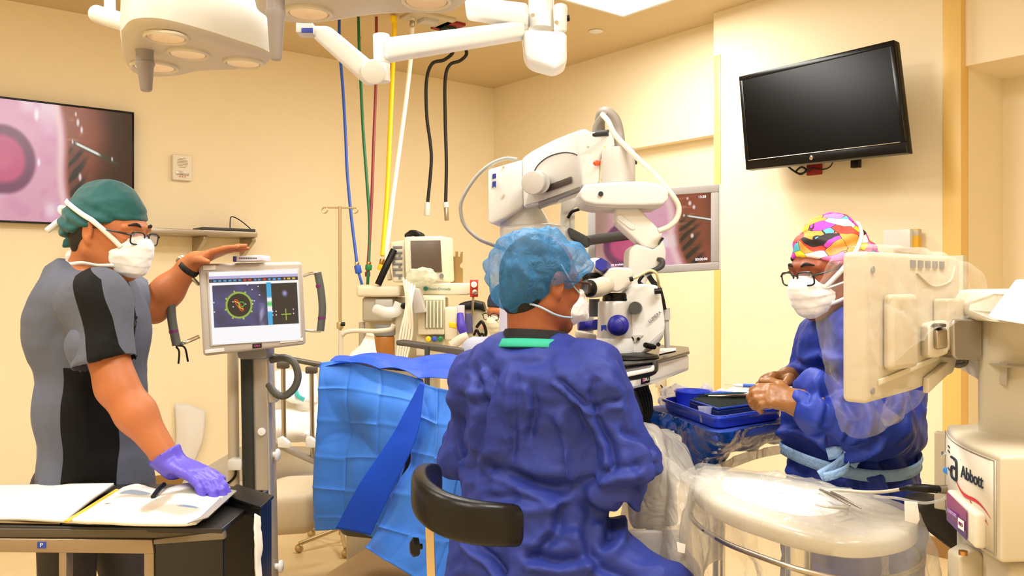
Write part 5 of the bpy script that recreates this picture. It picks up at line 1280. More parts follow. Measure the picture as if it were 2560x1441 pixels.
# ================================================================== nurse, right
N = thing('person', 'standing nurse in blue gown and colourful patterned cap holding a syringe', 'person', V((.9, 2.28, 0)))
SK3 = skin('skin_deep', (140, 72, 42))
hc3 = P(2072, 668, 2.2); hp3, L3, fr3, M3 = head_prims(hc3, (-.90, -.36, -.22)); f3, r3, u3 = fr3
nf = V((-.97, -.25, 0)).normalized(); nr = V((-.25, .97, 0)).normalized()     # nr: her right, away from the viewer
nb3 = P(2112, 800, 2.24); sl3, sr3 = P(2165, 862, 2.10), P(2120, 858, 2.44)
el3, er3 = P(2150, 1050, 2.05), P(2075, 1030, 2.50); wl3, wr3 = P(1993, 1008, 2.06), P(1970, 948, 2.32)
core3 = [cone(P(2135, 900, 2.27), P(2130, 1080, 2.27), .118, .11, .06, (nr, 1.25)), cone(P(2130, 1080, 2.27), P(2125, 1230, 2.27), .11, .13, .05, (nr, 1.25)), cone(sl3, nb3, .058, .05, .05), cone(sr3, nb3, .058, .05, .05)]
legs3 = []
for q in (-1, 1):
    hip = P(2125, 1240, 2.27) + nr * q * .09; kn = V((hip.x, hip.y, .48)); an = V((hip.x + .01, hip.y, .09)); legs3 += [cone(hip, kn, .09, .058, .04), cone(kn, an, .055, .038, .03), cone(an - Z * .05, an - Z * .055 + nf * .15, .038, .028, .03)]
HL3 = hand_prims(wl3, P(1915, 985, 2.06) - wl3, V((.1, .75, -.65)), V((-.2, .3, 1)), (.7, .78, .8, .85), .6, .80)
HR3 = hand_prims(wr3, P(1900, 945, 2.28) - wr3, V((.1, -.35, -.9)), V((-.2, -.9, .2)), (.6, .66, .7, .75), .5, .82)
arms3 = [cone(sl3, el3, .05, .042, .03), cone(el3, wl3, .042, .027, .03), cone(sr3, er3, .05, .042, .03), cone(er3, wr3, .042, .027, .03)]
bodyN = flesh('body', SK3, thin(core3, .022) + legs3 + [cone(L3(-.03, 0, -.05), nb3, .052, .056, .03)] + thin(arms3, .004) + hp3 + thin(HL3) + thin(HR3), .0050, N)
face_parts(bodyN, L3, fr3, M3)
flesh('hair', HAIR, [ball(L3(-.018, 0, .016), (.098, .079, .098), .02, M3), ball(L3(-.055, 0, -.03), (.045, .058, .05), .03, M3), plane(L3(.038, 0, 0), (f3 * .9 - u3 * .4)), plane(L3(-.02, 0, -.06), (f3 * .2 - u3)),
      ball(L3(.012, .082, -.02), (.03, .02, .05), .01, M3, op='s'), ball(L3(.012, -.082, -.02), (.03, .02, .05), .01, M3, op='s')], .005, N)
# patterned cap: large patches of flat colour with black outlines
pc = bpy.data.materials.new('patterned_cap'); pc.use_nodes = True; nt = pc.node_tree; bs = nt.nodes['Principled BSDF']; bs.inputs['Roughness'].default_value = .65
tc = nt.nodes.new('ShaderNodeTexCoord'); wn = nt.nodes.new('ShaderNodeTexNoise'); wn.inputs['Scale'].default_value = 9
ad = nt.nodes.new('ShaderNodeVectorMath'); ad.operation = 'MULTIPLY_ADD'; ad.inputs[1].default_value = (.07, .07, .07)
nt.links.new(tc.outputs['Object'], wn.inputs['Vector']); nt.links.new(wn.outputs['Color'], ad.inputs[0]); nt.links.new(tc.outputs['Object'], ad.inputs[2])
mp_ = nt.nodes.new('ShaderNodeMapping'); mp_.inputs['Rotation'].default_value = (0, .5, 0); mp_.inputs['Scale'].default_value = (.8, .8, 2.3); nt.links.new(ad.outputs[0], mp_.inputs['Vector'])
vo = nt.nodes.new('ShaderNodeTexVoronoi'); vo.inputs['Scale'].default_value = 24; nt.links.new(mp_.outputs[0], vo.inputs['Vector'])
ve = nt.nodes.new('ShaderNodeTexVoronoi'); ve.feature = 'DISTANCE_TO_EDGE'; ve.inputs['Scale'].default_value = 24; nt.links.new(mp_.outputs[0], ve.inputs['Vector'])
sp = nt.nodes.new('ShaderNodeSeparateColor'); nt.links.new(vo.outputs['Color'], sp.inputs[0])
cr = nt.nodes.new('ShaderNodeValToRGB'); cr.color_ramp.interpolation = 'CONSTANT'
for i, (pos, c) in enumerate([(0, (214, 60, 190)), (.25, (250, 240, 236)), (.38, (240, 150, 60)), (.50, (200, 50, 170)), (.62, (248, 214, 40)), (.70, (90, 190, 215)), (.80, (220, 60, 40)), (.86, (250, 120, 190)), (.95, (30, 20, 26))]):
    e = cr.color_ramp.elements[i] if i < 2 else cr.color_ramp.elements.new(pos); e.position = pos; e.color = srgb(c)
nt.links.new(sp.outputs[0], cr.inputs[0])
mr = nt.nodes.new('ShaderNodeMath'); mr.operation = 'LESS_THAN'; mr.inputs[1].default_value = .02; nt.links.new(ve.outputs['Distance'], mr.inputs[0])
mx = nt.nodes.new('ShaderNodeMix'); mx.data_type = 'RGBA'; mx.inputs[7].default_value = srgb((24, 16, 22)); nt.links.new(mr.outputs[0], mx.inputs[0]); nt.links.new(cr.outputs[0], mx.inputs[6]); nt.links.new(mx.outputs[2], bs.inputs['Base Color'])
cap3 = flesh('patterned_cap', pc, [ball(L3(-.018, 0, .022), (.108, .088, .112), .02, M3), ball(L3(-.100, 0, .005), (.050, .055, .036), .04, M3), plane(L3(.075, 0, .040), (f3 * .62 - u3)), ball(L3(-.002, 0, -.075), (.085, .12, .055), .02, M3, op='s')], .0045, N,
      disp=lambda q: .003 * np.sin(((q - np.array(hc3[:])) @ np.array(u3[:])) * 150 + 5 * vnoise(q * 16, 3)) + crumple(q, 16, 17) * .008)
mk3 = mask_mesh(N, L3, fr3, M3, MASKM)
shell3 = hp3 + [ball(L3(-.018, 0, .022), (.110, .090, .114), .02, M3), ball(L3(-.100, 0, .005), (.052, .057, .038), .04, M3)]
for q in (-1, 1):
    band(mk3, shell3, [L3(.078, q * .055, -.038), L3(.054, q * .060, -.020), L3(.02, q * .078, .01), L3(-.045, q * .090, .070), L3(-.07, q * .06, .105)], .013, STRAPM)
    band(mk3, shell3, [L3(.068, q * .046, -.084), L3(.048, q * .054, -.080), L3(-.01, q * .074, -.066), L3(-.07, q * .06, -.058)], .010, STRAPM)
    band(mk3, shell3, [L3(.074, q * .052, -.036), L3(.052, q * .058, -.034), L3(.01, q * .076, -.03), L3(-.03, q * .082, -.035)], .005, STRAPM)
glasses(N, L3, fr3, MATS['glasses_black'], .004, hx=.026, hz=.017)
b = MB(); b.ell(L3(-.012, -.086, -.042), (.004, .004, .004)); b.build('earring', CHROME, N)
b = MB(); b.lathe(nb3 - Z * .028, (Z - nf * .1), [(.086, 0), (.090, .004), (.076, .028), (.072, .028), (.074, 0)], 40); b.build('gown_collar', MATS['teal_binding'], N, angle=180)
GOWN2 = mat('gown_blue_bright', (32, 54, 150), .55, var=.06, spec=.3, bump=('crumple', 11, .3))
g3 = [cone(P(2120, 890, 2.27), P(2115, 1080, 2.27), .125, .135, .06, (nr, 1.2)), cone(P(2115, 1080, 2.27), P(2120, 1135, 2.27), .135, .128, .05, (nr, 1.2)), cone(P(2120, 1135, 2.27), P(2130, 1300, 2.27), .128, .150, .05, (nr, 1.25)),
      cone(P(2130, 1300, 2.27), V((P(2135, 0, 2.27).x, 2.27, .38)), .150, .19, .05, (nr, 1.25), fb=True),
      cone(sl3, nb3 - Z * .03, .072, .062, .05), cone(sr3, nb3 - Z * .03, .072, .062, .05), cone(sl3, P(2165, 1040, 2.08), .078, .098, .05), cone(P(2165, 1040, 2.08), wl3.lerp(el3, .30), .098, .066, .04), cone(wl3.lerp(el3, .3), wl3 - (wl3 - el3).normalized() * .012, .058, .036, .02, fb=True),
      cone(sr3, er3, .075, .08, .04), cone(er3, wr3 - (wr3 - er3).normalized() * .01, .075, .036, .04, fb=True), cone(P(2230, 900, 2.25), P(2225, 1080, 2.22), .07, .08, .06), cone(nb3 - Z * .05, nb3 - Z * .012, .095, .078, .03, fb=True),
      cone(nb3 - Z * .03, nb3 + Z * .1, .064, .066, .004, op='s')]
NF = [(XL(l, 2.05), a, w) for l, a, w in (([(2125, 900), (2085, 960), (2020, 1000)], .024, .016), ([(2125, 925), (2150, 1010), (2160, 1100)], .020, .014), ([(2010, 880), (2050, 930), (2120, 950)], .020, .016), ([(2020, 1090), (2100, 1110), (2200, 1090)], .026, .016),
  ([(2240, 900), (2235, 980), (2200, 1060)], .022, .016), ([(2040, 960), (2050, 1010), (2030, 1060)], .014, .010), ([(2090, 985), (2110, 1040), (2080, 1090)], .014, .012), ([(2000, 1180), (2100, 1210), (2240, 1170)], .014, .014), ([(2160, 1180), (2170, 1240), (2165, 1290)], .016, .014), ([(2220, 1150), (2240, 1230), (2235, 1290)], .018, .014), ([(1985, 930), (2010, 980), (1990, 1020)], .014, .012))]
def ndisp(q):
    c = crumple(q * np.array([1, 1, .6]), 5.2, 51) * .030 + crease(q, 6, 51) * .018 + crease(q, 14, 52) * .011 + crease(q, 30, 54) * .005
    t = q[:, 2] - P(0, 1140, 2.2).z; return c - .018 * np.exp(-(t / .03) ** 2) + fold_lines(q, NF, 2.30)
flesh('gown', GOWN2, g3, .0062, N, disp=ndisp)
for l in (legs3[2], legs3[5]): flesh('shoe', MATS['dark_shoe'], [l], .009, N, infl=.012)
GLB = mat('brown_latex', (134, 86, 40), .42, var=.05, bump=('noise', 60, .15))
flesh('glove', GLB, HL3 + [cone(wl3 - (wl3 - el3).normalized() * .05, wl3, .042, .030, .01, fa=True)], .0042, N, infl=.004, disp=lambda q: crumple(q, 40, 2) * .0015)
flesh('glove', GLB, HR3 + [cone(wr3 - (wr3 - er3).normalized() * .05, wr3, .042, .030, .01, fa=True)], .0042, N, infl=.004, disp=lambda q: crumple(q, 40, 5) * .0015)
TIE = mat('tie_light_blue', (142, 178, 222), .7, bump=('crumple', 30, .2))
tb = MB(); rows = []
ctr3 = P(2121, 1140, 2.27)
b = MB(); pts = []
for k in range(41):
    a = 2 * math.pi * k / 40; pts.append(ctr3 + nf * math.cos(a) * .166 + nr * math.sin(a) * .194 + V((0, 0, .012 * math.sin(a * 2 + 1))))
def ribbon(path, w, m, parent, name, th=.0015, up=Z, n=60):
    p = catmull(path, n); rows = []
    for i, q in enumerate(p):
        t = (p[min(i + 1, n - 1)] - p[max(i - 1, 0)]).normalized(); s_ = (V(up) - t * V(up).dot(t)).normalized(); rows.append([q - s_ * w / 2, q - s_ * w * .2 + t.cross(s_) * .002, q + s_ * w * .2 - t.cross(s_) * .002, q + s_ * w / 2])
    return MB().grid(rows).build(name, m, parent, angle=180, solid=th)
ribbon(pts, .030, TIE, N, 'waist_tie', .002, n=90)
kx = P(2122, 1138, 2.05)
kn = flesh('tie_knot', TIE, [ball(kx, (.018, .014, .02), .01), ball(kx + V((.012, 0, -.012)), (.014, .012, .016), .01)], .004, N, disp=lambda q: crumple(q, 60, 1) * .006)
ribbon([kx, P(2170, 1118, 2.03), P(2225, 1098, 2.03), P(2238, 1110, 2.04), P(2205, 1128, 2.04), P(2150, 1140, 2.04), kx], .024, TIE, N, 'tie_loop', n=70)
ribbon([kx, P(2100, 1160, 2.04), P(2070, 1180, 2.03), P(2050, 1192, 2.03)], .030, TIE, N, 'tie_tail')
ribbon([kx, P(2120, 1170, 2.03), P(2090, 1186, 2.02), P(2060, 1194, 2.02)], .022, TIE, N, 'tie_tail')
ribbon([kx, P(2095, 1132, 2.05), P(2068, 1136, 2.06)], .030, TIE, N, 'tie_tail')
ribbon([kx, P(2130, 1155, 2.04), P(2144, 1162, 2.04)], .020, TIE, N, 'tie_tail')
# syringe in her hands
t = thing('syringe', 'clear syringe held by the nurse in brown gloves', 'syringe', P(1880, 966, 2.2))
a, b_ = P(1845, 964, 2.19), P(1950, 968, 2.17); dr = (b_ - a).normalized()
MB().cyl(a, b_, .0045, n=16).build('barrel', mat('syringe_plastic', (225, 232, 245), .2), t)
MB().cyl(b_, b_ + dr * .03, .002, n=10).build('plunger', WHITE, t)
MB().cyl(a - dr * .012, a, .003, .0042, n=12).build('hub', WHITE, t)
MB().cyl(a - dr * .035, a - dr * .012, .0007, n=8).build('needle', CHROME, t)
MB().cyl(a + dr * .012, a + dr * .05, .0048, n=16).build('printed_band', BLUE, t)

# ================================================================== anaesthetist, mostly hidden behind the surgeon
D_ = thing('person', 'person in dark blue cap and white mask, half hidden behind the surgeon', 'person', V((-.03, 4.2, 0)))
hc4 = P(1266, 776, 4.2); hp4, L4, fr4, M4 = head_prims(hc4, (-.75, -.65, -.25)); f4, r4, u4 = fr4
nb4 = hc4 - Z * .17; df = V((-.4, -.9, 0)).normalized(); dw = V((.9, -.4, 0)).normalized(); pv = hc4 - Z * .70
c4 = [cone(nb4 - Z * .1, pv, .12, .13, .05, (dw, 1.3)), cone(nb4 - Z * .05 - dw * .17, nb4 - Z * .02, .06, .05, .04), cone(nb4 - Z * .05 + dw * .17, nb4 - Z * .02, .06, .05, .04), cone(L4(-.03, 0, -.05), nb4, .055, .06, .03)]
a4 = []
for q in (-1, 1):
    s_ = nb4 - Z * .05 + dw * q * .18; e_ = s_ - Z * .27 + dw * q * .03; w_ = e_ + df * .22 - dw * q * .06; a4 += [cone(s_, e_, .052, .044, .03), cone(e_, w_, .042, .03, .03)] + hand_prims(w_, df, -Z, -dw * q, (.3,) * 4, .3)
    h_ = pv + dw * q * .09; k_ = h_ + df * .40 - Z * .03; n_ = V((k_.x, k_.y, .09)); a4 += [cone(h_, k_, .085, .06, .04), cone(k_, n_, .055, .04, .03), cone(n_ - Z * .05, n_ + df * .14 - Z * .055, .04, .03, .03)]
flesh('body', SK1, c4 + a4 + hp4, .010, D_)
flesh('scrub_cap', mat('cap_dark_blue', (34, 44, 66), .7, bump=('crumple', 16, .1)), [ball(L4(-.016, 0, .024), (.110, .090, .112), .02, M4), plane(L4(.07, 0, .030), (f4 * .35 - u4))], .007, D_, disp=lambda q: crumple(q, 15, 7) * .01)
mask_mesh(D_, L4, fr4, M4, mat('mask_cream', (232, 222, 190), .8))
glasses(D_, L4, fr4, MATS['glasses_black'])
flesh('scrub_top', mat('scrub_lilac_grey', (170, 172, 190), .8, bump=('crumple', 12, .1)), c4[:3] + [a4[0], a4[len(a4) // 2]], .012, D_, infl=.02, disp=lambda q: cl(q, .02, 6, 3))
T4 = thing('round_stool', 'round stool hidden under the half hidden person', 'stool', V((pv.x, pv.y, 0)))
MB().lathe(V((pv.x, pv.y, pv.z - .16)), Z, [(0, 0), (.17, 0), (.19, .02), (.18, .05), (0, .055)], 32).build('seat', LEATH, T4)
MB().cyl(V((pv.x, pv.y, .03)), V((pv.x, pv.y, pv.z - .15)), .025, n=20).build('column', CHROME, T4)
MB().lathe(V((pv.x, pv.y, 0)), Z, [(.2, 0), (.2, .02), (.05, .05), (0, .05)], 32).build('foot', CHROME, T4)
# ================================================================== operating microscope with its floor stand arm
T = thing('operating_microscope', 'white operating microscope with curved stand arm above the surgeon', 'microscope', V((.05, 3.0, 0)))
def q4(a, b, th=.1, bev=.01): return MB().pp([(a[0], a[1]), (b[0], a[1]), (b[0], b[1]), (a[0], b[1])], th if False else a[2], b[2], bev)
DK = mat('seam_dark', (40, 42, 44), .5)
# counterweight housing
b = MB(); b.prism([P(1220, 424, 2.96), P(1306, 399, 2.98), P(1308, 512, 2.98), P(1300, 522, 2.98), P(1262, 545, 2.97), P(1230, 560, 2.96), P(1221, 556, 2.96)], V((.03, .20, 0)), .012); cw = b.build('counterweight_housing', WHITE, T)
b = MB(); b.prism([P(1231, 436, 2.957), P(1240, 434, 2.957), P(1240, 446, 2.957), P(1231, 448, 2.957)], V((0, -.004, 0))); b.prism([P(1231, 455, 2.957), P(1240, 453, 2.957), P(1240, 470, 2.957), P(1235.5, 466, 2.957), P(1231, 471, 2.957)], V((0, -.004, 0))); b.build('logo', LOGOBLUE, cw)
b = MB(); [b.cyl(P(x, y, 2.965), P(x, y, 2.953), .004, n=12) for x, y in ((1259, 418), (1260, 489))]; b.build('screw', CHROME, cw)
# curved upper arm
out = [(1306, 396), (1330, 378), (1356, 364), (1390, 347), (1425, 333), (1450, 324), (1462, 321), (1480, 330), (1482, 470), (1400, 500), (1340, 512), (1309, 518)]
b = MB(); b.prism([P(x, y, 2.98 - (x - 1306) * .0012) for x, y in out], V((0, .16, 0)), .014); b.build('upper_arm', WHITE, T)
ins = catmull([P(x, y, 2.965 - (x - 1306) * .0012) for x, y in ((1330, 440), (1346, 412), (1372, 392), (1405, 382), (1430, 383), (1449, 391))], 22) + [P(1452, 467, 2.965 - .175), P(1400, 486, 2.965 - .113), P(1350, 504, 2.965 - .053), P(1313, 514, 2.965 - .008)]
b = MB(); b.prism(ins, V((0, .03, 0)), .003); io = b.build('arm_side_cover', LGREY, T)
b = MB(); b.tube(ins[:22], .0022, n=6, steps=40); b.build('seam_line', DK, io)
b = MB(); b.prism([P(x, y, 2.955 - (x - 1306) * .0012) for x, y in ((1366, 464), (1428, 441), (1429, 457), (1366, 481))], V((0, .012, 0)), .001); b.build('rail_slot', mat('slot_brown', (70, 58, 52), .5), io)
b = MB(); b.cyl(P(1346, 456, 2.84), P(1346, 456, 2.93), .040, n=36, bev=.004); b.cyl(P(1331, 457, 2.80), P(1343, 457, 2.88), .039, n=36, bev=.005); b.build('joint_knob', LGREY, T)
b = MB(); b.prism([P(1334, 489, 2.94), P(1341, 489, 2.94), P(1341, 501, 2.94), P(1334, 501, 2.94)], V((0, .004, 0))); b.build('warning_label', YELLOW, io)
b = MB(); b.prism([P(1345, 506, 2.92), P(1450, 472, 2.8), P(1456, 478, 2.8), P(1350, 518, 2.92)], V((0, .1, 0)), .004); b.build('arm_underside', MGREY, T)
# head block
b = MB(); b.prism([P(1448, 330, 2.72), P(1467, 330, 2.68), P(1528, 326, 2.66), P(1540, 366, 2.66), P(1515, 374, 2.66), P(1503, 395, 2.66), P(1500, 458, 2.66), P(1455, 466, 2.70), P(1448, 390, 2.72)], V((0, .16, 0)), .010); hb = b.build('head_block', WHITE, T)
b = MB(); b.prism([P(1512, 366, 2.655), P(1521, 382, 2.655), P(1503, 383, 2.655)], V((0, -.005, 0))); b.build('warning_triangle', YELLOW, hb)
b = MB(); b.ell(P(1492, 408, 2.65), (.012, .01, .009)); b.build('push_button', ORANGE, hb)
b = MB(); [b.cyl(P(x, y, 2.665), P(x, y, 2.652), .004, n=12) for x, y in ((1504, 401), (1504, 450), (1470, 368))]; b.build('screw', CHROME, hb)
b = MB(); b.tube([P(1484, 334, 2.74), P(1490, 312, 2.72), P(1503, 292, 2.70), P(1512, 280, 2.68)], .008); b.tube([P(1500, 336, 2.76), P(1500, 300, 2.75), P(1506, 283, 2.72), P(1520, 282, 2.70), P(1538, 300, 2.70), P(1547, 335, 2.70), P(1550, 372, 2.68)], .017, n=14, steps=40); b.build('hose_bundle', mat('hose_grey', (150, 144, 136), .5), T)
b = MB(); b.tube([P(1483, 336, 2.68), P(1521, 332, 2.66)], .010); b.build('hose_collar', DK, T)
b = MB(); b.tube([P(1506, 287, 2.67), P(1520, 303, 2.62), P(1540, 340, 2.60), P(1592, 394, 2.56), P(1640, 440, 2.54), P(1682, 490, 2.52), P(1697, 520, 2.52), P(1691, 548, 2.52), P(1672, 567, 2.52), P(1646, 578, 2.52)], .0085, n=12, steps=90); b.build('white_cable', mat('cable_white', (226, 220, 204), .4), T)
b = MB(); b.tube([P(1293, 399, 3.0), P(1262, 397, 3.0), P(1225, 412, 3.0), P(1190, 443, 3.0), P(1157, 495, 3.0), P(1152, 530, 3.0), P(1163, 565, 3.0), P(1195, 596, 3.0), P(1230, 612, 3.02), P(1262, 624, 3.05)], .0065, n=12, steps=90); b.build('looping_cable', mat('cable_grey', (150, 148, 142), .4), T)
# suspension cylinder and rounded carrier
b = MB(); b.cyl(P(1546, 460, 2.64), P(1546, 372, 2.64), .052, n=48, bev=.003); b.build('suspension_cylinder', LGREY, T)
b = MB(); b.cyl(P(1586, 402, 2.64), P(1592, 402, 2.64), .012, n=20); b.build('side_port', DK, T)
pts = [(1450, 478), (1462, 461), (1500, 457), (1545, 454), (1600, 453), (1650, 459), (1672, 476), (1671, 500), (1658, 512), (1610, 514), (1545, 514), (1490, 512), (1462, 506), (1451, 496)]
b = MB(); b.prism([P(x, y, 2.50) for x, y in pts], V((0, .22, 0)), .022, 5); b.build('carrier', WHITE, T)
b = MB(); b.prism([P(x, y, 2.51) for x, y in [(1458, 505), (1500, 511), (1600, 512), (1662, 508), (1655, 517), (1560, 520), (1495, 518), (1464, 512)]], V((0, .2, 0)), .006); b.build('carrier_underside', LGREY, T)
b = MB(); b.cyl(P(1502, 485, 2.505), P(1502, 485, 2.492), .0075, n=20); b.build('carrier_port', DK, T)
# angled arm and elbow
b = MB(); b.prism([P(x, y, 2.55) for x, y in [(1539, 517), (1594, 517), (1622, 545), (1656, 582), (1658, 596), (1648, 615), (1634, 624), (1610, 619), (1575, 588), (1541, 556)]], V((0, .10, 0)), .012, 4); b.build('angled_arm', mat('warm_white', (228, 224, 216), .35, coat=.2), T)
b = MB(); b.prism([P(x, y, 2.546) for x, y in [(1545, 538), (1552, 536), (1586, 562), (1589, 571), (1584, 576), (1575, 573), (1545, 550), (1541, 543)]], V((0, .01, 0)), .003); b.build('arm_inset', WHITE, T)
b = MB(); b.tube([P(1608, 620, 2.545), P(1628, 625, 2.54), P(1646, 621, 2.54), P(1650, 606, 2.542), P(1657, 596, 2.548)], .004, n=8); b.build('clamp_strap', DK, T)
b = MB(); b.prism([P(x, y, 2.53) for x, y in [(1572, 632), (1576, 622), (1592, 610), (1612, 617), (1634, 624), (1648, 614), (1658, 600), (1666, 628), (1665, 650), (1650, 672), (1625, 690), (1608, 720), (1560, 720), (1570, 690)]], V((0, .12, 0)), .014, 4); b.build('elbow_block', mat('warm_white2', (214, 210, 202), .4), T)
b = MB(); b.tube([P(1645, 648, 2.53), P(1655, 652, 2.52), P(1654, 664, 2.52), P(1640, 674, 2.52), P(1612, 684, 2.53)], [.006, .010, .006], n=10); b.build('lever', DGREY, T)
# stand side: dome, ring, column, second arm
b = MB(); b.lathe(P(1314, 622, 3.1), Z, [(.092, -.25), (.092, .0), (.094, .045), (.096, .07), (.092, .085), (.078, .115), (.062, .142), (.056, .155), (0, .156)], 48); b.build('stand_dome', WHITE, T)
b = MB(); b.prism([P(x, y, 3.0) for x, y in [(1254, 566), (1300, 560), (1375, 558), (1400, 562), (1421, 571), (1424, 592), (1465, 620), (1468, 668), (1380, 640), (1310, 604), (1256, 596)]], V((0, .2, 0)), .014, 4); b.build('stand_arm', WHITE, T)
b = MB(); b.prism([P(x, y, 2.98) for x, y in [(1421, 569), (1430, 571), (1470, 592), (1470, 620), (1425, 592)]], V((0, .06, 0)), .004); b.build('monitor_arm', DGREY, T)
b = MB(); b.prism([P(x, y, 3.05) for x, y in [(1403, 504), (1412, 495), (1440, 490), (1470, 492), (1470, 508), (1440, 516), (1425, 530), (1403, 534)]], V((0, .06, 0)), .008); b.cyl(P(1412, 572, 3.08), P(1412, 533, 3.08), .018, n=20); b.cyl(P(1430, 572, 3.08), P(1430, 528, 3.08), .010, n=20); b.build('rear_arm', WHITE, T)
b = MB(); b.tube([P(1420, 545, 3.05), P(1430, 530, 3.04), P(1445, 524, 3.04), P(1462, 516, 3.04)], .006); b.build('arm_cable', BLACK, T)
b = MB(); cx0 = P(1310, 0, 3.1); b.cyl(V((cx0.x, 3.1, .12)), V((cx0.x, 3.1, 1.5)), .09, n=40); b.build('stand_column', WHITE, T)
b = MB(); b.box(V((cx0.x + .16, 3.2, .07)), (.5, .6, .13), None, .04, 3); b.build('stand_base', LGREY, T)
# optics head
b = MB(); OX = P(1538, 0, 2.45).x
def lz(y, d=2.45): return CH - (y - HY) / F * d
b.lathe(V((OX, 2.45, 0)), Z, [(.0, lz(904)), (.046, lz(903)), (.052, lz(896)), (.054, lz(878)), (.052, lz(830)), (.0505, lz(800)), (.0495, lz(758)), (.046, lz(753)), (0, lz(753))], 48); oh = b.build('optics_column', mat('optics_grey', (196, 192, 186), .3, metal=.2), T, angle=50)
b = MB(); b.lathe(V((OX, 2.45, 0)), Z, [(.0, lz(888)), (.0535, lz(886)), (.0550, lz(880)), (.0555, lz(850)), (.0535, lz(845)), (0, lz(845))], 48); b.build('lower_sleeve', WHITE, oh, angle=50)
b = MB(); b.lathe(V((OX, 2.45, 0)), Z, [(.036, lz(753)), (.038, lz(750)), (.0365, lz(745)), (.0365, lz(738)), (.034, lz(733)), (0, lz(732))], 48); b.build('black_ring', GLOSSB, oh, angle=50)
bp = [(1548, 760), (1555, 735), (1580, 714), (1610, 709), (1645, 714), (1652, 728), (1658, 765), (1664, 812), (1660, 840), (1642, 868), (1600, 890), (1550, 900), (1530, 880), (1530, 790)]
b = MB(); b.prism([P(x, y, 2.43) for x, y in bp], V((0, .16, 0)), .026, 6); hb = b.build('microscope_body', WHITE, T)
b = MB(); b.prism([P(x, y, 2.426) for x, y in [(1600, 885), (1628, 852), (1662, 822), (1660, 842), (1642, 868), (1622, 882)]], V((0, .14, 0)), .008); b.build('lower_panel', mat('panel_grey', (172, 170, 168), .35), hb)
text('lettering', 'LUMERA', P(1637, 793, 2.422), V((.75, 0, .62)), V((-.5, 0, .8)), .0085, DK, hb)
def knob(x, y, d, r, L, m, name, n=28, grip=0, dr=V((-.25, -1, .05))):
    c = P(x, y, d); b = MB(); dr = V(dr).normalized(); b.lathe(c, dr, [(r * .5, -.03), (r * .95, 0), (r, .004), (r, L * .35), (r * .9, L * .42), (r * .62, L * .5), (r * .60, L * .95), (r * .5, L), (0, L)] if grip else [(r * .9, -.02), (r, .002), (r, L * .85), (r * .93, L), (0, L)], n); return b.build(name, m, T, angle=45)
knob(1590, 771, 2.42, .0185, .028, mat('knob_grey', (66, 66, 66), .35), 'zoom_knob')
knob(1547, 814, 2.40, .030, .055, NAVY, 'sterile_knob', 18, 1)
knob(1626, 866, 2.42, .008, .025, BLACK, 'small_knob', 16, 0, V((-.8, -.8, .2)))
b = MB(); [b.cyl(P(x, y, 2.43), P(x, y, 2.421), r, n=18) for x, y, r in ((1578, 849, .008),)]; b.build('port_hole', BLACK, hb)
b = MB(); b.cyl(P(1596, 848, 2.43), P(1596, 848, 2.421), .005, n=18); b.build('port_hole', BLACK, hb)
b = MB(); b.cyl(P(1646, 862, 2.43), P(1646, 862, 2.418), .006, n=18); b.build('port_hole', BLACK, hb)
b = MB(); b.prism([P(1561, 838, 2.426), P(1609, 836, 2.426), P(1609, 840, 2.426), P(1590, 857, 2.426), P(1561, 858, 2.426)], V((0, .01, 0)), .002); b.build('port_panel', LGREY, hb)
b = MB(); b.prism([P(1503, 814, 2.395), P(1516, 813, 2.39), P(1516, 828, 2.39), P(1509.5, 824, 2.392), P(1503, 829, 2.395)], V((0, .006, 0))); b.build('logo', LOGOBLUE, oh)
# binocular tube
b = MB(); b.prism([P(x, y, 2.40) for x, y in [(1508, 690), (1520, 672), (1545, 668), (1575, 670), (1585, 680), (1583, 706), (1572, 718), (1545, 732), (1520, 728), (1508, 712)]], V((0, .10, 0)), .018, 5); b.build('binocular_body', mat('binocular_cream', (222, 214, 200), .35, coat=.2), T)
b = MB(); b.cyl(P(1502, 719, 2.34), P(1474, 722, 2.30), .026, .026, n=32, bev=.004); b.cyl(P(1516, 712, 2.42), P(1500, 718, 2.35), .026, .026, n=32, bev=.004); b.build('eyepiece_tube', CREAM, T)
e0, e1 = P(1486, 721, 2.315), P(1452, 722, 2.27)
b = MB(); b.lathe(e0, e1 - e0, [(.024, 0), (.024, .006), (.0225, .008), (.0225, .014), (.024, .016), (.024, .034), (.021, .040), (.018, .046), (.016, .046), (.014, .030), (0, .030)], 32); b.build('eyepiece', BLACK, T, angle=45)
b = MB(); b.cyl(P(1496, 700, 2.46), P(1462, 700, 2.42), .022, n=28, bev=.003); b.build('eyepiece', BLACK, T)
b = MB(); b.tube([P(1470, 690, 2.45), P(1476, 668, 2.45), P(1490, 662, 2.45), P(1512, 672, 2.43)], .020, n=18); b.build('upper_tube', mat('tube_cream', (214, 208, 198), .35), T)
knob(1510, 667, 2.42, .0195, .035, NAVY, 'sterile_knob', 6, 0, V((-.4, -1, .2)))
b = MB(); b.tube([P(1577, 698, 2.39), P(1590, 694, 2.38), P(1608, 684, 2.38), P(1625, 677, 2.38), P(1640, 683, 2.38), P(1645, 700, 2.39), P(1648, 722, 2.42)], .004, n=10); b.build('cream_cable', mat('cable_cream', (222, 206, 150), .4), T)
b = MB(); b.cyl(P(1574, 699, 2.385), P(1582, 697, 2.385), .007, n=14); b.build('cable_plug', BLACK, T)
b = MB(); b.tube([P(1636, 729, 2.41), P(1655, 728, 2.41)], .008, n=12); b.build('side_lever', BLACK, T)
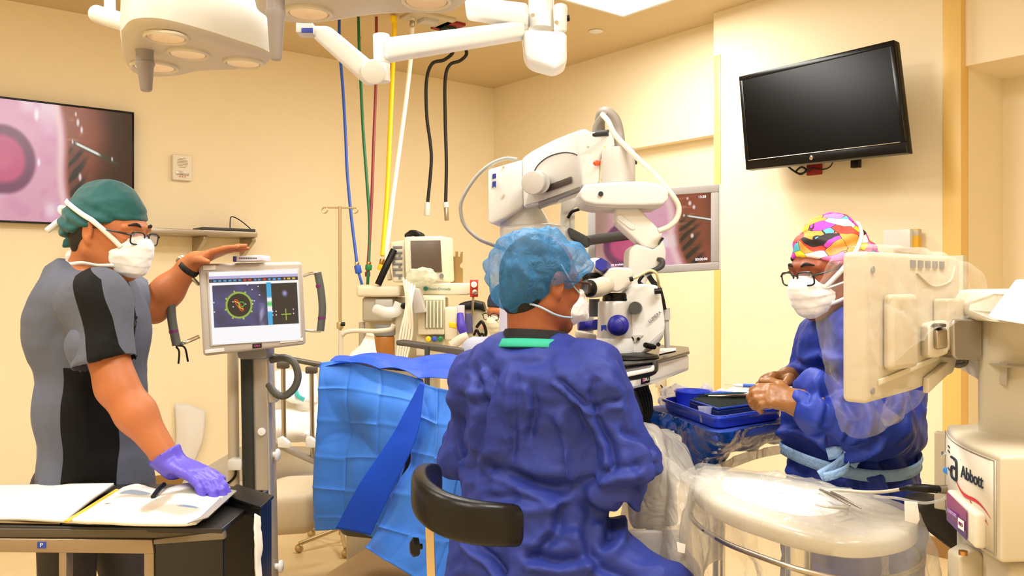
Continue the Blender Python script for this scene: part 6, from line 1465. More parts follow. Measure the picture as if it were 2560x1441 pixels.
b = MB(); b.tube([P(1622, 690, 2.5), P(1632, 705, 2.5), P(1645, 718, 2.5), P(1654, 745, 2.5), P(1660, 775, 2.5)], .008); b.tube([P(1608, 688, 2.47), P(1598, 705, 2.47), P(1612, 716, 2.47)], .005); b.build('cable_bundle', BLACK, T)
b = MB(); b.cyl(P(1665, 775, 2.52), P(1668, 870, 2.52), .008, n=14); b.cyl(P(1664, 770, 2.52), P(1665, 800, 2.52), .013, n=14); b.build('side_tube', LGREY, T)
# assistant's side optics seen between the surgeon and the body
b = MB(); b.cyl(P(1469, 760, 2.62), P(1464, 860, 2.62), .022, n=24); b.cyl(P(1465, 858, 2.62), P(1465, 878, 2.62), .012, n=18); b.build('assistant_column', LGREY, T)
b = MB(); b.tube([P(1446, 814, 2.55), P(1470, 815, 2.55), P(1492, 812, 2.5)], .016); b.build('sterile_handle', NAVY, T)
b = MB(); b.prism([P(1440, 826, 2.6), P(1492, 836, 2.55), P(1492, 852, 2.55), P(1440, 846, 2.6)], V((0, .05, 0)), .006); b.build('assistant_bracket', CREAM, T)
b = MB(); b.cyl(P(1486, 748, 2.54), P(1486, 792, 2.54), .016, n=20); b.build('assistant_knob', DGREY, T)

# ------------------------------------------------------------------ attached guidance sensor unit under the objective
U6 = thing('guidance_sensor_unit', 'white and black sensor unit with handle under the microscope', 'sensor unit', P(1600, 980, 2.4))
b = MB(); b.prism([P(1510, 930, 2.13), P(1634, 914, 2.28), P(1723, 887, 2.645), P(1723, 928, 2.645), P(1634, 960, 2.28), P(1574, 977, 2.22), P(1546, 977, 2.19), P(1524, 958, 2.15)], V((0, .22, .0)), .010, 4); tb_ = b.build('tray_housing', WHITE, U6)
b = MB(); b.prism([PZ(1506, 930, 1.287), PZ(1634, 914, 1.287), PZ(1724, 887, 1.287), PZ(1722, 875, 1.287), PZ(1640, 868, 1.287), PZ(1505, 890, 1.287)], Z * .010, .004); b.build('black_top', GLOSSB, U6)
b = MB(); b.lathe(V((OX + .02, 2.40, 1.295)), Z, [(.0, 0), (.094, 0), (.098, .004), (.094, .010), (.066, .014), (0, .014)], 44); b.build('objective_ring', BLACK, U6, angle=50)
b = MB(); b.prism([PZ(1648, 886, 1.300), PZ(1690, 877, 1.300), PZ(1690, 871, 1.300), PZ(1650, 872, 1.300)], Z * .001); b.build('white_label', PAPER, U6)
b = MB(); b.tube([P(1556, 930, 2.19), P(1558, 944, 2.13), P(1600, 940, 2.16), P(1634, 928, 2.20), P(1639, 910, 2.26)], .009, n=10); b.build('handle_bracket', BLACK, U6)
b = MB(); b.prism([P(1567, 932, 2.11), P(1628, 921, 2.17), P(1632, 915, 2.175), P(1636, 914, 2.18), P(1637, 926, 2.18), P(1632, 930, 2.175), P(1568, 944, 2.11)], V((0, .012, 0)), .003); b.build('handle', WHITE, U6)
b = MB(); b.prism([P(1602, 944, 2.232), P(1624, 939, 2.258), P(1624, 956, 2.258), P(1602, 962, 2.232)], V((0, -.004, 0))); lp = b.build('logo_plate', BLACK, U6)
text('lettering', 'ORA', P(1615.5, 949.5, 2.243), V((1, 1.05, .0)), Z, .0085, PAPER, lp)
b = MB(); c_ = P(1607.5, 951.5, 2.233); b.tube([c_ + V((.0042 * math.cos(a), 0, .0042 * math.sin(a))) for a in [i * math.pi / 6 for i in range(13)]], .0009, n=6); b.cyl(c_, c_ - YA * .0005, .0016, n=10); b.build('logo_ring', MAG, lp)
b = MB()
for k in range(5): b.tube([P(1585 + k * 8, 965, 2.45), P(1600 + k * 7, 1000, 2.47), P(1610 + k * 4, 1040, 2.5), P(1590 + k * 3, 1075, 2.52)], .0045, n=8)
b.build('cable_bundle', BLACK, U6)
MB().box(P(1566, 1010, 2.75), (.14, .06, .13), None, .006).build('blue_box', mat('dark_blue_panel', (30, 70, 130), .5), label='dark blue box behind the cables under the sensor unit', cat='box')

# ------------------------------------------------------------------ side screen on the microscope stand
e_tl, e_tr, e_bl = P(1470, 484, 3.30), P(1797, 461, 3.24), P(1470, 694, 3.30)
nn = -((e_tr - e_tl).cross(e_bl - e_tl)).normalized(); nn = nn if nn.y < 0 else -nn
E, a, b_, c = framed('medical_monitor', 'grey framed monitor beside the microscope showing an eye close-up', e_tl, e_tr, e_bl, .05, .030, mat('medical_grey', (176, 172, 172), .4), nn, cat='monitor')
b = MB(); b.prism([e_tr + nn * .003, e_tr + (e_tr - e_tl).normalized() * .008 + nn * .003, e_tr + (e_tr - e_tl).normalized() * .008 + (e_bl - e_tl) + nn * .003, e_tr + (e_bl - e_tl) + nn * .003], -nn * .05, .002); b.build('side_trim', WHITE, E)
picture('screen', a, b_, c, lambda u, v: eye_picture(u, v, .70, (.27, .68), (.20, .34)), SCREENM, E, 260, 160)
Ux = (b_ - a).normalized(); Dx = (c - a).normalized(); CLK = mat('clock_text', (255, 255, 255), .5, emit=((235, 235, 255), 1.0))
text('lettering', '13:38', a + Ux * ((b_ - a).length - .033) + Dx * .014 + nn * .001, Ux, -Dx, .0095, CLK, E)
text('lettering', '00:00:00', a + Ux * ((b_ - a).length - .036) + Dx * ((c - a).length - .014) + nn * .001, Ux, -Dx, .0095, CLK, E)
text('lettering', 'not available', a + Ux * .085 + Dx * ((c - a).length - .013) + nn * .001, Ux, -Dx, .0085, CLK, E)
b = MB(); b.tube([(e_tl + e_tr) / 2 + (e_bl - e_tl) / 2 - nn * .05, P(1480, 600, 3.2), P(1465, 606, 3.1)], .02); b.build('mount_arm', DGREY, E)

# ================================================================== instrument table with blue drape and tray
zt = 1.10
def tz(x, y, z=zt): return PZ(x, y, z)
I = thing('instrument_table', 'instrument table under a shiny blue sterile drape beside the nurse', 'table', V((.65, 2.7, 0)))
BP = mat('blue_sterile_film', (10, 70, 160), .22, coat=.5, bump=('crumple', 14, .35))
BC = mat('blue_table_cloth', (64, 92, 196), .6, bump=('crumple', 10, .1))
c1, c2, c3, c4 = tz(1612, 1016), tz(1790, 1083), tz(1985, 1052), V((.80, 3.02, zt))
b = MB(); b.prism([c1, c2, c3, c4], -Z * .03, .012); b.build('tabletop', BC, I)
b = MB(); b.sheet([[c1 + V((-.01, .1, -.004)), c1 + V((-.004, 0, .002)), c1.lerp(c2, .5) + Z * .003, c2 + V((0, -.004, .003)), c2.lerp(c3, .5) + Z * .003, c3 + Z * .002],
      [c1 + V((-.03, .1, -.05)), P(1606, 1038, 2.78), P(1690, 1075, 2.52), P(1800, 1105, 2.32), P(1890, 1092, 2.44), P(2000, 1075, 2.55)],
      [c1 + V((-.03, .1, -.12)), P(1630, 1075, 2.72), P(1700, 1125, 2.50), P(1800, 1140, 2.36), P(1890, 1105, 2.46), P(2000, 1095, 2.55)],
      [c1 + V((-.02, .1, -.2)), P(1680, 1135, 2.62), P(1720, 1170, 2.48), P(1790, 1150, 2.40), P(1870, 1118, 2.48), P(2000, 1108, 2.56)],
      [c1 + V((0, .1, -.26)), P(1725, 1200, 2.55), P(1742, 1204, 2.48), P(1790, 1170, 2.42), P(1870, 1128, 2.5), P(2000, 1118, 2.58)]], 90, 50, lambda q, u, v: crumple(q, 6, 61) * .045 * v + crumple(q, 18, 2) * .008); b.build('hanging_drape', BP, I, solid=.002)
b = MB(); b.sheet([[P(1725, 1190, 2.54), P(1790, 1165, 2.4), P(1870, 1130, 2.47), P(2000, 1112, 2.56)], [P(1735, 1225, 2.54), P(1800, 1190, 2.42), P(1890, 1150, 2.48), P(2000, 1128, 2.57)]], 60, 14, lambda q, u, v: crumple(q, 9, 3) * .03); b.build('clear_edge', film('clear_edge_film', (236, 228, 210), .42, .2, 14, .8), I, solid=.001)
b = MB(); b.cyl(V((.66, 2.7, .05)), V((.66, 2.7, 1.08)), .02, n=20); b.box(V((.66, 2.75, .03)), (.5, .35, .05), None, .01); b.build('stand_post', CHROME, I)
# tray
TR_ = thing('plastic_tray', 'light blue plastic tray holding a bowl, cup and instruments', 'tray', tz(1800, 1040))
t1, t2, t3 = tz(1645, 1022, zt + .006), tz(1791, 1076, zt + .006), tz(1972, 1047, zt + .006); t4 = t1 + (t3 - t2)
cn = (t1 + t3) / 2; TB = mat('tray_blue', (58, 86, 228), .3, coat=.3)
def ring4(k, z): return [cn + (p - cn) * k + Z * z for p in (t1, t2, t3, t4)]
def dense(ps, n=14, rad=.12):
    out = []
    for i in range(4):
        a, b2, c_ = ps[i - 1], ps[i], ps[(i + 1) % 4]
        for k in range(6):
            t = k / 5; p0 = b2.lerp(a, rad * (1 - t)) ; p1 = b2.lerp(c_, rad * t); out.append(b2.lerp(a, rad) * (1 - t) ** 2 + b2 * 2 * t * (1 - t) + b2.lerp(c_, rad) * t * t)
    return out
b = MB(); b.grid([dense(ring4(k, z)) for k, z in ((.05, .002), (.86, .002), (.90, .012), (.93, .034), (1.0, .036), (1.0, .028), (.945, .026), (.92, .002), (.88, -.004), (.05, -.004))], closed=True); b.build('tray', TB, TR_, angle=50)
# bowl
bo = cn.lerp(t1, .46) + (t4 - cn) * .20 + Z * .002
b = MB(); b.lathe(bo, Z, [(.0, .003), (.042, .003), (.045, .006), (.055, .054), (.060, .056), (.060, .052), (.057, .050), (.047, .0), (0, 0)], 40); b.build('bowl', TB, label='round blue plastic bowl in the left of the tray', cat='bowl', angle=50)
cu = tz(1772, 1062, zt + .006) + V((-.004, .03, .002))
b = MB(); b.lathe(cu, Z, [(0, .002), (.013, .002), (.0185, .042), (.0205, .044), (.0205, .042), (.019, .040), (.0135, 0), (0, 0)], 30); cup = b.build('cup', film('cup_film', (225, 232, 245), .28, .1, 4, .1, .5), label='small clear measuring cup at the front of the tray', cat='cup', angle=50)
# instrument rack
ex, ey = (t3 - t2).normalized(), (t1 - t2).normalized()
rc = cn + ex * .035 + ey * -.01
RK = thing('instrument_rack', 'dark blue rack with a pin mat of instruments in the tray', 'rack', rc)
hw, hl = .125, .10
def rq(x, y, z): return rc + ex * x + ey * y + Z * z
b = MB(); b.prism([rq(-hw, -hl, .004), rq(hw, -hl, .004), rq(hw, hl, .004), rq(-hw, hl, .004)], Z * .028, .004); b.build('rack_base', mat('rack_navy', (16, 36, 80), .4), RK)
b = MB(); b.prism([rq(-hw, -hl, .033), rq(hw, -hl, .033), rq(hw, hl, .033), rq(-hw, hl, .033)], Z * .006, .002); b.build('rack_edge', mat('rack_blue', (24, 70, 170), .35), RK)
b = MB(); b.prism([rq(-hw + .01, -hl + .01, .039), rq(hw - .01, -hl + .01, .039), rq(hw - .01, hl - .01, .039), rq(-hw + .01, hl - .01, .039)], Z * .002)
for i in range(26):
    for j in range(20):
        p = rq(-hw + .015 + i * .0088, -hl + .014 + j * .009, .040); b.cyl(p, p + Z * .006, .0022, .0012, n=5)
b.build('pin_mat', mat('pin_mat_dark', (52, 64, 60), .6), RK)
for k, (x, y, L_, an, mm) in enumerate([(.01, -.02, .07, .5, BLACK), (.03, .0, .075, .45, CHROME), (-.01, .01, .07, .6, STEEL), (.05, -.03, .06, .4, CHROME), (-.03, .035, .08, .5, BLACK), (.02, .05, .09, .35, mat('teal_metal', (40, 110, 150), .3, metal=.6))]):
    dv = (ex * math.cos(an) - ey * math.sin(an)); p = rq(x, y, .052); b = MB(); b.tube([p - dv * L_, p - dv * .01, p + dv * L_ * .5, p + dv * L_], [.002, .0042, .0036, .001], n=8)
    b.build('instrument', mm, label='%s instrument lying on the pin mat, %s' % (('black', 'chrome', 'steel', 'short chrome', 'long black', 'teal metal')[k], ('nearest the tray front', 'in the middle of the mat', 'left of the middle', 'by the nurse\'s glove', 'at the back left', 'along the back edge')[k]), cat='instrument', group='instruments on the pin mat')
b = MB(); b.sheet([[tz(1790, 1000), tz(1850, 992), tz(1890, 1000)], [tz(1780, 1008) + Z * .03, tz(1850, 1003) + Z * .05, tz(1900, 1008) + Z * .02], [tz(1785, 1018), tz(1850, 1014), tz(1905, 1018)]], 30, 20, lambda q, u, v: crumple(q, 22, 3) * .03); b.build('gauze', WHITE, label='crumpled white gauze behind the instrument rack', cat='gauze', solid=.002)
flesh('plastic_bag', film('bag_clear', (240, 240, 245), .45, .15, 30, .8), [ball(P(1690, 1000, 2.90), (.06, .04, .045), .03), ball(P(1760, 995, 2.88), (.03, .03, .04), .03)], .008, disp=lambda q: crumple(q, 28, 4) * .035, label='crumpled clear plastic behind the blue bowl', cat='bag')
b = MB(); b.box(rq(.145, -.09, .012), (.05, .022, .016), axes(ex, Z), .003); b.build('blade_box', DGREY, label='small dark case in the tray corner by the nurse', cat='case')

# ================================================================== near tray under clear plastic
zm = 1.02
K = [PZ(1752, 1168, zm), PZ(1900, 1182, zm), PZ(2065, 1212, zm), PZ(2200, 1248, zm), PZ(2292, 1290, zm), PZ(2270, 1330, zm), PZ(2150, 1350, zm), PZ(2020, 1332, zm), PZ(1905, 1300, zm), PZ(1800, 1262, zm), PZ(1735, 1215, zm)]
M7 = thing('draped_tray_stand', 'wide tray stand covered with crinkled clear plastic in the foreground', 'tray stand', V((.66, 1.95, 0)))
ring = catmull(K + [K[0]], 81)[:-1]; ck = sum(ring, V()) / 80
def rk_(k, z): return [ck + (p - ck) * k + Z * z for p in ring]
TRY = mat('tray_cream', (184, 176, 158), .35, coat=.3)
b = MB(); b.grid([rk_(k, z) for k, z in ((.02, .004), (.80, .002), (.93, .000), (.985, -.006), (1.0, -.014), (.99, -.036), (.93, -.042), (.02, -.042))], closed=True); b.build('tray_top', TRY, M7, angle=60)
b = MB(); b.tube([p + Z * 0 for p in rk_(1.03, -.075)] + [rk_(1.03, -.075)[0]], .006, n=10, steps=160); b.build('steel_rail', STEEL, M7)
b = MB(); b.cyl(V((ck.x, ck.y, .06)), V((ck.x, ck.y, zm - .06)), .028, n=24); b.build('post', CHROME, M7)
b = MB(); b.box(V((ck.x - .02, ck.y + .05, .04)), (.3, .3, .06), None, .02); b.build('foot', LGREY, M7)
FILM1 = film('tray_cover_film', (232, 228, 220), .12, .12, 8, .9, .36, .25)
n_ = len(ring)
def hang(k, z, amp, s):
    out = []
    for i, p in enumerate(rk_(k, z)):
        o = (p - ck); o.z = 0; o.normalize(); w = float(vnoise(np.array([[math.cos(i / n_ * 6.283) * 5, math.sin(i / n_ * 6.283) * 5, s]]), 3)[0]) - .5
        out.append(p + o * w * amp + Z * w * amp * .4)
    return out
rings = [hang(k, z, a_, s) for k, z, a_, s in ((.02, .010, 0, 0), (.3, .012, .02, .3), (.5, .012, .02, .5), (.7, .010, .02, .9), (.9, .007, .01, 1.2), (1.0, .002, .006, 1.5), (1.05, -.03, .02, 1.7), (1.07, -.08, .05, 2), (1.10, -.14, .08, 2.4), (1.14, -.20, .12, 2.8), (1.18, -.27, .15, 3.2), (1.2, -.33, .17, 3.5))]
cols = [[q_ for q_ in catmull([rings[j][i] for j in range(len(rings))], 60)] for i in range(n_)]
A = np.array([[cols[i][j][:] for i in range(n_)] for j in range(60)]).reshape(-1, 3)
A[:, 2] += crumple(A, 9, 71) * .022 + crumple(A, 24, 8) * .008; A[:, 0] += crumple(A, 8, 5) * .02; A[:, 1] += crumple(A, 8, 6) * .02
A = A.reshape(60, n_, 3)
b = MB(); b.grid([[V(A[j, i]) for i in range(n_)] for j in range(60)], closed=True); b.build('clear_cover', FILM1, M7, angle=180)
t = thing('white_pad', 'crinkled bright white pad lying on the near tray under the plastic', 'pad', ck + Z * .004)
b = MB(); b.grid([[ck + V(((p - ck).x * k - .03, (p - ck).y * k + .03, z)) for p in ring] for k, z in ((.02, .012), (.30, .012), (.50, .008), (.56, .003))], closed=True); b.build('pad', WHITE, t, angle=180)
for k, (x, y) in enumerate([(2050, 1225), (2078, 1232)]):
    p, q_ = PZ(x, y, zm + .03), PZ(x + 75, y + 40, zm + .03); b = MB(); b.tube([p, p.lerp(q_, .4), q_], [.003, .0045, .0015], n=10); b.build('handpiece', STEEL, label=('steel handpiece on the plastic covered tray, left one', 'steel handpiece on the plastic covered tray, right one')[k], cat='instrument', group=None)
b = MB(); b.tube([PZ(2040, 1262, zm + .02), PZ(2070, 1268, zm + .03), PZ(2120, 1272, zm + .02)], .003, n=8); b.build('tubing', LGREY, label='short curved tube lying on the near tray', cat='tube')
# pleated extension of the cover: hangs over the surgeon's wrist rest
W7 = thing('draped_wrist_rest', 'wrist rest shrouded in milky plastic beside the surgeon', 'wrist rest', V((.38, 2.2, 0)))
FILM2 = film('milky_film', (222, 218, 208), .66, .25, 10, .7, .3, .35)
b = MB(); b.sheet([[P(1540, 1030, 2.45), P(1580, 1034, 2.42), P(1615, 1046, 2.40), P(1650, 1066, 2.42), P(1672, 1090, 2.46)],
   [P(1540, 1085, 2.30), P(1600, 1075, 2.26), P(1650, 1080, 2.24), P(1690, 1105, 2.26), P(1712, 1130, 2.34)],
   [P(1540, 1180, 2.24), P(1610, 1170, 2.16), P(1670, 1165, 2.12), P(1715, 1180, 2.16), P(1742, 1200, 2.26)],
   [P(1540, 1280, 2.22), P(1620, 1270, 2.12), P(1690, 1265, 2.06), P(1745, 1265, 2.10), P(1776, 1290, 2.2)],
   [P(1540, 1380, 2.20), P(1620, 1380, 2.10), P(1700, 1390, 2.02), P(1770, 1370, 2.05), P(1815, 1395, 2.15)],
   [P(1540, 1480, 2.20), P(1620, 1480, 2.10), P(1700, 1490, 2.00), P(1760, 1450, 2.03), P(1790, 1420, 2.13)]], 80, 100, lambda q, u, v: crumple(q * np.array([1.2, 1.2, .4]), 6, 81) * .035 + crease(q * np.array([1, 1, .6]), 9, 3) * .025); b.build('clear_cover', FILM2, W7)
b = MB(); b.prism([P(1560, 1060, 2.42), P(1640, 1085, 2.42), P(1690, 1150, 2.42), P(1700, 1320, 2.42), P(1580, 1330, 2.42)], V((0, .08, 0)), .02); b.build('rest_body', CREAM, W7)
b = MB(); b.cyl(P(1640, 1320, 2.46), V((P(1640, 0, 2.46).x, 2.46, .03)), .03, n=20); b.lathe(V((P(1640, 0, 2.46).x, 2.46, 0)), Z, [(.17, 0), (.17, .02), (.03, .05), (0, .05)], 32); b.build('rest_post', CHROME, W7)
b = MB(); b.prism([P(1692, 1356, 1.985), P(1714, 1362, 1.985), P(1712, 1385, 1.985), P(1694, 1380, 1.985)], V((0, .002, 0))); b.build('sticker', PAPER, W7)
b = MB(); b.prism([P(1560, 1330, 2.10), P(1720, 1330, 2.10), P(1725, 1500, 2.10), P(1560, 1500, 2.10)], V((0, .02, 0)), .004); b.build('catch_bag', film('catch_film', (236, 232, 226), .55, .3, 6, .4, .3), W7)
b = MB(); b.sheet([[PZ(1690, 1180, 1.05), PZ(1740, 1165, 1.04), PZ(1800, 1168, 1.03)], [P(1740, 1240, 2.02), P(1790, 1230, 2.0), P(1850, 1250, 1.9)], [P(1760, 1300, 1.98), P(1810, 1310, 1.93), P(1870, 1330, 1.82)], [P(1790, 1350, 1.96), P(1840, 1370, 1.9), P(1900, 1441, 1.78)], [P(1850, 1390, 1.94), P(1890, 1440, 1.88), P(1940, 1490, 1.78)]], 50, 60, lambda q, u, v: crumple(q, 9, 5) * .05); b.build('plastic_fold', FILM1, M7)
# ================================================================== phacoemulsification tower, right foreground
T = thing('phaco_machine', 'cream eye surgery console with front connector panel at the right edge', 'medical machine', V((1.05, 1.7, 0)))
PC = mat('console_cream', (198, 188, 166), .42, var=.02)
PW = mat('console_white', (214, 206, 188), .4)
zt_, zb_ = 1.212, 1.03
# curved connector panel: runs from the far left corner to the near right one
A0, A1 = V((.905, 1.76, 0)), V((.826, 1.43, 0))
cv = []
for k in range(13):
    s = k / 12; p = A0.lerp(A1, s); nrm = V((-(A1 - A0).y * -1, 0, 0)); o = V((-1, .24, 0)).normalized(); cv.append(p + o * (.022 * math.sin(math.pi * min(1, s * 1.0)) - 0))
def pz_(ps, z): return [p + Z * z for p in ps]
def zt2(s): return 1.215 - .004 * s
b = MB(); base = cv + [A1 + V((.45, .04, 0)), A0 + V((.45, .04, 0))]
b.prism(pz_(base, zb_ - .0), Z * (zt_ - zb_), .008, 3); box = b.build('connector_box', PC, T, angle=30)
def pf(s, h, off=0.0):                               # point on the curved panel, s along it, h 0..1 up
    k = s * 12; i = min(int(k), 11); p = cv[i].lerp(cv[i + 1], k - i); t = (cv[i + 1] - cv[i]).normalized(); n = V((t.y, -t.x, 0)); n = n if n.x < 0 else -n
    return p + n * off + Z * (zb_ + (zt_ - zb_) * h), t, n
rows = [[pf(.04 + .92 * i / 20, .06 + .88 * j, .002)[0] for i in range(21)] for j in (0, 1)]
b = MB(); b.grid(rows); b.build('front_plate', PW, box, solid=.003)
b = MB(); [b.tube(l_, .0008, n=6) for l_ in ([pf(.04 + .92 * i / 20, .94, .004)[0] for i in range(21)], [pf(.96, .94, .004)[0], pf(.96, .06, .004)[0]], [pf(.96 - .92 * i / 20, .06, .004)[0] for i in range(21)], [pf(.04, .06, .004)[0], pf(.04, .94, .004)[0]])]; b.build('plate_seam', MGREY, box)
p, t_, n_ = pf(.735, .69, .0050); text('lettering', 'Abbott', p, t_, Z, .0225, mat('abbott_navy', (18, 28, 52), .5), box, bold=.0004)
# a-shaped emblem in rounded strokes
p, t_, n_ = pf(.475, .665, .005)
def em(x, z): return p + t_ * x * .8 + Z * z * .78
b = MB(); b.tube([em(-.030, .024), em(.010, .024), em(.018, .016), em(.018, -.016), em(.010, -.024), em(-.022, -.024), em(-.030, -.016), em(-.030, -.006), em(-.022, .002), em(.002, .002)], .0026, n=8, steps=90); b.build('emblem', MATS['abbott_navy'], box)
p0, t_, n_ = pf(.55, .50, .0045)
REDW = mat('swoosh_red', (186, 28, 34), .5)
for (x0, z0, x1, z1, am) in ((-.02, .012, .13, -.022, .012), (.05, -.006, .12, -.036, .008)):
    pts = []
    for k in range(9):
        s = k / 8; x = x0 + (x1 - x0) * s; q, t2_, n2_ = pf(min(.97, .55 + x / .34), .50, .0045); pts.append(q + Z * (z0 + (z1 - z0) * s + am * math.sin(s * 6.283) * -.6))
    b = MB(); b.tube(pts, [.0006, .0035, .0030, .0004], n=8, steps=30, flat=(n_, .2)); b.build('swoosh', REDW, box)
# raised drawer with purple label
q = [pf(.50, .50, .003)[0], pf(.86, .42, .003)[0], pf(.86, .10, .003)[0], pf(.50, .16, .003)[0]]; nn_ = pf(.7, .5)[2]
b = MB(); b.prism([pf(.50, .47, .0)[0], pf(.88, .40, .0)[0], pf(.88, .06, .0)[0], pf(.50, .14, .0)[0]], nn_ * .022, .006); dr = b.build('drawer', PW, box)
vg = bpy.data.materials.new('purple_label'); vg.use_nodes = True; nt = vg.node_tree; bs = nt.nodes['Principled BSDF']; bs.inputs['Roughness'].default_value = .3
tc = nt.nodes.new('ShaderNodeTexCoord'); sx = nt.nodes.new('ShaderNodeSeparateXYZ'); nt.links.new(tc.outputs['Generated'], sx.inputs[0]); cr = nt.nodes.new('ShaderNodeValToRGB'); cr.color_ramp.elements[0].color = srgb((52, 30, 110)); cr.color_ramp.elements[1].color = srgb((140, 28, 90)); nt.links.new(sx.outputs[2], cr.inputs[0]); nt.links.new(cr.outputs[0], bs.inputs['Base Color'])
o_ = nn_ * .0225
b = MB(); b.prism([pf(.52, .45)[0] + o_, pf(.80, .385)[0] + o_, pf(.80, .10)[0] + o_, pf(.52, .155)[0] + o_], nn_ * .001); pl = b.build('purple_plate', vg, dr)
pm, t_, n_ = pf(.62, .275); pm = pm + nn_ * .0245; text('lettering', 'SIGNATURE', pm, t_, Z, .0060, mat('label_lilac', (170, 140, 200), .5), pl)
pm, t_, n_ = pf(.745, .225); b = MB(); pq = pm + nn_ * .0242; b.prism([pq - t_ * .013 - Z * .009, pq + t_ * .013 - Z * .009, pq + t_ * .013 + Z * .009, pq - t_ * .013 + Z * .009], nn_ * .0004); b.build('pro_plate', PAPER, pl)
text('lettering', 'PRO', pq + nn_ * .0008, t_, Z, .0065, mat('pro_purple', (120, 30, 100), .5), pl)
b = MB()
for s, h in ((.30, .84), (.30, .79), (.30, .60), (.30, .30)):
    q, t_, n_ = pf(s, h, .004); b.box(q, (.022, .002, .003), axes(t_, Z))
b.build('printed_mark', PRINT, box)
# connector strip on the left end
L0_ = A0 + V((-.012, .0, 0))
b = MB(); b.prism([V((.880, 1.765, 1.035)), V((.895, 1.785, 1.035)), V((.895, 1.785, 1.195)), V((.880, 1.765, 1.195))], V((.02, -.02, 0)), .003)
b.prism([P(2369, 1098, 1.74), P(2384, 1100, 1.72), P(2384, 1268, 1.72), P(2369, 1250, 1.74)], V((0, .02, 0)), .003); b.build('connector_strip', PC, T)
b = MB(); b.cyl(P(2374, 1135, 1.73), P(2356, 1135, 1.73), .005, n=16, bev=.001); b.build('metal_port', CHROME, T)
for (x, y) in ((2367, 1177), (2376, 1185)): b = MB(); b.cyl(P(x + 3, y, 1.72), P(x - 1, y, 1.70), .0065, n=18, bev=.001); b.build('blue_port', mat('port_blue', (30, 130, 226), .35), T)
b = MB(); b.lathe(P(2376, 1225, 1.70), P(2340, 1224, 1.69) - P(2376, 1225, 1.70), [(.0095, 0), (.0095, .004), (.0088, .005), (.0088, .022), (.0080, .024), (.0080, .030), (0, .030)], 24); b.build('plug_collar', STEEL, T)
b = MB(); b.tube([P(2342, 1224, 1.69), P(2315, 1222, 1.69), P(2280, 1220, 1.70), P(2250, 1224, 1.72)], [.008, .0088, .0075, .0035], n=16); b.build('plug', BLACK, T)
b = MB(); b.tube([P(2252, 1224, 1.72), P(2210, 1230, 1.74), P(2165, 1231, 1.76), P(2120, 1228, 1.80), P(2080, 1226, 1.86), P(2045, 1232, 1.92)], .0035, n=10); b.build('cord', mat('cord_grey', (206, 200, 186), .4), T)
b = MB(); b.tube([P(2372, 1236, 1.70), P(2355, 1250, 1.70), P(2320, 1258, 1.70), P(2290, 1256, 1.70), P(2240, 1246, 1.72), P(2185, 1242, 1.76)], .0028, n=10); b.build('clear_tubing', film('clear_tube', (240, 240, 240), .4, .1, 3, .1), T)
b = MB(); b.prism([P(2262, 1254, 1.66), P(2294, 1256, 1.66), P(2300, 1300, 1.66), P(2294, 1312, 1.66), P(2264, 1304, 1.66)], V((0, .003, 0)), .001); b.build('white_clip', PAPER, T)
# neck column and stepped top
b = MB(); b.prism([V((1.05, 1.90, 1.20)), V((.925, 1.68, 1.20)), V((.98, 1.60, 1.20)), V((1.5, 1.60, 1.20)), V((1.5, 1.90, 1.20))], Z * .25, .012); b.build('neck', PC, T)
b = MB(); b.prism([P(2443, 905, 1.72), P(2520, 905, 1.62), P(2518, 967, 1.62), P(2490, 950, 1.66), P(2447, 925, 1.72)], V((.0, .10, 0)), .003); b.build('neck_bracket', PC, T)
b = MB(); b.prism([P(2443, 800, 1.70), P(2520, 792, 1.60), P(2760, 792, 1.5), P(2760, 920, 1.5), P(2520, 920, 1.60), P(2444, 905, 1.70)], V((0, .22, 0)), .006); b.build('shoulder_block', PC, T)
b = MB(); b.prism([P(2418, 756, 1.66), P(2488, 734, 1.60), P(2700, 735, 1.56), P(2700, 802, 1.56), P(2488, 806, 1.58), P(2418, 782, 1.66)], V((0, .26, 0)), .006); b.build('top_block', PW, T)
b = MB(); b.prism([P(2432, 734, 1.82), P(2520, 724, 1.82), P(2700, 722, 1.82), P(2700, 755, 1.82), P(2432, 752, 1.82)], V((0, .16, 0)), .008); b.build('rear_rim', PW, T)
b = MB(); b.prism([P(2490, 800, 1.50), P(2560, 706, 1.62), P(2700, 700, 1.62), P(2720, 812, 1.46), P(2560, 812, 1.48)], V((0, .03, .006)), .004); b.build('sloping_lid', mat('lid_white', (220, 213, 198), .35), T)
b = MB(); b.tube([P(2375, 905, 1.76), P(2395, 914, 1.74), P(2412, 908, 1.74), P(2414, 896, 1.74)], .006, n=10); b.tube([P(2368, 897, 1.78), P(2392, 905, 1.77), P(2406, 897, 1.77)], .005, n=10); b.build('arm_cable', mat('cable_dark_grey', (110, 106, 98), .4), T)
# lower body
b = MB(); b.prism([V((.93, 1.78, .12)), V((.86, 1.46, .12)), V((1.4, 1.46, .12)), V((1.4, 1.78, .12))], Z * .90, .02); b.build('lower_cabinet', PC, T)
b = MB(); b.box(V((1.15, 1.62, .06)), (.62, .5, .12), None, .03); b.build('base', MGREY, T)
b = MB(); b.prism([P(2400, 1395, 1.60), P(2430, 1378, 1.60), P(2448, 1375, 1.60), P(2462, 1395, 1.60), P(2462, 1500, 1.60), P(2400, 1500, 1.60)], V((0, .05, 0)), .006); b.build('side_bracket', PC, T)
b = MB(); b.cyl(P(2408, 1388, 1.59), P(2408, 1378, 1.59), .008, n=16); b.build('bracket_screw', BRASS, T)
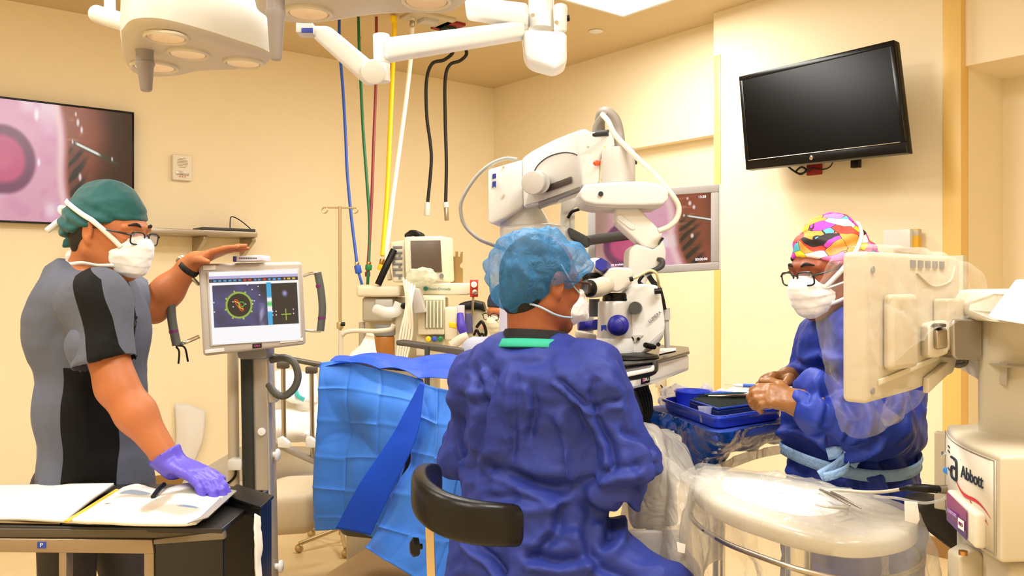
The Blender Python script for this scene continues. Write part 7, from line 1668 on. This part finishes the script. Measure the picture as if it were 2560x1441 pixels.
# display seen from behind, turned towards the nurse
b = MB(); B0, B1 = V((P(2166, 0, 1.46).x, 1.46, 0)), V((P(2402, 0, 1.74).x, 1.74, 0))
def bk_(s, z): p = B0.lerp(B1, s); return V((p.x, p.y, z))
sn = (B1 - B0).normalized(); bn = V((-sn.y, sn.x, 0)); bn = bn if bn.x < 0 else -bn       # away from the viewer, towards the nurse
zT, zB = 1.560, 1.295
b = MB(); b.prism([bk_(0, zT), bk_(.96, zT + .0), bk_(1.0, zT - .012), bk_(1.0, zB + .07), bk_(.92, zB + .025), bk_(.5, zB + .008), bk_(0, zB)], bn * .045, .010, 4); dsp = b.build('display_housing', PC, T)
b = MB(); b.prism([bk_(.14, zT - .075), bk_(.40, zT - .075), bk_(.40, zB + .055), bk_(.14, zB + .055)], -bn * .020, .014, 5); b.build('rear_bulge', CREAM2, dsp)
b = MB(); b.prism([bk_(.10, zB + .030), bk_(.72, zB + .060), bk_(.72, zB + .070), bk_(.10, zB + .040)], -bn * .004, .001); b.build('rear_groove', CREAM, dsp)
b = MB(); b.tube([bk_(.48, zT - .035) - bn * .001, bk_(.66, zT - .06) - bn * .001, bk_(.86, zT - .05) - bn * .001, bk_(.92, zT - .02) - bn * .001], .002, n=6); b.build('rear_ridge', CREAM2, dsp)
b = MB()
for k in range(5): b.prism([bk_(.42 + k * .08, zT - .012), bk_(.47 + k * .08, zT - .012), bk_(.47 + k * .08, zT - .026), bk_(.42 + k * .08, zT - .026)], -bn * .002)
b.build('vent_slot', MGREY, dsp)
for z, s in ((zT - .032, .05), (zB + .022, .05)): b = MB(); b.cyl(bk_(s, z), bk_(s, z) - bn * .003, .006, n=18); b.build('rear_screw', MGREY, dsp)
b = MB(); b.prism([bk_(.66, 1.475), bk_(.98, 1.475), bk_(.98, 1.375), bk_(.66, 1.375)], -bn * .030, .006); hm = b.build('hinge_mount', CREAM2, T)
b = MB(); b.prism([P(2340, 808, 1.60), P(2372, 800, 1.62), P(2374, 886, 1.62), P(2345, 896, 1.60), P(2322, 896, 1.58), P(2322, 812, 1.58)], V((.0, .05, 0)), .008); b.build('hinge_block', CREAM, T)
b = MB(); b.prism([P(2342, 824, 1.575), P(2370, 820, 1.59), P(2372, 872, 1.59), P(2344, 876, 1.575)], V((.0, .04, 0)), .006); b.build('hinge_barrel', STEEL, T)
b = MB(); b.prism([P(2346, 813, 1.572), P(2366, 810, 1.582), P(2366, 818, 1.582), P(2346, 822, 1.572)], V((.0, .03, 0)), .001); b.build('hinge_gap', BLACK, T)
b = MB(); b.prism([P(2378, 806, 1.62), P(2392, 798, 1.62), P(2456, 800, 1.66), P(2456, 902, 1.66), P(2394, 900, 1.62), P(2380, 890, 1.62)], V((.0, .07, 0)), .012, 4); b.build('arm_block', mat('satin_metal', (170, 162, 152), .3, metal=.8), T)
b = MB(); b.prism([bk_(.55, zB + .0), bk_(.78, zB + .03), bk_(.78, zB + .055), bk_(.55, zB + .03)], -bn * .012, .003); b.build('lower_grip', CREAM2, dsp)
# clear plastic drape over the display
G = thing('display_cover', 'clear plastic bag draped over the back of the console display', 'plastic cover', bk_(.3, zB - .05))
FILM3 = film('display_film', (232, 228, 222), .05, .10, 7, .7, .26, .2)
def bq(s, z, o): return bk_(s, z) - bn * o
b = MB(); b.sheet([[bq(-.03, zT + .006, -.06), bq(.3, zT + .012, -.06), bq(.7, zT + .008, -.06), bq(1.02, zT - .0, -.055)],
   [bq(-.03, zT + .008, .00), bq(.3, zT + .013, .0), bq(.7, zT + .008, .0), bq(1.04, zT - .01, .01)],
   [bq(-.02, zT - .03, .012), bq(.3, zT - .03, .016), bq(.7, zT - .035, .02), bq(1.14, zT - .06, .03)],
   [bq(-.02, zT - .10, .012), bq(.12, zT - .13, .024), bq(.42, zT - .12, .035), bq(1.30, zT - .105, .03)],
   [bq(-.03, zT - .16, .012), bq(.02, zT - .20, .024), bq(.22, zT - .165, .042), bq(.62, zT - .118, .045)]], 70, 60, lambda q, u, v: crumple(q, 13, 91) * .022 * np.clip(v * 2.5, 0, 1) + crumple(q, 32, 4) * .004 * v); b.build('upper_sheet', FILM3, G)
b = MB(); b.sheet([[bq(-.02, zT + .008, -.06), bq(-.06, zT + .004, -.02), bq(.0, zT + .002, .010)], [bq(-.10, zT - .09, -.07), bq(-.14, zT - .09, -.02), bq(.02, zT - .09, .016)], [bq(-.10, zT - .19, -.06), bq(-.15, zT - .19, -.01), bq(.0, zT - .19, .02)], [bq(-.08, zB + .0, -.05), bq(-.10, zB + .0, -.0), bq(.08, zB + .0, .02)], [bq(-.02, zB - .05, -.04), bq(.0, zB - .055, .0), bq(.26, zB - .035, .02)]], 40, 90, lambda q, u, v: crumple(q, 10, 95) * .02 + crumple(q, 30, 4) * .004); b.build('hanging_sheet', FILM3, G)
b = MB(); b.sheet([[bq(.08, zB + .02, .018), bq(.25, zB + .02, .02), bq(.45, zB + .01, .02)], [bq(.16, zB - .045, .0), bq(.28, zB - .04, .01), bq(.42, zB - .01, .02)]], 30, 20, lambda q, u, v: crumple(q, 14, 95) * .02); b.build('corner_sheet', FILM3, G)
# dark chair back and black seat between nurse and console
C8 = thing('rolling_chair', 'dark grey chair partly hidden between the near tray and the console', 'chair', V((.98, 2.1, 0)))
b = MB(); b.prism([P(2290, 1262, 1.86), P(2330, 1248, 1.86), P(2440, 1262, 1.86), P(2500, 1330, 1.86), P(2500, 1420, 1.86), P(2420, 1400, 1.86), P(2330, 1330, 1.86), P(2296, 1300, 1.86)], V((0, .08, 0)), .03, 4); b.build('backrest', mat('chair_charcoal', (52, 50, 46), .6), C8)
b = MB(); b.box(V((1.40, 2.15, .62)), (.42, .4, .08), None, .03); b.build('seat', BLACK, C8)
b = MB(); b.cyl(V((1.40, 2.15, .08)), V((1.40, 2.15, .6)), .03); b.build('column', CHROME, C8)
for k in range(5):
    a = k * 1.2566; b = MB(); b.tube([V((1.40, 2.15, .1)), V((1.40 + .24 * math.cos(a), 2.15 + .24 * math.sin(a), .03))], .018); b.build('leg', BLACK, C8)

# ================================================================== steel supply table with open binder, left foreground
T = thing('supply_table', 'steel and dark glass supply cabinet table in the left foreground', 'cabinet', V((-.75, 1.9, 0)))
BRN = mat('warm_steel', (150, 132, 108), .35, metal=.55)
ztb = .955
a0, a1 = PZ(-330, 1313, ztb), PZ(585, 1322, ztb)
d0 = a0.y; bx1 = P(556, 0, a1.y).x
back = .36
b = MB(); b.prism([V((a0.x, a0.y, ztb)), V((bx1, a1.y, ztb)), V((bx1, a1.y + back, ztb)), V((a0.x, a0.y + back, ztb))], -Z * .012, .002); b.build('tabletop', mat('table_black', (34, 32, 30), .3), T)
def fq(x, y, o=0.0): q = P(x, y, a1.y + o); return q
b = MB(); b.pp([(-330, 1322), (556, 1326), (556, 1347), (-330, 1343)], a1.y + .006, .03, .001); b.build('apron_rail', mat('rail_dark_brown', (84, 76, 64), .35, metal=.4), T)  # dark steel apron band between the tabletop and the front rail
b = MB(); b.pp([(-330, 1345), (380, 1351), (384, 1386), (-330, 1378)], a1.y + .002, .03, .002); ap = b.build('front_rail', BRN, T)
b = MB(); b.pp([(93, 1356), (114, 1356), (114, 1372), (93, 1372)], a1.y, .003); lb = b.build('label_plate', mat('label_blue', (24, 60, 170), .4), ap)
text('lettering', 'P', P(103.5, 1364, a1.y - .0015), V((1, 0, .0)), V((.25, 0, 1)), .009, PAPER, lb)
for x0, x1, dd in ((147, 166, 0), (360, 384, 0)): b = MB(); b.pp([(x0, 1378), (x1, 1378), (x1, 2200), (x0, 2200)], a1.y + .004, .03, .001); b.build('leg', BRN, T)
b = MB(); b.pp([(384, 1351), (556, 1330), (560, 1349), (384, 1362)], a1.y + .001, .02, .0005); b.build('glass_edge', mat('glass_edge_brown', (110, 98, 80), .3), T)
b = MB(); b.pp([(384, 1352), (556, 1346), (560, 2200), (384, 2200)], a1.y + .008, .01, .0005); b.build('glass_panel', mat('dark_glass', (16, 18, 14), .2), T)
for x in (-330, ): b = MB(); b.pp([(x, 1378), (x + 20, 1378), (x + 20, 2200), (x, 2200)], a1.y + .004, .03, .001); b.build('leg', BRN, T)
for xx in (a0.x + .02, bx1 - .03): b = MB(); b.prism([V((xx, a1.y + back - .03, 0)), V((xx + .02, a1.y + back - .03, 0)), V((xx + .02, a1.y + back - .03, ztb)), V((xx, a1.y + back - .03, ztb))], YA * .02); b.build('leg', BRN, T)
# black side case to the right of the table with paper in its slot
S8 = thing('black_side_case', 'black case beside the supply table with white papers in its side pocket', 'case', V((P(600, 0, 2.0).x, 2.0, 0)))
b = MB(); b.prism([P(552, 1240, 2.12), P(650, 1272, 2.02), P(652, 2350, 2.02), P(552, 2350, 2.12)], V((-.0, .10, 0)), .006); b.build('case', BLACK, S8)
b = MB(); b.prism([P(556, 1236, 2.115), P(652, 1268, 2.01), P(652, 1276, 2.01), P(556, 1246, 2.115)], V((0, .11, 0)), .002); b.build('case_lid', BLACK, S8)
b = MB(); b.sheet([[P(638, 1285, 1.98), P(650, 1292, 1.99)], [P(636, 1360, 1.97), P(652, 1360, 1.99)], [P(638, 1470, 1.98), P(650, 1470, 1.99)]], 8, 20, lambda q, u, v: crumple(q, 20, 1) * .01); b.build('paper_stack', PAPER, S8, solid=.006)
# open binder
Bn = thing('open_binder', 'open ring binder with white sheets lying on the supply table', 'binder', PZ(300, 1270, ztb))
def bz(x, y, h=0.0): return PZ(x, y, ztb + h)
b = MB(); b.sheet([[bz(-300, 1222, .012), bz(0, 1216, .016), bz(150, 1214, .022), bz(285, 1212, .030)], [bz(-300, 1260, .010), bz(0, 1254, .016), bz(120, 1250, .022), bz(235, 1246, .026)], [bz(-300, 1302, .008), bz(0, 1298, .012), bz(90, 1300, .014), bz(160, 1304, .012)]], 50, 24); b.build('left_pages', PAPER, Bn, solid=.008)
b = MB(); b.prism([bz(-310, 1304, .002), bz(150, 1312, .002), bz(288, 1216, .004), bz(-310, 1216, .002)], Z * .004, .001); b.build('left_cover', mat('binder_tan', (150, 128, 88), .6), Bn)
b = MB(); b.prism([bz(155, 1314, .001), bz(470, 1318, .001), bz(520, 1300, .001), bz(600, 1226, .012), bz(585, 1222, .012), bz(340, 1214, .002), bz(290, 1218, .002)], Z * .006, .001); b.build('right_cover', mat('binder_black', (36, 36, 36), .5), Bn)
b = MB(); b.sheet([[bz(310, 1222, .026), bz(345, 1214, .040), bz(400, 1228, .034), bz(470, 1212, .050), bz(540, 1218, .030), bz(575, 1222, .026)],
   [bz(240, 1262, .022), bz(300, 1254, .036), bz(370, 1256, .030), bz(440, 1250, .040), bz(510, 1258, .028), bz(545, 1262, .024)],
   [bz(165, 1304, .012), bz(240, 1306, .020), bz(320, 1310, .022), bz(390, 1312, .022), bz(450, 1312, .020), bz(490, 1308, .018)]], 70, 40, lambda q, u, v: crumple(q, 10, 2) * .004)
uu, vv = [a_.ravel() for a_ in np.meshgrid(np.linspace(0, 1, 70), np.linspace(0, 1, 40))]
pc_ = np.tile(np.array([.90, .895, .88]), (len(uu), 1))
def blot(c, x, y, rx, ry, an, k=1.0):
    global pc_
    ca, sa = math.cos(an), math.sin(an); X = (uu - x) * ca + (vv - y) * sa; Y = -(uu - x) * sa + (vv - y) * ca
    w = smooth(1.15, .75, np.hypot(X / rx, Y / ry) + .5 * (vnoise(np.stack([uu * 7, vv * 7, uu * 0], 1), 3) - .5))[:, None] * k; pc_ = pc_ * (1 - w) + np.array(c) * w
blot((.62, .58, .50), .42, .36, .30, .07, -.25, .8); blot((.45, .52, .60), .26, .26, .13, .08, -.1, .8); blot((.58, .54, .46), .50, .60, .07, .30, .2, .8); blot((.50, .50, .42), .72, .26, .18, .10, -.5, .7)
blot((.62, .55, .48), .66, .72, .20, .12, 0, .7); blot((.28, .38, .55), .72, .66, .09, .03, 0, .8); blot((.4, .38, .34), .14, .60, .04, .02, 0, .9)
rp = b.build('right_pages', vcol_mat('printed_page', 0, .8), Bn, solid=.010, attrs={'pic': ('FLOAT_COLOR', np.concatenate([lin(pc_), np.ones((len(uu), 1))], 1))})
b = MB(); b.tube([bz(292, 1226, .030), bz(235, 1262, .028), bz(165, 1306, .016)], .006, flat=(Z, .5)); b.build('yellow_tabs', mat('tab_yellow', (226, 178, 60), .6), Bn)
b = MB(); b.prism([bz(468, 1312, .022), bz(520, 1296, .022), bz(592, 1230, .030), bz(572, 1226, .030), bz(500, 1296, .024)], Z * .003, .001); b.build('clear_pocket', mat('pocket_grey', (150, 146, 138), .3), Bn)
b = MB(); b.tube([P(383, 1243, 2.02), P(396, 1226, 2.06), P(410, 1212, 2.10)], .006, n=10); b.build('pen', BLACK, label='black pen under the gloved hand on the binder', cat='pen')
# pens seen in the trouser pocket behind the table legs
